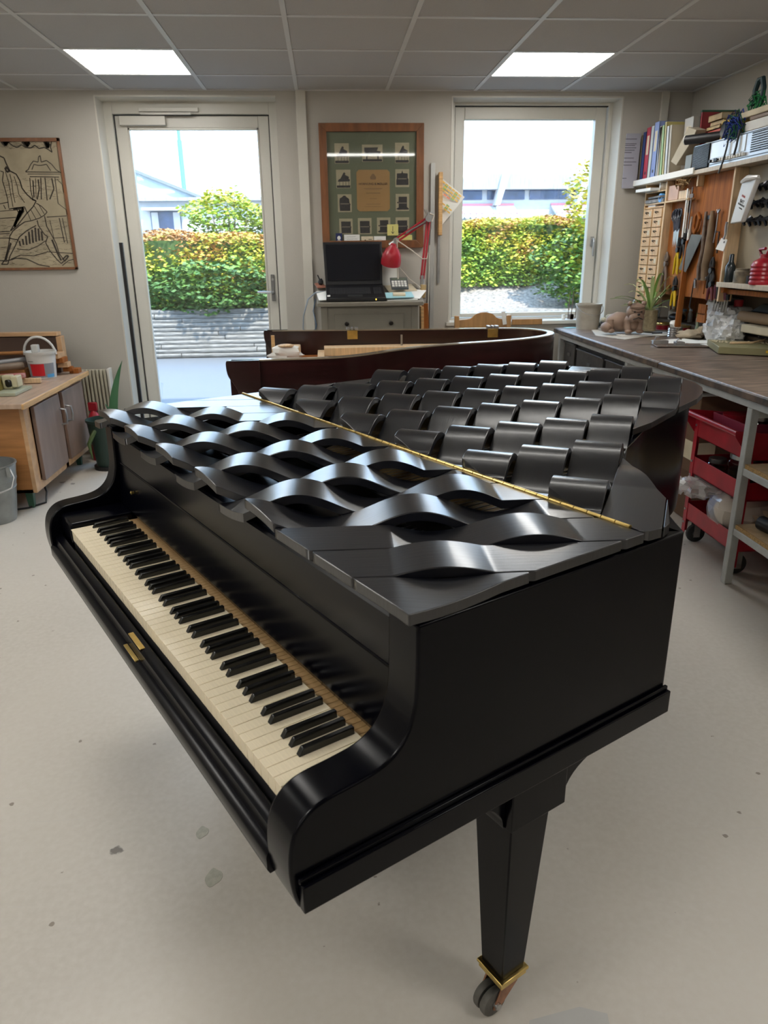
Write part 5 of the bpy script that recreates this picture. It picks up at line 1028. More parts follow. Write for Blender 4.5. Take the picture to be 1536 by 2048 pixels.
obj('push_button', b, M_paper, ra, kind='stuff')
for y in (4.455, 4.40, 4.38): obj('knob', MB().cyl((2.215, y, ZS + .03), (2.24, y, ZS + .03), .009), M_dark, ra)
obj('trim_line', MB().box(2.234, 2.239, 3.56, 4.49, ZS + .012, ZS + .015).box(2.234, 2.239, 3.56, 4.49, 1.974, 1.977), M_dark, ra)
# books on the radio
bz = 1.985
for k, (h_, dx, dy, col, lab) in enumerate(((.024, 0, 0, ('bookgrey', (.42, .36, .28)), 'lowest pale book of the pile on the radio'), (.026, .0, -.01, ('bookred', (.50, .05, .03)), 'second book of the pile, with a red spine'), (.022, .005, 0, ('bookred2', (.45, .08, .05)), 'third book of the pile, red and cream spine'), (.020, 0, .01, ('booktan', (.42, .30, .14)), 'fourth book of the pile, tan'), (.024, .01, -.012, ('booktan2', (.38, .26, .12)), 'fifth book of the pile, darker tan'), (.036, 0, 0, ('bookbrown', (.36, .24, .11)), 'thick brown book on top of the pile'))):
    t_ = thing('book', lab, 'book', (2.40, 4.62, bz)); x0, x1, y0, y1 = 2.28 + dx, 2.52 + dx, 4.50 + dy, 4.655 + dy
    obj('cover', MB().box(x0, x1, y0, y1, bz, bz + .003).box(x0, x1, y0, y1, bz + h_ - .003, bz + h_).box(x0, x0 + .003, y0, y1, bz, bz + h_), mat(col[0], col[1], .6, noise=.3, nscale=20), t_)
    obj('pages', MB().box(x0 + .003, x1 - .004, y0 + .004, y1 - .004, bz + .003, bz + h_ - .003), M_cream, t_); bz += h_
tb = thing('cardboard_tube', 'black cardboard tube lying across the top of the radio', 'tube', (2.25, 4.6, 2.01))
obj('tube', MB().lathe([(.018, 0), (.026, 0), (.026, .26), (.018, .26), (.018, 0)], (2.16, 4.665, 2.012), 20, Matrix.Rotation(radians(60), 3, 'Z') @ Matrix.Rotation(radians(-15), 3, 'Z') @ Matrix.Rotation(radians(-88), 3, 'X') if False else Matrix.Rotation(radians(-55), 3, 'Z') @ Matrix.Rotation(radians(90), 3, 'Y')), M_dark, tb)
obj('tube_end', MB().lathe([(.019, -.001), (.0265, -.001), (.0265, .003), (.019, .003)], (2.16, 4.665, 2.012), 20, Matrix.Rotation(radians(-55), 3, 'Z') @ Matrix.Rotation(radians(90), 3, 'Y')), M_paper, tb)
cn = thing('tape_cone', 'yellow box with a dark round opening on the radio', 'box', (2.31, 4.42, 1.985))
obj('box', MB().box(2.27, 2.42, 4.36, 4.475, 1.985, 2.085), mat('mustard_card', (.45, .30, .05), .6), cn, bev=.003)
obj('opening', MB().lathe([(.0, .0), (.038, -.002), (.044, -.006), (.044, .004)], (2.268, 4.42, 2.035), 22, Matrix.Rotation(radians(90), 3, 'Y')), M_dark, cn)
def yarn(name, lab, cx, cy, cz, cols, n_, sx, sy, sz, L=.1, cat='string'):
    t_ = thing(name, lab, cat, (cx, cy, cz - sz))
    for cname, col in cols:
        b_ = MB()
        for k in range(n_):
            a = R.uniform(0, 6.28); p = Vector((cx + R.uniform(-sx, sx), cy + R.uniform(-sy, sy), cz + R.uniform(-sz, sz)))
            b_.tube([p, p + Vector((R.uniform(-.02, .0), L * .4 * cos(a), L * .4 * sin(a))), p + Vector((R.uniform(-.02, .02), L * .7 * cos(a + .8), L * .7 * sin(a + .8) - .01)), p + Vector((0, L * .5 * cos(a + 2), L * .5 * sin(a + 2) - .02))], .0028, n=5)
        obj('strand_' + cname, b_, mat('yarn_' + cname, col, .85), t_, kind='stuff')
    return t_
yarn('yarn_tangle', 'tangle of dark green and blue cords hanging over the radio front', 2.235, 4.26, 2.03, (('green', (.01, .10, .05)), ('navy', (.01, .02, .10)), ('blue', (.02, .05, .30))), 22, .015, .05, .03, .09)
lt = yarn('yarn_tassel', 'green and dark cord coil standing on the books right of the pile', 2.30, 4.17, 2.13, (('green', (.01, .10, .05)), ('bright_green', (.02, .28, .08))), 18, .02, .04, .018, .07)
obj('coil', MB().tube([(2.30, 4.20, 2.12), (2.30, 4.215, 2.19), (2.30, 4.19, 2.235), (2.30, 4.155, 2.235), (2.30, 4.135, 2.19), (2.30, 4.14, 2.12)], .014), mat('dark_teal_cord', (.01, .04, .05), .6), lt)
one('dangling_strap', MB().tube([(2.226, 4.28, 2.02), (2.222, 4.285, 1.93), (2.218, 4.30, 1.86), (2.203, 4.305, 1.80)], .005), M_dark, 'left black cord end dangling over the radio front', 'cord')
one('dangling_strap', MB().tube([(2.226, 4.18, 2.0), (2.222, 4.185, 1.92), (2.22, 4.195, 1.88)], .006), M_dark, 'right black cord end dangling over the radio front', 'cord')
for k, (x0, x1, y0, y1, z0, z1, m_, lab) in enumerate(((2.25, 2.46, 3.75, 4.18, 1.987, 2.035, M_paper, 'open white booklet lowest in the right pile on the radio'), (2.25, 2.46, 3.80, 4.14, 2.037, 2.055, mat('taupe_book', (.25, .18, .14), .6), 'thin dark book above the white booklet'), (2.24, 2.45, 3.92, 4.22, 2.056, 2.085, M_cream, 'cream booklet on top of the right pile'), (2.25, 2.45, 3.62, 3.94, 2.056, 2.085, mat('maroon_book', (.16, .02, .03), .6), 'maroon book at the far right of the pile'))):
    one('booklet', MB().box(x0, x1, y0, y1, z0, z1), m_, lab, 'book', bev=.004)
one('red_cloth', MB().ell((2.32, 3.93, 2.113), .07, .09, .028, jit=.2), M_red, 'crumpled red cloth on the maroon book', 'cloth')
one('grey_pad', MB().box(2.45, 2.59, 3.70, 4.12, 2.05, 2.21), mat('grey_pad', (.20, .19, .17), .8), 'grey board leaning on the wall behind the cord coil', 'board')
one('white_figure', MB().lathe([(0, 0), (.03, 0), (.025, .03), (.012, .045), (.018, .07), (0, .085)], (2.28, 3.84, 2.14), 16), M_paper, 'small white ornament at the right end of the top shelf', 'ornament')
one('black_figure', MB().ell((2.27, 3.77, 2.155), .02, .03, .03).ell((2.27, 3.77, 2.20), .015, .018, .018), M_dark, 'small black ornament at the right edge of the top shelf', 'ornament')
one('hanging_bag', MB().ell((2.47, 5.45, 1.36), .07, .035, .14, jit=.04).tube([(2.44, 5.45, 1.48), (2.43, 5.47, 1.62)], .01), mat('navy_canvas', (.015, .02, .05), .7), 'dark navy bag hanging on the wall left of the small drawers', 'bag')
# ================================================================ THINGS ON THE BENCH
bu = thing('white_bucket', 'scuffed white plastic bucket on the bench by the window', 'bucket', (1.90, 5.36, BZ))
obj('body', MB().lathe([(0, 0), (.078, 0), (.090, .165), (.095, .165), (.096, .178), (.088, .178), (.084, .168), (.076, .012), (0, .012)], (1.90, 5.36, BZ), 30), mat('scuffed_white_plastic', (.50, .48, .42), .4, noise=.15, nscale=8, col2=(.34, .30, .24)), bu)
obj('handle', MB().tube([(1.90 + .095 * cos(a), 5.36 - .01 - .085 * sin(a) * .3 - .09 * sin(a), BZ + .165 - .06 * sin(a)) for a in [k * pi / 10 for k in range(11)]], .0028), M_steel, bu)
one('teal_paper', MB().obox((1.80, 5.44, BZ + .002), .09, .06, .003, .2), mat('teal_paper', (.30, .55, .58), .7), 'small turquoise paper left of the white bucket', 'paper')
one('wooden_holder', MB().box(1.845, 1.875, 5.60, 5.64, .912, .945).box(1.85, 1.87, 5.60, 5.61, .90, .95), M_rust, 'small brown stick holder on the window sill', 'holder')
for k, (x, h_, lab) in enumerate(((1.835, .17, 'tall thin stick on the sill, left one'), (1.86, .17, 'tall thin stick on the sill, middle one'), (1.89, .08, 'short stick on the sill, right one'))):
    one('thin_stick', MB().cyl((x, 5.62, .912), (x + .006, 5.62, .945 + h_), .0035, n=8), M_rust, lab, 'stick')
one('white_candle', MB().cyl((1.80, 5.62, .91), (1.80, 5.62, .945), .014), M_paper, 'short white stub beside the stick holder', 'candle')
one('wooden_bowl', MB().lathe([(0, 0), (.04, 0), (.058, .035), (.06, .045), (.054, .045), (.036, .012), (0, .010)], (2.075, 5.40, BZ), 24), M_rust, 'small dark wooden bowl on the bench beside the bucket', 'bowl')
gl = MB()
for k in range(5): gl.ell((2.10 + k * .022 - .04, 5.47 + R.uniform(-.02, .02), BZ + .03 + k * .012), .045, .035, .022, jit=.12, M=Matrix.Rotation(R.uniform(-.6, .6), 3, 'Y'))
one('work_gloves', gl, mat('beige_cotton', (.50, .43, .30), .85, noise=.15), 'pile of beige work gloves behind the small bowl', 'gloves')
ml = thing('magnifier_lamp', 'small black reading lamp with silver arm bent over the bench', 'lamp', (2.20, 5.44, BZ))
obj('base', MB().lathe([(0, 0), (.045, 0), (.04, .02), (0, .028)], (2.20, 5.44, BZ), 20).ell((2.22, 5.42, BZ + .05), .04, .02, .03), M_dark, ml)
obj('arm', MB().tube([(2.19, 5.44, BZ + .03), (2.235, 5.44, BZ + .12), (2.285, 5.44, BZ + .215)], .007), M_steel, ml)
obj('head', MB().lathe([(0, .03), (.02, .03), (.045, .0), (.048, -.02), (.044, -.02), (0, .01)], (2.335, 5.43, BZ + .235), 22, Matrix.Rotation(.5, 3, 'Y')), M_dark, ml)
# bulldog figurine
M_dog = mat('brown_clay', (.27, .18, .13), .6, noise=.2, nscale=15, bump=.3, bscale=40)
dg_ = thing('bulldog_figure', 'brown sitting bulldog figurine on the bench before the plant pot', 'figurine', (2.22, 5.30, BZ))
bb = MB(); bb.ell((2.185, 5.32, BZ + .058), .085, .06, .056, jit=.02, n=20, m=12).ell((2.235, 5.27, BZ + .052), .052, .052, .052, n=18, m=10).ell((2.10, 5.30, BZ + .030), .032, .045, .030)
for (x, y) in ((2.205, 5.235), (2.275, 5.240), (2.12, 5.285)): bb.tube([(x, y + .01, BZ + .07), (x - .002, y, BZ + .03), (x - .002, y - .012, BZ + .010)], [.024, .020, .017], n=12).ell((x - .002, y - .018, BZ + .011), .022, .022, .012)
obj('body', bb, M_dog, dg_, smooth=80)
hd = MB(); H_ = (2.238, 5.225, BZ + .122)
hd.ell(H_, .052, .046, .050, n=20, m=14).ell((H_[0] - .004, H_[1] - .032, H_[2] - .026), .036, .024, .026, n=16, m=10).ell((H_[0] - .028, H_[1] - .028, H_[2] - .034), .020, .020, .024).ell((H_[0] + .022, H_[1] - .028, H_[2] - .034), .020, .020, .024)
hd.tube([(H_[0] - .04, H_[1] - .026, H_[2] + .028), (H_[0] - .004, H_[1] - .046, H_[2] + .022), (H_[0] + .034, H_[1] - .026, H_[2] + .028)], .010).tube([(H_[0] - .034, H_[1] - .030, H_[2] + .012), (H_[0] - .004, H_[1] - .048, H_[2] + .004), (H_[0] + .028, H_[1] - .030, H_[2] + .012)], .008)
obj('head', hd, M_dog, dg_, smooth=80)
for s in (-1, 1):
    obj('ear', MB().ell((H_[0] + s * .042, H_[1] - .008, H_[2] + .046), .015, .013, .014, M=Matrix.Rotation(s * .5, 3, 'Y')), M_dog, dg_); obj('eye', MB().ell((H_[0] - .004 + s * .020, H_[1] - .045, H_[2] + .002), .006, .005, .004), M_ink, dg_)
obj('nose', MB().ell((H_[0] - .004, H_[1] - .058, H_[2] - .012), .009, .006, .006), M_ink, dg_)
obj('mouth', MB().tube([(H_[0] - .032, H_[1] - .050, H_[2] - .040), (H_[0] - .004, H_[1] - .058, H_[2] - .028), (H_[0] + .024, H_[1] - .050, H_[2] - .040)], .0025), M_ink, dg_)
dg_.scale = (1.14, 1.14, 1.14); dg_.location = (2.012, 4.92, BZ + .019)
# spider plant
sp_ = thing('spider_plant', 'spider plant with striped leaves in a woven beige pot', 'plant', (2.185, 4.965, BZ))
b = MB(); prof = [(0, 0), (.048, 0)]
for k in range(7): prof += [(.053 + k * .0003, .008 + k * .018), (.050 + k * .0003, .017 + k * .018)]
b.lathe(prof + [(.054, .14), (.048, .14), (.046, .12), (0, .12)], (2.185, 4.965, BZ), 26); obj('pot', b, mat('woven_beige_pot', (.36, .29, .17), .6, noise=.3, nscale=60, bump=.5, bscale=90), sp_)
ML1 = mat('plant_leaf_green', (.20, .34, .08), .45, noise=.2, spec=.4); ML2 = mat('plant_leaf_stripe', (.55, .62, .32), .5)
lfs = [(-2.9, .30, .12), (-2.6, .26, .16), (-2.3, .24, .20), (-1.7, .2, .12), (-1.0, .22, .18), (-.5, .26, .20), (-.2, .24, .10), (.3, .2, .15), (2.9, .28, .10), (2.5, .2, .2), (1.8, .16, .2), (3.2, .22, .05), (-3.1, .20, .06), (-2.0, .12, .26), (-1.3, .10, .28), (-.7, .16, .26), (-.35, .22, .22), (2.2, .14, .22), (-2.75, .16, .24), (-1.5, .24, .05), (.9, .15, .15), (-2.45, .30, .08)]
for k, (az, rr, hh) in enumerate(lfs):
    pts = []; n_ = 7
    for i in range(n_):
        t = i / (n_ - 1); pts.append(Vector((2.185 + cos(az) * rr * t * .95, 4.965 + sin(az) * rr * t * .95, BZ + .125 + 1.3 * hh * (1.7 * t - 1.05 * t * t))))
    side = Vector((-sin(az), cos(az), 0)); vs = []; fs = []
    for i, p in enumerate(pts):
        wd = .011 * sin(pi * (.12 + .86 * i / (n_ - 1))) + .0008; wd = wd if i < n_ - 1 else .0005
        vs += [p - side * wd + Vector((0, 0, .003)), p, p + side * wd + Vector((0, 0, .003))]
    for i in range(n_ - 1): q = 3 * i; fs += [(q, q + 1, q + 4, q + 3), (q + 1, q + 2, q + 5, q + 4)]
    obj('leaf', MB().add(vs, fs), ML2 if k % 2 else ML1, sp_)
sp_.location.z += .019
# bottles, tins and clutter
def bott(lab, x, y, z, r, h_, col, capcol, caph=.02, neck=.4, name='bottle', rough=.35, capr=None):
    t_ = thing(name, lab, 'bottle', (x, y, z)); obj('body', MB().lathe([(0, 0), (r, 0), (r, h_ * .68), (r * neck, h_ * .86), (r * neck, h_), (0, h_)], (x, y, z), 20), mat('bottle_' + col[0], col[1], rough, noise=.08), t_)
    cr = capr or r * neck * 1.25; obj('cap', MB().lathe([(0, caph), (cr * .9, caph), (cr, 0), (0, 0)], (x, y, z + h_ * .97), 18), mat('cap_' + capcol[0], capcol[1], .4), t_); return t_
one('plastic_wrapper', MB().ell((2.44, 5.42, .995), .035, .03, .075, jit=.25, n=14, m=9), glass_mat('cloudy_film', (.72, .78, .80), .3), 'upright clear plastic wrapper right of the plant pot', 'wrapper')
bott('white squeeze bottle with a nozzle behind the plant', 2.50, 5.28, .925, .033, .085, ('milky', (.62, .58, .48)), ('milky_cap', (.6, .56, .48)), .045, .35)
bott('short white jar with a blue lid behind the gold tin', 2.51, 5.16, .925, .026, .068, ('cream', (.55, .50, .40)), ('blue', (.20, .34, .50)), .014, .9)
bott('small grey bottle at the foot of the slanted panel', 2.53, 5.08, .925, .017, .075, ('grey', (.35, .35, .35)), ('white', (.6, .6, .6)), .012, .6)
bott('green capped bottle in front of the orange panel', 2.49, 4.88, .925, .016, .055, ('tan', (.38, .28, .16)), ('green', (.02, .28, .06)), .022, .8)
bott('red capped bottle right of the green capped one', 2.53, 4.90, .925, .014, .07, ('brown', (.20, .13, .08)), ('red', (.50, .02, .03)), .018, .8)
bott('dark glass jar with a metal lid behind the bubble wrap', 2.49, 4.79, .925, .034, .082, ('smoke', (.08, .08, .09)), ('metal', (.4, .38, .34)), .014, .95)
bott('red topped dark little bottle at the right end of the bench', 2.47, 4.10, BZ + .045, .016, .06, ('dark', (.03, .02, .02)), ('red', (.50, .02, .03)), .014, .8)
bott('clear jar with a black lid at the right end of the bench', 2.49, 4.03, BZ + .03, .03, .075, ('clearish', (.32, .30, .26)), ('black', (.02, .02, .02)), .014, .9)
one('dark_block', MB().box(2.41, 2.47, 4.06, 4.14, BZ, BZ + .045), M_dark, 'dark metal block under the small red topped bottle', 'block', bev=.002); one('dark_block', MB().box(2.45, 2.53, 3.97, 4.055, BZ, BZ + .03), M_rust, 'flat rusty block under the black lidded jar', 'block', bev=.002)
pl = thing('black_sander', 'black hand tool resting behind the red and gold tins', 'tool', (2.47, 5.15, .925)); obj('body', MB().ell((2.455, 5.12, .955), .05, .085, .028, n=18, m=10), M_dark, pl, smooth=80); obj('plate', MB().obox((2.455, 5.11, .985), .05, .10, .006, .1), M_steel, pl, bev=.002)
def tin(lab, x, y, r, h_, col):
    t_ = thing('tin_can', lab, 'tin', (x, y, BZ)); obj('body', MB().lathe([(0, 0), (r, 0), (r, h_), (r * .95, h_), (r * .93, .01), (0, .01)], (x, y, BZ), 26), mat('tin_' + col[0], col[1], .35, .3, noise=.3, nscale=10), t_)
    obj('label_band', MB().lathe([(r * 1.005, h_ * .15), (r * 1.005, h_ * .8)], (x, y, BZ), 26), M_red, t_); obj('rim', MB().lathe([(r * .98, h_ - .002), (r * 1.03, h_), (r * .98, h_ + .003)], (x, y, BZ), 26), M_brass, t_); return t_
t_ = tin('gold and red low tin with a handle, left of the tissue can', 2.335, 5.06, .048, .060, ('gold', (.45, .34, .12))); obj('tin_handle', MB().tube([(2.29, 5.05, BZ + .05), (2.268, 5.045, BZ + .045), (2.268, 5.045, BZ + .02), (2.29, 5.05, BZ + .012)], .004), M_brass, t_)
tin('second gold tin, behind the can with the tissue', 2.40, 4.92, .056, .055, ('gold2', (.40, .33, .16)))
tc_ = thing('tissue_can', 'shiny metal can with a crumpled white tissue on the bench', 'can', (2.27, 4.74, BZ)); b = MB(); prof = [(0, 0), (.046, 0)]
for k in range(4): prof += [(.048, .008 + k * .014), (.044, .015 + k * .014)]
b.lathe(prof + [(.048, .065), (.044, .065), (.042, .02), (0, .02)], (2.27, 4.74, BZ), 24); obj('can', b, mat('shiny_tin', (.6, .6, .6), .15, .9), tc_); obj('tissue', MB().ell((2.27, 4.74, BZ + .075), .034, .034, .036, jit=.3, n=12, m=7), M_paper, tc_, smooth=20)
one('beige_rag', MB().ell((2.33, 4.63, BZ + .026), .09, .07, .030, jit=.22, n=16, m=8).ell((2.38, 4.60, BZ + .05), .03, .04, .03, jit=.3), mat('beige_rag_m', (.48, .40, .29), .85, noise=.2), 'crumpled beige rag right of the tissue can', 'rag', smooth=60)
one('metal_block', MB().box(2.36, 2.43, 4.44, 4.52, BZ, BZ + .085), mat('dark_grey_iron', (.07, .07, .075), .4, .5), 'upright dark iron block between the rag and the bubble wrap', 'block', bev=.003)
one('glue_tube', MB().tube([(2.42, 4.72, BZ), (2.41, 4.72, BZ + .05), (2.40, 4.71, BZ + .085), (2.398, 4.71, BZ + .11)], [.022, .018, .007, .003]), mat('pale_green_plastic', (.42, .52, .40), .4), 'pale green glue tube with a pointed nozzle behind the rag', 'tube')
one('yellow_label_box', MB().box(2.40, 2.46, 4.58, 4.66, BZ, BZ + .045), mat('yellow_label', (.50, .48, .16), .6), 'small pale yellow box behind the iron block', 'box', bev=.002)
# jug with red cap wrapped in bubble wrap
bj = thing('plastic_jug', 'translucent white canister with a red cap behind the bubble wrap', 'canister', (2.49, 4.40, BZ)); obj('body', MB().prism([(4.31, BZ + .063), (4.31, BZ + .19), (4.34, BZ + .212), (4.52, BZ + .212), (4.55, BZ + .19), (4.55, BZ + .063)], 2.45, 2.54, 'x'), mat('milky_canister', (.55, .54, .50), .35), bj, bev=.010, seg=3); obj('cap', MB().cyl((2.495, 4.42, BZ + .21), (2.495, 4.42, BZ + .25), .026), mat('cap_red', (.5, .02, .03), .4), bj)
M_bub = mat('bubble_wrap', (.78, .78, .77), .25, noise=.12, nscale=40, bump=.8, bscale=90, alpha=.88)
bwp = thing('bubble_wrap', 'crumpled heap of bubble wrap on the bench', 'bubble wrap', (2.40, 4.35, BZ))
b = MB()
for c_, rx, ry, rz in (((2.38, 4.42, BZ + .07), .07, .09, .075), ((2.40, 4.32, BZ + .06), .08, .10, .065), ((2.40, 4.47, BZ + .155), .06, .07, .075), ((2.39, 4.53, BZ + .205), .03, .045, .035), ((2.41, 4.37, BZ + .14), .07, .085, .06), ((2.37, 4.22, BZ + .055), .07, .08, .055), ((2.40, 4.24, BZ + .115), .05, .07, .05)):
    b.ell((c_[0], c_[1], c_[2] + .012), rx, ry, rz, jit=.22, n=20, m=12)
obj('sheet', b, M_bub, bwp, smooth=25)
b = MB()
for k in range(130):
    c_, rr_ = R.choice((((2.37, 4.22, BZ + .055), (.068, .078, .053)), ((2.38, 4.42, BZ + .07), (.068, .088, .073)), ((2.40, 4.32, BZ + .06), (.078, .098, .063)))); th = R.uniform(.3, 1.5); ph = R.uniform(pi * .7, pi * 1.6)
    b.ell((c_[0] + rr_[0] * sin(th) * cos(ph), c_[1] + rr_[1] * sin(th) * sin(ph), c_[2] + rr_[2] * cos(th)), .007, .007, .006, n=7, m=4)
obj('bubble', b, M_bub, bwp, kind='stuff')
gb = thing('metal_box', 'open grey metal box against the cream panel at the back of the bench', 'box', (2.51, 4.42, .925)); obj('box', MB().box(2.48, 2.57, 4.50, 4.72, 1.03, 1.115).box(2.475, 2.48, 4.50, 4.725, 1.025, 1.13), mat('grey_tin', (.20, .20, .20), .4, .6), gb, bev=.002); obj('stand', MB().box(2.49, 2.57, 4.57, 4.70, .925, 1.03), M_dark, gb)
one('black_press', MB().box(2.46, 2.57, 3.80, 4.26, .925, 1.06).prism([(3.82, 1.06), (3.86, 1.11), (4.12, 1.11), (4.24, 1.06)], 2.47, 2.57, 'x'), M_dark, 'black machine housing at the back right of the bench', 'machine', bev=.004)
one('brown_roll', MB().cyl((2.40, 4.20, BZ + .175), (2.44, 3.85, BZ + .17), .03, n=20), mat('brown_paper_roll', (.30, .21, .13), .7), 'brown paper roll lying on the right end of the bubble wrap', 'roll'); one('felt_strip', MB().obox((2.40, 4.0, BZ + .115), .06, .26, .045, .05), M_cream, 'pale felt strip under the brown roll', 'felt', bev=.006)
# flat things on the bench
one('drawing_board', MB().prism([(1.895, 5.25), (2.32, 5.20), (2.30, 4.93), (1.90, 4.64), (1.80, 4.9)], BZ, BZ + .004, 'z'), mat('pale_board', (.52, .50, .45), .5), 'pale board lying on the bench in front of the bulldog', 'board', bev=.001)
rbk = thing('open_binder', 'open grey folder with metal rings in front of the bulldog', 'binder', (2.10, 4.95, BZ + .004)); obj('cover', MB().prism([(1.93, 5.22), (2.33, 5.17), (2.34, 5.00), (1.92, 5.04)], BZ + .0045, BZ + .018, 'z'), mat('taupe_cover', (.33, .30, .26), .5), rbk, bev=.003); obj('page', MB().prism([(1.93, 5.02), (2.33, 4.99), (2.25, 4.78), (1.95, 4.80)], BZ + .0045, BZ + .009, 'z'), M_paper, rbk)
for x in (2.09, 2.17): obj('ring', MB().tube([(x, 5.06, BZ + .01), (x - .005, 5.055, BZ + .045), (x + .01, 5.05, BZ + .055), (x + .022, 5.05, BZ + .045), (x + .022, 5.045, BZ + .01)], .0035), M_steel, rbk)
one('black_pen', MB().obox((2.21, 4.87, BZ + .014), .07, .012, .008, .05), M_dark, 'short black pen on the open folder', 'pen')
for k, (x, y, w_, h_, rz, lab) in enumerate(((2.17, 4.47, .26, .19, .25, 'white paper sheet by the metal clip, left one'), (2.29, 4.40, .22, .16, -.1, 'white sheet partly under the iron block'), (2.34, 4.22, .24, .14, .1, 'white sheet under the bubble wrap at the right'))): one('paper_sheet', MB().obox((x, y, BZ + .006 + k * .002), w_, h_, .002, rz), M_paper, lab, 'paper')
cl_ = thing('clipboard', 'dark clipboard with metal clips near the seam of the bench', 'clipboard', (2.05, 4.28, BZ)); obj('board', MB().obox((2.09, 4.27, BZ + .006), .30, .16, .006, -.2), M_rust, cl_, bev=.002); obj('clip', MB().obox((1.99, 4.33, BZ + .020), .09, .03, .022, -.1).tube([(1.96, 4.34, BZ + .03), (1.965, 4.335, BZ + .052), (1.985, 4.33, BZ + .05)], .004), M_steel, cl_, bev=.002); obj('clip', MB().obox((2.07, 4.25, BZ + .020), .05, .05, .020, -.1).tube([(2.05, 4.25, BZ + .03), (2.06, 4.245, BZ + .048), (2.08, 4.245, BZ + .045)], .004), M_steel, cl_, bev=.002); obj('steel_rule', MB().obox((2.08, 4.20, BZ + .013), .20, .012, .006, -.15), M_steel, cl_)
ob = thing('olive_case', 'flat olive metal case with a yellow mark lying on the bench', 'case', (2.25, 4.05, BZ)); M_olv = mat('olive_metal', (.22, .20, .10), .45, noise=.15, nscale=6)
obj('case', MB().prism([(2.115, 3.885), (2.115, 4.26), (2.58, 4.22), (2.58, 3.42), (2.40, 3.40)], BZ + .005, BZ + .042, 'z') if False else MB().prism([(2.125, 3.90), (2.442, 3.70), (2.442, 4.08), (2.235, 4.24)], BZ + .004, BZ + .042, 'z'), M_olv, ob, bev=.003)
obj('yellow_mark', MB().obox((2.335, 3.765, BZ + .026), .035, .004, .012, -.55), mat('yellow_mark_m', (.70, .45, .02), .5), ob)
sb = MB()
for k in range(70): x = R.uniform(2.2, 2.5); sb.obox((x, 4.10 - (x - 2.2) * .55 + R.uniform(-.05, .08), BZ + .045), .010, .006, .004, R.uniform(0, 3))
obj('wood_chips', sb, M_cream, ob, kind='stuff'); obj('stick', MB().tube([(2.24, 4.0, BZ + .048), (2.35, 3.96, BZ + .052), (2.46, 4.02, BZ + .058)], .006), M_palewood, ob)
for k, (x, y, lab) in enumerate(((1.83, 3.30, 'curved pale handle sticking out under the bench'),)): one('curved_handle', MB().tube([(1.80, 3.50, .70), (1.82, 3.42, .735), (1.90, 3.40, .74), (2.1, 3.3, .72)], .008), M_greysteel, lab, 'handle')
# ================================================================ LEFT SIDE
M_cabw = mat('cabinet_orange_wood', (.38, .17, .055), .45, noise=.25, nscale=4, stretch=(1, 1, 10)); M_cabf = mat('cabinet_pale_frame', (.52, .32, .17), .45, noise=.2, nscale=4, stretch=(1, 6, 6)); M_cabd = mat('brown_laminate_door', (.215, .145, .115), .4, noise=.25, nscale=4, stretch=(3, 3, .7))
cb = thing('low_cabinet', 'low wooden workshop cabinet with two brown doors by the left wall', 'cabinet', (-2.05, 4.7, 0))
obj('carcass', MB().box(-2.45, -1.745, 4.215, 4.235, .105, .62).box(-2.45, -1.745, 5.25, 5.27, .105, .62).box(-2.45, -2.43, 4.215, 5.27, .105, .62).box(-2.45, -1.745, 4.215, 5.27, .105, .125).box(-2.45, -1.78, 4.235, 5.25, .125, .60), M_cabw, cb)
obj('face_frame', MB().box(-1.745, -1.722, 4.215, 4.30, .105, .622).box(-1.745, -1.722, 5.215, 5.27, .105, .622).box(-1.745, -1.722, 4.735, 4.79, .105, .622).box(-1.745, -1.722, 4.3, 5.215, .59, .622).box(-1.745, -1.722, 4.3, 5.215, .105, .155), M_cabf, cb, bev=.001)
for k, (y0, y1) in enumerate(((4.315, 4.735), (4.795, 5.205))):
    d = obj('door', MB().box(-1.722, -1.700, y0, y1, .150, .592), M_cabd, cb, bev=.003)
    hy = (4.715, 4.822)[k]
    obj('door_handle', MB().tube([(-1.70, hy, .50), (-1.668, hy, .495), (-1.664, hy, .45), (-1.668, hy, .405), (-1.70, hy, .40)], .007), M_steel, d)
obj('top', MB().box(-2.47, -1.675, 4.10, 4.86, .622, .65), mat('worn_cabinet_top', (.42, .30, .22), .4, noise=.2, nscale=5, stretch=(8, 1, 1)), cb, bev=.004); obj('top', MB().box(-2.47, -1.680, 4.868, 5.30, .622, .65), mat('worn_cabinet_top', (.42, .30, .22)), cb, bev=.004)
obj('top_lipping', MB().box(-1.682, -1.668, 4.10, 4.86, .618, .648).box(-1.687, -1.673, 4.868, 5.30, .618, .648), M_wood, cb, bev=.002)
M_green = mat('green_painted_steel', (.03, .085, .05), .45)
for (x, y) in ((-1.79, 4.27), (-1.80, 5.20), (-2.38, 4.27), (-2.38, 5.20)): obj('leg', MB().add([(x - .02, y - .02, .105), (x + .025, y - .02, .105), (x + .025, y + .02, .105), (x - .02, y + .02, .105), (x - .012, y - .014, 0), (x + .018, y - .014, 0), (x + .018, y + .014, 0), (x - .012, y + .014, 0)], [(0, 1, 2, 3), (7, 6, 5, 4), (0, 4, 5, 1), (1, 5, 6, 2), (2, 6, 7, 3), (3, 7, 4, 0)]), M_green, cb)
one('floor_cable', MB().tube([(-1.78, 4.45, .12), (-1.735, 4.38, .06), (-1.73, 4.33, .008), (-1.80, 4.24, .006), (-1.95, 4.18, .006)], .006), M_dark, 'black cable hanging to the floor by the cabinet leg', 'cable')
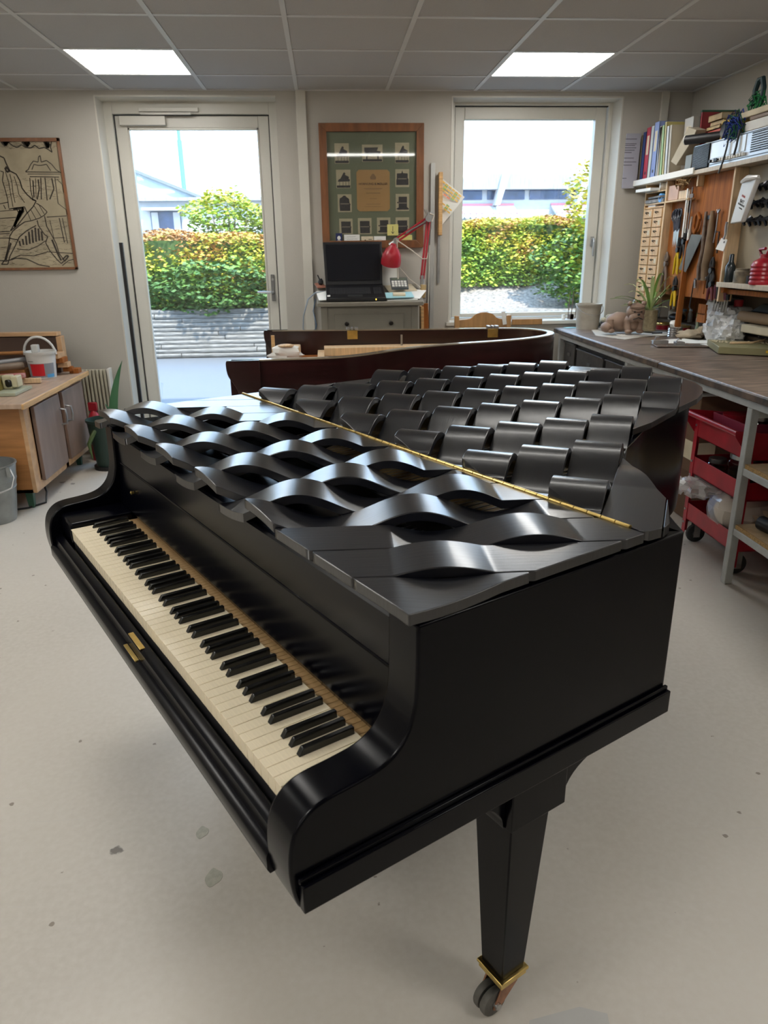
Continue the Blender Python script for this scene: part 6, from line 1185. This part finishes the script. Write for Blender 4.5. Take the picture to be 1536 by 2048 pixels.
# zinc bucket
zb = thing('zinc_bucket', 'galvanised zinc bucket standing on the floor before the cabinet', 'bucket', (-1.90, 4.10, 0)); M_zinc = mat('galvanised_zinc', (.30, .32, .32), .42, .55, noise=.2, nscale=12)
obj('body', MB().lathe([(0, 0), (.102, 0), (.108, .02), (.13, .19), (.134, .195), (.131, .20), (.136, .235), (.141, .24), (.138, .245), (.147, .32), (.153, .325), (.153, .333), (.145, .333), (.140, .25), (.10, .015), (0, .015)], (-1.905, 4.055, 0), 34), M_zinc, zb)
obj('handle', MB().tube([(-1.76, 4.0, .315), (-1.735, 3.98, .27), (-1.745, 3.95, .22), (-1.80, 3.92, .20)], .005), M_steel, zb); obj('handle_lug', MB().box(-1.775, -1.755, 3.985, 4.015, .27, .325), M_zinc, zb)
# radiator, plant, green bin, extinguisher, pole
rd = thing('radiator', 'cream ribbed radiator on the wall behind the cabinet', 'radiator', (-1.70, 5.46, .12)); M_rad2 = mat('cream_radiator', (.42, .39, .30), .4)
obj('core', MB().box(-1.80, -1.585, 5.46, 5.50, .12, .63), M_rad2, rd)
obj('wall_bracket', MB().box(-1.76, -1.74, 5.50, 5.557, .2, .55).box(-1.64, -1.62, 5.50, 5.557, .2, .55), M_rad2, rd)
for k in range(8): obj('fin', MB().box(-1.798 + k * .0262, -1.780 + k * .0262, 5.425, 5.46, .12, .636), M_rad2, rd, bev=.006)
obj('end_cover', MB().box(-1.588, -1.570, 5.42, 5.50, .10, .64), M_white, rd, bev=.003)
gn = thing('green_bin', 'dark green plastic bin on the floor behind the piano corner', 'bin', (-1.50, 5.12, 0)); M_gbin = mat('dark_green_plastic', (.02, .045, .035), .5)
obj('bin', MB().lathe([(0, .02), (.085, .02), (.115, .33), (.122, .335), (.122, .35), (.112, .35), (.08, .04), (0, .04)], (-1.555, 5.10, 0), 28), M_gbin, gn); obj('foot', MB().cyl((-1.555, 5.10, 0), (-1.555, 5.10, .025), .105, n=24), M_dark, gn)
sv = thing('snake_plant', 'tall green blade leaf rising beside the radiator', 'plant', (-1.50, 5.12, .30))
for k, (dx, dy, hh, wd) in enumerate(((.10, .05, .45, .032), (-.05, .04, .16, .02), (.01, -.05, .12, .018))):
    vs = []; n_ = 8
    for i in range(n_): t = i / (n_ - 1); w2 = wd * (1 - t ** 2.2) + .001; cx_ = -1.50 + dx * t * t; cz_ = .28 + hh * t; vs += [(cx_ - w2, 5.12 + dy * t, cz_), (cx_, 5.115 + dy * t, cz_), (cx_ + w2, 5.12 + dy * t, cz_)]
    obj('leaf', MB().add(vs, [f_ for i in range(n_ - 1) for f_ in ((3 * i, 3 * i + 1, 3 * i + 4, 3 * i + 3), (3 * i + 1, 3 * i + 2, 3 * i + 5, 3 * i + 4))]), mat('sansevieria', (.04, .14, .06), .35), sv)
obj('hanging_leaf', MB().tube([(-1.52, 5.05, .32), (-1.60, 5.0, .28), (-1.64, 4.98, .2), (-1.63, 4.98, .10)], [.006, .016, .014, .004]), mat('sansevieria_olive', (.08, .13, .04), .4), sv)
ex = thing('fire_extinguisher', 'red cylinder standing between the cabinet and the green bin', 'extinguisher', (-1.69, 5.33, 0)); obj('cylinder', MB().lathe([(0, 0), (.045, 0), (.048, .02), (.048, .30), (.03, .34), (.015, .36), (0, .36)], (-1.69, 5.33, 0), 22), M_red, ex); obj('label', MB().lathe([(.0487, .12), (.0487, .25)], (-1.69, 5.33, 0), 22), M_paper, ex); obj('valve', MB().box(-1.72, -1.66, 5.315, 5.345, .36, .42), M_red, ex, bev=.004)
one('black_pole', MB().box(-1.408, -1.385, 5.50, 5.525, 0, 1.49), M_dark, 'long black square pole leaning in the door reveal', 'pole', bev=.001)
# on the cabinet top ---------------------------------------------------------
ZC2 = .651
wb2 = thing('white_tub', 'white bucket with red label and arched handle on the low cabinet', 'bucket', (-1.88, 5.03, ZC2))
obj('body', MB().lathe([(0, 0), (.078, 0), (.092, .155), (.098, .155), (.101, .172), (.094, .172), (.09, .16), (.074, .01), (0, .01)], (-1.88, 5.03, ZC2), 32), mat('white_plastic', (.60, .60, .58), .35), wb2)
def arcpatch(r0_, r1_, z0_, z1_, a0_, a1_, c_, n_=14):
    vs = [];
    for i in range(n_ + 1): a = a0_ + (a1_ - a0_) * i / n_; vs += [(c_[0] + r0_ * cos(a), c_[1] + r0_ * sin(a), z0_), (c_[0] + r1_ * cos(a), c_[1] + r1_ * sin(a), z1_)]
    return MB().add(vs, [(2 * i, 2 * i + 2, 2 * i + 3, 2 * i + 1) for i in range(n_)])
obj('grey_label', arcpatch(.0805, .0878, ZC2 + .01, ZC2 + .10, -2.5, -.3, (-1.88, 5.03)), mat('grey_label', (.24, .26, .30), .5), wb2, smooth=60); obj('red_label', arcpatch(.0822, .0882, ZC2 + .02, ZC2 + .098, -2.15, -1.1, (-1.88, 5.03)), mat('label_red', (.55, .01, .02), .4), wb2, smooth=60); obj('blue_label', arcpatch(.0815, .0825, ZC2 + .008, ZC2 + .03, -.95, -.35, (-1.88, 5.03)), mat('label_blue', (.08, .32, .62), .4), wb2, smooth=60)
obj('label_print', arcpatch(.0838, .0848, ZC2 + .048, ZC2 + .058, -1.95, -1.3, (-1.88, 5.03)), M_paper, wb2, smooth=60); obj('label_print', arcpatch(.0912, .0922, ZC2 + .112, ZC2 + .118, -2.3, -1.8, (-1.88, 5.03)), mat('grey_print', (.3, .3, .3)), wb2, smooth=60)
obj('handle', MB().tube([(-1.88 + .10 * cos(a), 5.03 - .02 * sin(a), ZC2 + .15 + .115 * sin(a)) for a in [k * pi / 12 for k in range(13)]], .008), mat('white_plastic', (.6, .6, .58)), wb2); obj('spout', MB().box(-1.925, -1.88, 5.0, 5.04, ZC2 + .165, ZC2 + .215), mat('white_plastic', (.6, .6, .58)), wb2, bev=.006)
one('brown_long_box', MB().box(-2.44, -1.83, 5.22, 5.31, ZC2, ZC2 + .245), mat('dark_cardboard', (.085, .05, .035), .7), 'dark brown long box at the back of the low cabinet', 'box', bev=.003)
bx = thing('wooden_plank', 'pale plank lying over the dark long box', 'plank', (-2.1, 5.3, ZC2 + .25)); obj('plank', MB().obox((-2.14, 5.24, ZC2 + .262), .66, .075, .024, -.04), M_cabf, bx, bev=.002); obj('end_grain', MB().box(-1.828, -1.795, 5.205, 5.275, ZC2 + .10, ZC2 + .245), M_cabf, bx, bev=.002)
for k in range(4): one('stepped_block', MB().box(-1.86 + .022 * k, -1.78 + .016 * k, 5.06 + .03 * k, 5.19, ZC2 + .115 - .033 * k, ZC2 + .148 - .033 * k), M_orange if k % 2 else M_cabf, ['topmost of the stepped wood blocks behind the white tub', 'second stepped wood block behind the white tub', 'third stepped wood block behind the white tub', 'lowest stepped wood block behind the white tub'][k], 'block', bev=.002)
one('small_wood_box', MB().box(-1.76, -1.70, 5.17, 5.24, ZC2, ZC2 + .032), M_orange, 'tiny orange block at the far corner of the low cabinet', 'block', bev=.002)
one('wooden_tray', MB().box(-2.25, -1.98, 4.98, 5.10, ZC2, ZC2 + .06), M_cabw, 'flat brown tray left of the white tub', 'tray', bev=.002)
for k, (p, q_, r_, m_, lab) in enumerate((((-2.35, 4.80, ZC2 + .10), (-1.99, 5.06, ZC2 + .115), .018, mat('grey_pipe', (.24, .24, .25), .4, .3), 'upper grey rod lying across the cabinet clutter'), ((-2.35, 4.72, ZC2 + .085), (-1.98, 4.98, ZC2 + .09), .022, mat('brown_tube', (.20, .15, .11), .5), 'lower brownish tube lying across the cabinet clutter'), ((-2.2, 5.16, ZC2 + .145), (-1.96, 5.14, ZC2 + .15), .012, M_cabw, 'short wooden dowel behind the white tub'))): one('long_rod', MB().cyl(p, q_, r_), m_, lab, 'rod')
b = MB()
for k in range(9): b.ell((-2.28 + R.uniform(-.1, .06), 5.02 + R.uniform(-.08, .08), ZC2 + .15 + R.uniform(-.05, .07)), .05, .04, .04, jit=.3, n=9, m=6)
one('black_cloth_heap', b, M_dark, 'heap of black tools and cloth at the left of the cabinet', 'cloth'); one('white_set_square', MB().prism([(-2.25, ZC2 + .16), (-2.05, ZC2 + .22), (-2.12, ZC2 + .12), (-2.25, ZC2 + .05)], 4.79, 4.795, 'y'), M_paper, 'white plastic triangle leaning at the left edge', 'set square')
yb = thing('olive_vise', 'olive green machine part with a pale clamp on the low cabinet', 'machine', (-2.0, 4.35, ZC2)); M_olive2 = mat('olive_paint', (.17, .14, .035), .4, noise=.15)
obj('body', MB().prism([(-2.12, ZC2 + .02), (-2.14, ZC2 + .095), (-1.93, ZC2 + .095), (-1.91, ZC2 + .02)], 4.40, 4.55, 'y'), M_olive2, yb, bev=.004); obj('base', MB().box(-2.15, -1.80, 4.34, 4.60, ZC2, ZC2 + .02), mat('pale_green_steel', (.36, .38, .28), .4), yb, bev=.003); obj('clamp', MB().box(-1.915, -1.86, 4.47, 4.52, ZC2 + .02, ZC2 + .10).box(-1.86, -1.825, 4.46, 4.54, ZC2 + .03, ZC2 + .095), mat('cream_enamel', (.52, .48, .32), .35), yb, bev=.006); obj('bore', MB().cyl((-1.885, 4.46, ZC2 + .055), (-1.875, 4.475, ZC2 + .055), .022), M_dark, yb)
one('red_white_packet', MB().obox((-1.99, 4.74, ZC2 + .055), .20, .07, .025, .3), mat('red_white_print', (.45, .30, .28), .5, noise=.8, nscale=30, col2=(.4, .02, .03)), 'red and white printed packet behind the olive machine part', 'packet', bev=.004)
one('wood_offcut', MB().obox((-1.865, 4.79, ZC2 + .018), .10, .035, .03, .12), M_palewood, 'small pale wood offcut in front of the white tub', 'block', bev=.003); one('metal_funnel', MB().lathe([(0, 0), (.035, 0), (.04, .06), (.03, .075), (0, .075)], (-2.0, 4.22, ZC2), 20), mat('pale_grey_metal', (.42, .42, .42), .3, .5), 'pale metal cup at the left edge of the cabinet top', 'cup'); one('white_bag_corner', MB().ell((-2.03, 4.25, ZC2 + .12), .035, .03, .07, jit=.25).tube([(-2.0, 4.24, ZC2 + .09), (-1.96, 4.23, ZC2 + .065)], [.014, .003]), M_paper, 'white plastic bag corner above the metal cup', 'bag')
one('green_tin', MB().box(-2.16, -2.06, 4.66, 4.74, ZC2, ZC2 + .07), M_olive2, 'small olive box behind the machine part', 'box', bev=.003)
# ================================================================ OUTSIDE
M_asph = mat('asphalt', (.12, .13, .145), .85, noise=.12, nscale=60, bump=.4, bscale=200); M_grav = mat('gravel_bank', (.25, .22, .19), .9, noise=.6, nscale=24, bump=1, bscale=50, detail=8)
struct('ground_asphalt', MB().box(-30, 30, YO, 11.2, -.12, -.02), M_asph)
struct('ground_far', MB().box(-60, 60, 11.1, 90, -.3, .55), M_grav)
# garden wall of split stone courses left, gravel bank right
gw = thing('garden_wall', 'low weathered wall of stacked horizontal logs outside the door', 'wall', (-3, 10.9, 0))
Mlog = mat('weathered_log', (.20, .19, .175), .9, noise=.6, nscale=5, stretch=(1.2, 1, 16), bump=.8, bscale=10, detail=8)
obj('core', MB().box(-9, .55, 10.95, 11.3, -.05, .60), mat('log_shadow', (.12, .11, .10), .9), gw)
for r in range(11):
    x = -9 + R.uniform(0, 1)
    while x < .4:
        L_ = R.uniform(1.1, 2.3); x2 = min(x + L_, .55); z = .028 + r * .0605
        obj('log', MB().cyl((x, 10.93 + R.uniform(-.015, .015), z), (x2 - .01, 10.93 + R.uniform(-.015, .015), z + R.uniform(-.005, .005)), .033, n=8), Mlog, gw); x = x2
bank = MB(); nx, ny = 40, 8; vs = []
for j in range(ny + 1):
    for i in range(nx + 1):
        x = .5 + i * .25; y = 10.8 + j * .32; z = .02 + .42 * min(1, j / 2.5) + .12 * max(0, j - 2) + R.uniform(-.03, .03) + (.12 * max(0, (x - 3.0)) * (j / ny) if x > 3 else 0); vs.append((x, y, z))
bank.add(vs, [(j * (nx + 1) + i, j * (nx + 1) + i + 1, (j + 1) * (nx + 1) + i + 1, (j + 1) * (nx + 1) + i) for j in range(ny) for i in range(nx)])
struct('ground_bank', bank, M_grav, smooth=0).data.polygons.foreach_set('use_smooth', [True] * (nx * ny))
def leaves(region, n_, size, mats, name, label, cat, trunk=None, group=None, loc=(0, 0, 0)):
    t_ = thing(name, label, cat, loc, group); per = [MB() for _ in mats]
    for _ in range(n_):
        p = region()
        if p is None: continue
        p, wsel = p; k = min(len(mats) - 1, int(wsel * len(mats))); a, b_, c_ = R.uniform(0, 6.28), R.uniform(-1.1, 1.1), size * R.uniform(.6, 1.3)
        u_ = Vector((cos(a), sin(a), R.uniform(-.4, .4))).normalized() * c_; v_ = Vector((-sin(a) * cos(b_), cos(a) * cos(b_), sin(b_))) * c_ * .55; p = Vector(p)
        per[k].add([p - u_, p - v_, p + u_, p + v_], [(0, 1, 2, 3)])
    for k, m_ in enumerate(mats):
        if per[k].v: obj('foliage', per[k], m_, t_, smooth=0, kind='stuff')
    if trunk: obj('branches', trunk, mat('bark', (.12, .09, .06), .9, noise=.3), t_, kind='stuff')
    return t_
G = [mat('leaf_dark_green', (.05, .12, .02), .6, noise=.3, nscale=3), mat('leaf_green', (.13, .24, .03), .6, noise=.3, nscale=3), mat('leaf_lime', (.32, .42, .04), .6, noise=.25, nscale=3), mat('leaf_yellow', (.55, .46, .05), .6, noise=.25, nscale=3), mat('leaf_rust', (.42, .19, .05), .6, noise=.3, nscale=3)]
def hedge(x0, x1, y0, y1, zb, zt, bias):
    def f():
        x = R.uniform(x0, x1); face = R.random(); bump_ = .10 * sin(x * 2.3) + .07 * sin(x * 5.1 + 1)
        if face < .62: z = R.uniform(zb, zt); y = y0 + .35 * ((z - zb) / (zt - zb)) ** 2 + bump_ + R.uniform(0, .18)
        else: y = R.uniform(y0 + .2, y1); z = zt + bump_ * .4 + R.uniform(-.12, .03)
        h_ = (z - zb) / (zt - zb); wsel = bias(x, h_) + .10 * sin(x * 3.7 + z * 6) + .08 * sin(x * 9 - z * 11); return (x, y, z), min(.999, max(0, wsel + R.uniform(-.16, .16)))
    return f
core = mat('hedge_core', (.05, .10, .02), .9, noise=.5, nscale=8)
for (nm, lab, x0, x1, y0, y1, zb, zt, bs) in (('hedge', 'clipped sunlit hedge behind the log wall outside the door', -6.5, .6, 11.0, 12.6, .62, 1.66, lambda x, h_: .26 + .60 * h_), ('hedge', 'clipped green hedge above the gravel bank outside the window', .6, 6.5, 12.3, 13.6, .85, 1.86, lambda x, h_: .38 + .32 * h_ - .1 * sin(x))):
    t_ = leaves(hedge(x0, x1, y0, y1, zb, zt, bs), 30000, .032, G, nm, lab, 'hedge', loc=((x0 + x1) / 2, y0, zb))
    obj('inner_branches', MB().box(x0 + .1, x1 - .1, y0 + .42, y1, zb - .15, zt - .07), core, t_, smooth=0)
def bush(c, rx, ry, rz, lo=0):
    def f():
        a = R.uniform(0, 6.28); ct = R.uniform(-1, 1); st_ = (1 - ct * ct) ** .5; rr = R.uniform(.55, 1) ** .5 * (1 + .22 * sin(a * 3) * st_ + .2 * sin(ct * 7 + a * 2))
        p = (c[0] + rx * rr * st_ * cos(a), c[1] + ry * rr * st_ * sin(a), c[2] + rz * rr * ct); return p, min(.999, max(0, .42 + .25 * ct + R.uniform(-.2, .25)))
    return f
def twigs(base, top, n_, sp):
    b_ = MB()
    for k in range(n_): e = (top[0] + R.uniform(-sp, sp), top[1] + R.uniform(-sp, sp) * .6, top[2] + R.uniform(-.35, .25)); mdl = ((base[0] + e[0]) / 2 + R.uniform(-.1, .1), (base[1] + e[1]) / 2, (base[2] + e[2]) / 2); b_.tube([base, mdl, e], [.018, .012, .004], n=5)
    return b_
leaves(bush((-1.55, 12.6, 1.95), .62, .45, .38), 2600, .04, G[1:4], 'young_tree', 'airy young tree above the hedge, left one seen through the door', 'tree', twigs((-1.5, 12.3, .9), (-1.5, 12.5, 2.1), 14, .5), loc=(-1.5, 12.3, .9))
leaves(bush((-.55, 12.4, 1.85), .55, .45, .36), 2600, .04, G[1:4], 'young_tree', 'airy young tree above the hedge, right one seen through the door', 'tree', twigs((-.6, 12.2, .9), (-.6, 12.3, 2.0), 14, .45), loc=(-.6, 12.2, .9))
leaves(bush((-1.5, 10.98, .95), 1.1, .35, .35), 3500, .045, [G[0], G[0], G[1]], 'low_shrub', 'dark green low shrub hanging over the log wall', 'shrub', loc=(-1.5, 10.9, .6))
leaves(bush((.0, 11.0, 1.05), 1.0, .3, .3), 1800, .045, [G[2], G[3], G[4]], 'low_shrub', 'yellow and rust low shrub over the log wall by the handle side', 'shrub', loc=(0, 10.9, .6))
leaves(bush((4.35, 11.4, 1.75), .62, .6, 1.25), 6500, .045, [G[1], G[2], G[3], G[3], G[4]], 'autumn_tree', 'tall yellowing tree at the right edge of the window view', 'tree', twigs((4.3, 11.3, .5), (4.4, 11.4, 2.4), 30, .55), loc=(4.3, 11.3, .5))
leaves(bush((3.75, 11.6, 1.15), .5, .4, .5), 2200, .045, [G[1], G[0], G[2]], 'shrub', 'green shrub at the foot of the yellowing tree', 'shrub', loc=(3.7, 11.6, .6))
# buildings
M_bw = mat('white_render', (.50, .52, .54), .7, noise=.05); M_bwin = mat('dark_window_band', (.03, .06, .14), .15, noise=.5, nscale=3); M_roofw = mat('grey_fascia', (.27, .29, .32), .7, noise=.2, nscale=2, stretch=(10, 1, 1))
bd = thing('factory_building', 'long white flat building with a blue window band, behind the hedge', 'building', (6, 30, .5))
obj('wall', MB().box(.15, 22, 30, 36, .4, 3.0), M_bw, bd); obj('roof_fascia', MB().box(.1, 22, 29.5, 36, 3.55, 4.10), M_roofw, bd); obj('upper_wall', MB().box(.15, 22, 30.02, 36, 3.0, 3.6), M_bw, bd)
for k in range(9): x = 4.3 + k * 1.65 + (.35 if k > 1 else 0) - 3.3; obj('window', MB().box(x, x + 1.45, 29.96, 30.01, 3.22, 3.58), M_bwin, bd)
for k in range(6): x = .3 + k * 3.1; obj('roof_bracket', MB().prism([(x, 3.0), (x + .16, 3.0), (x + .5, 4.08), (x + .22, 4.08)], 29.3, 30, 'y'), M_bw, bd)
for k in range(9): x = 1.9 + k * 1.15; f_ = obj('window', MB().box(x, x + .95, 29.96, 30.01, 2.0, 2.72), mat('pale_window', (.45, .55, .58), .2), bd)
for (x0_, x1_) in ((-.3, 1.5), (2.2, 5.35), (6.8, 12.4)):
    a_ = obj('awning', MB().prism([(29.2, 2.62), (29.2, 2.70), (30.0, 3.02), (30.0, 2.94)], x0_ + 2, x1_ + 2, 'x'), M_bw, bd); obj('awning_stripe', MB().box(x0_ + 2, x1_ + 2, 29.16, 29.22, 2.90 - .2, 2.98 - .2).box(x0_ + 2, x1_ + 2, 29.95, 30.0, 2.96, 3.08), mat('pink_stripe', (.62, .22, .26), .6), a_)
    sc_ = MB()
    for k in range(int((x1_ - x0_) / .22)): sc_.cyl((x0_ + 2.11 + k * .22, 29.17, 2.62), (x0_ + 2.11 + k * .22, 29.19, 2.62), .11, n=10)
    obj('scallop', sc_, M_bw, a_, kind='stuff')
bl2 = thing('low_house', 'white low house with a gable and one curtained window beyond the door', 'building', (-4, 27, .5))
obj('wall', MB().box(-7.5, -1.2, 27, 33, .4, 3.05), M_bw, bl2); obj('eaves', MB().box(-7.7, 0.0, 26.6, 33, 3.05, 3.16), M_roofw, bl2)
obj('gable', MB().prism([(-6.5, 3.16), (-6.5, 4.15), (-4.1, 3.16)], 27, 31, 'y'), mat('pale_blue_cladding', (.40, .48, .52), .6, noise=.1), bl2)
obj('gable_edge', MB().prism([(-6.55, 4.12), (-6.5, 4.2), (-3.95, 3.2), (-4.0, 3.12)], 26.8, 31, 'y'), mat('dark_edge', (.15, .17, .18), .6), bl2)
wf = obj('window', MB().box(-5.75, -4.75, 26.95, 27.0, 2.05, 2.75), M_bwin, bl2); obj('curtain', MB().box(-5.72, -5.5, 26.93, 26.95, 2.1, 2.72).box(-5.0, -4.78, 26.93, 26.95, 2.1, 2.72), M_bw, wf); obj('awning', MB().box(-5.9, -4.6, 26.4, 27, 2.76, 2.84), M_bw, bl2)
wf = obj('window', MB().box(-2.1, -1.5, 26.95, 27.0, 2.0, 2.75), M_bwin, bl2)
one('flag_mast', MB().cyl((-5.72, 34, .5), (-5.76, 34, 5.8), .10, n=10).cyl((-5.76, 34, 5.8), (-5.80, 34, 10.2), .07, n=10), mat('teal_mast', (.10, .36, .42), .5), 'teal mast rising behind the low house', 'mast')
lm = thing('street_lamp', 'faint pale street lamp behind the young trees', 'street lamp', (-2.6, 34, .5)); obj('post', MB().cyl((-2.6, 34, .5), (-2.65, 34, 4.9), .05, n=8), mat('pale_grey_post', (.62, .66, .68), .6), lm); obj('lamp_head', MB().obox((-2.95, 34, 4.95), .6, .2, .1, 0, 0, -.2), mat('pale_grey_post', (.62, .66, .68)), lm)
one('aerial', MB().cyl((-6.0, 31, 3.2), (-6.0, 31, 4.75), .03, n=6).box(-6.3, -5.8, 30.98, 31.02, 4.7, 4.75), mat('pale_grey_post', (.62, .66, .68)), 'thin aerial on the roof of the low house', 'aerial')
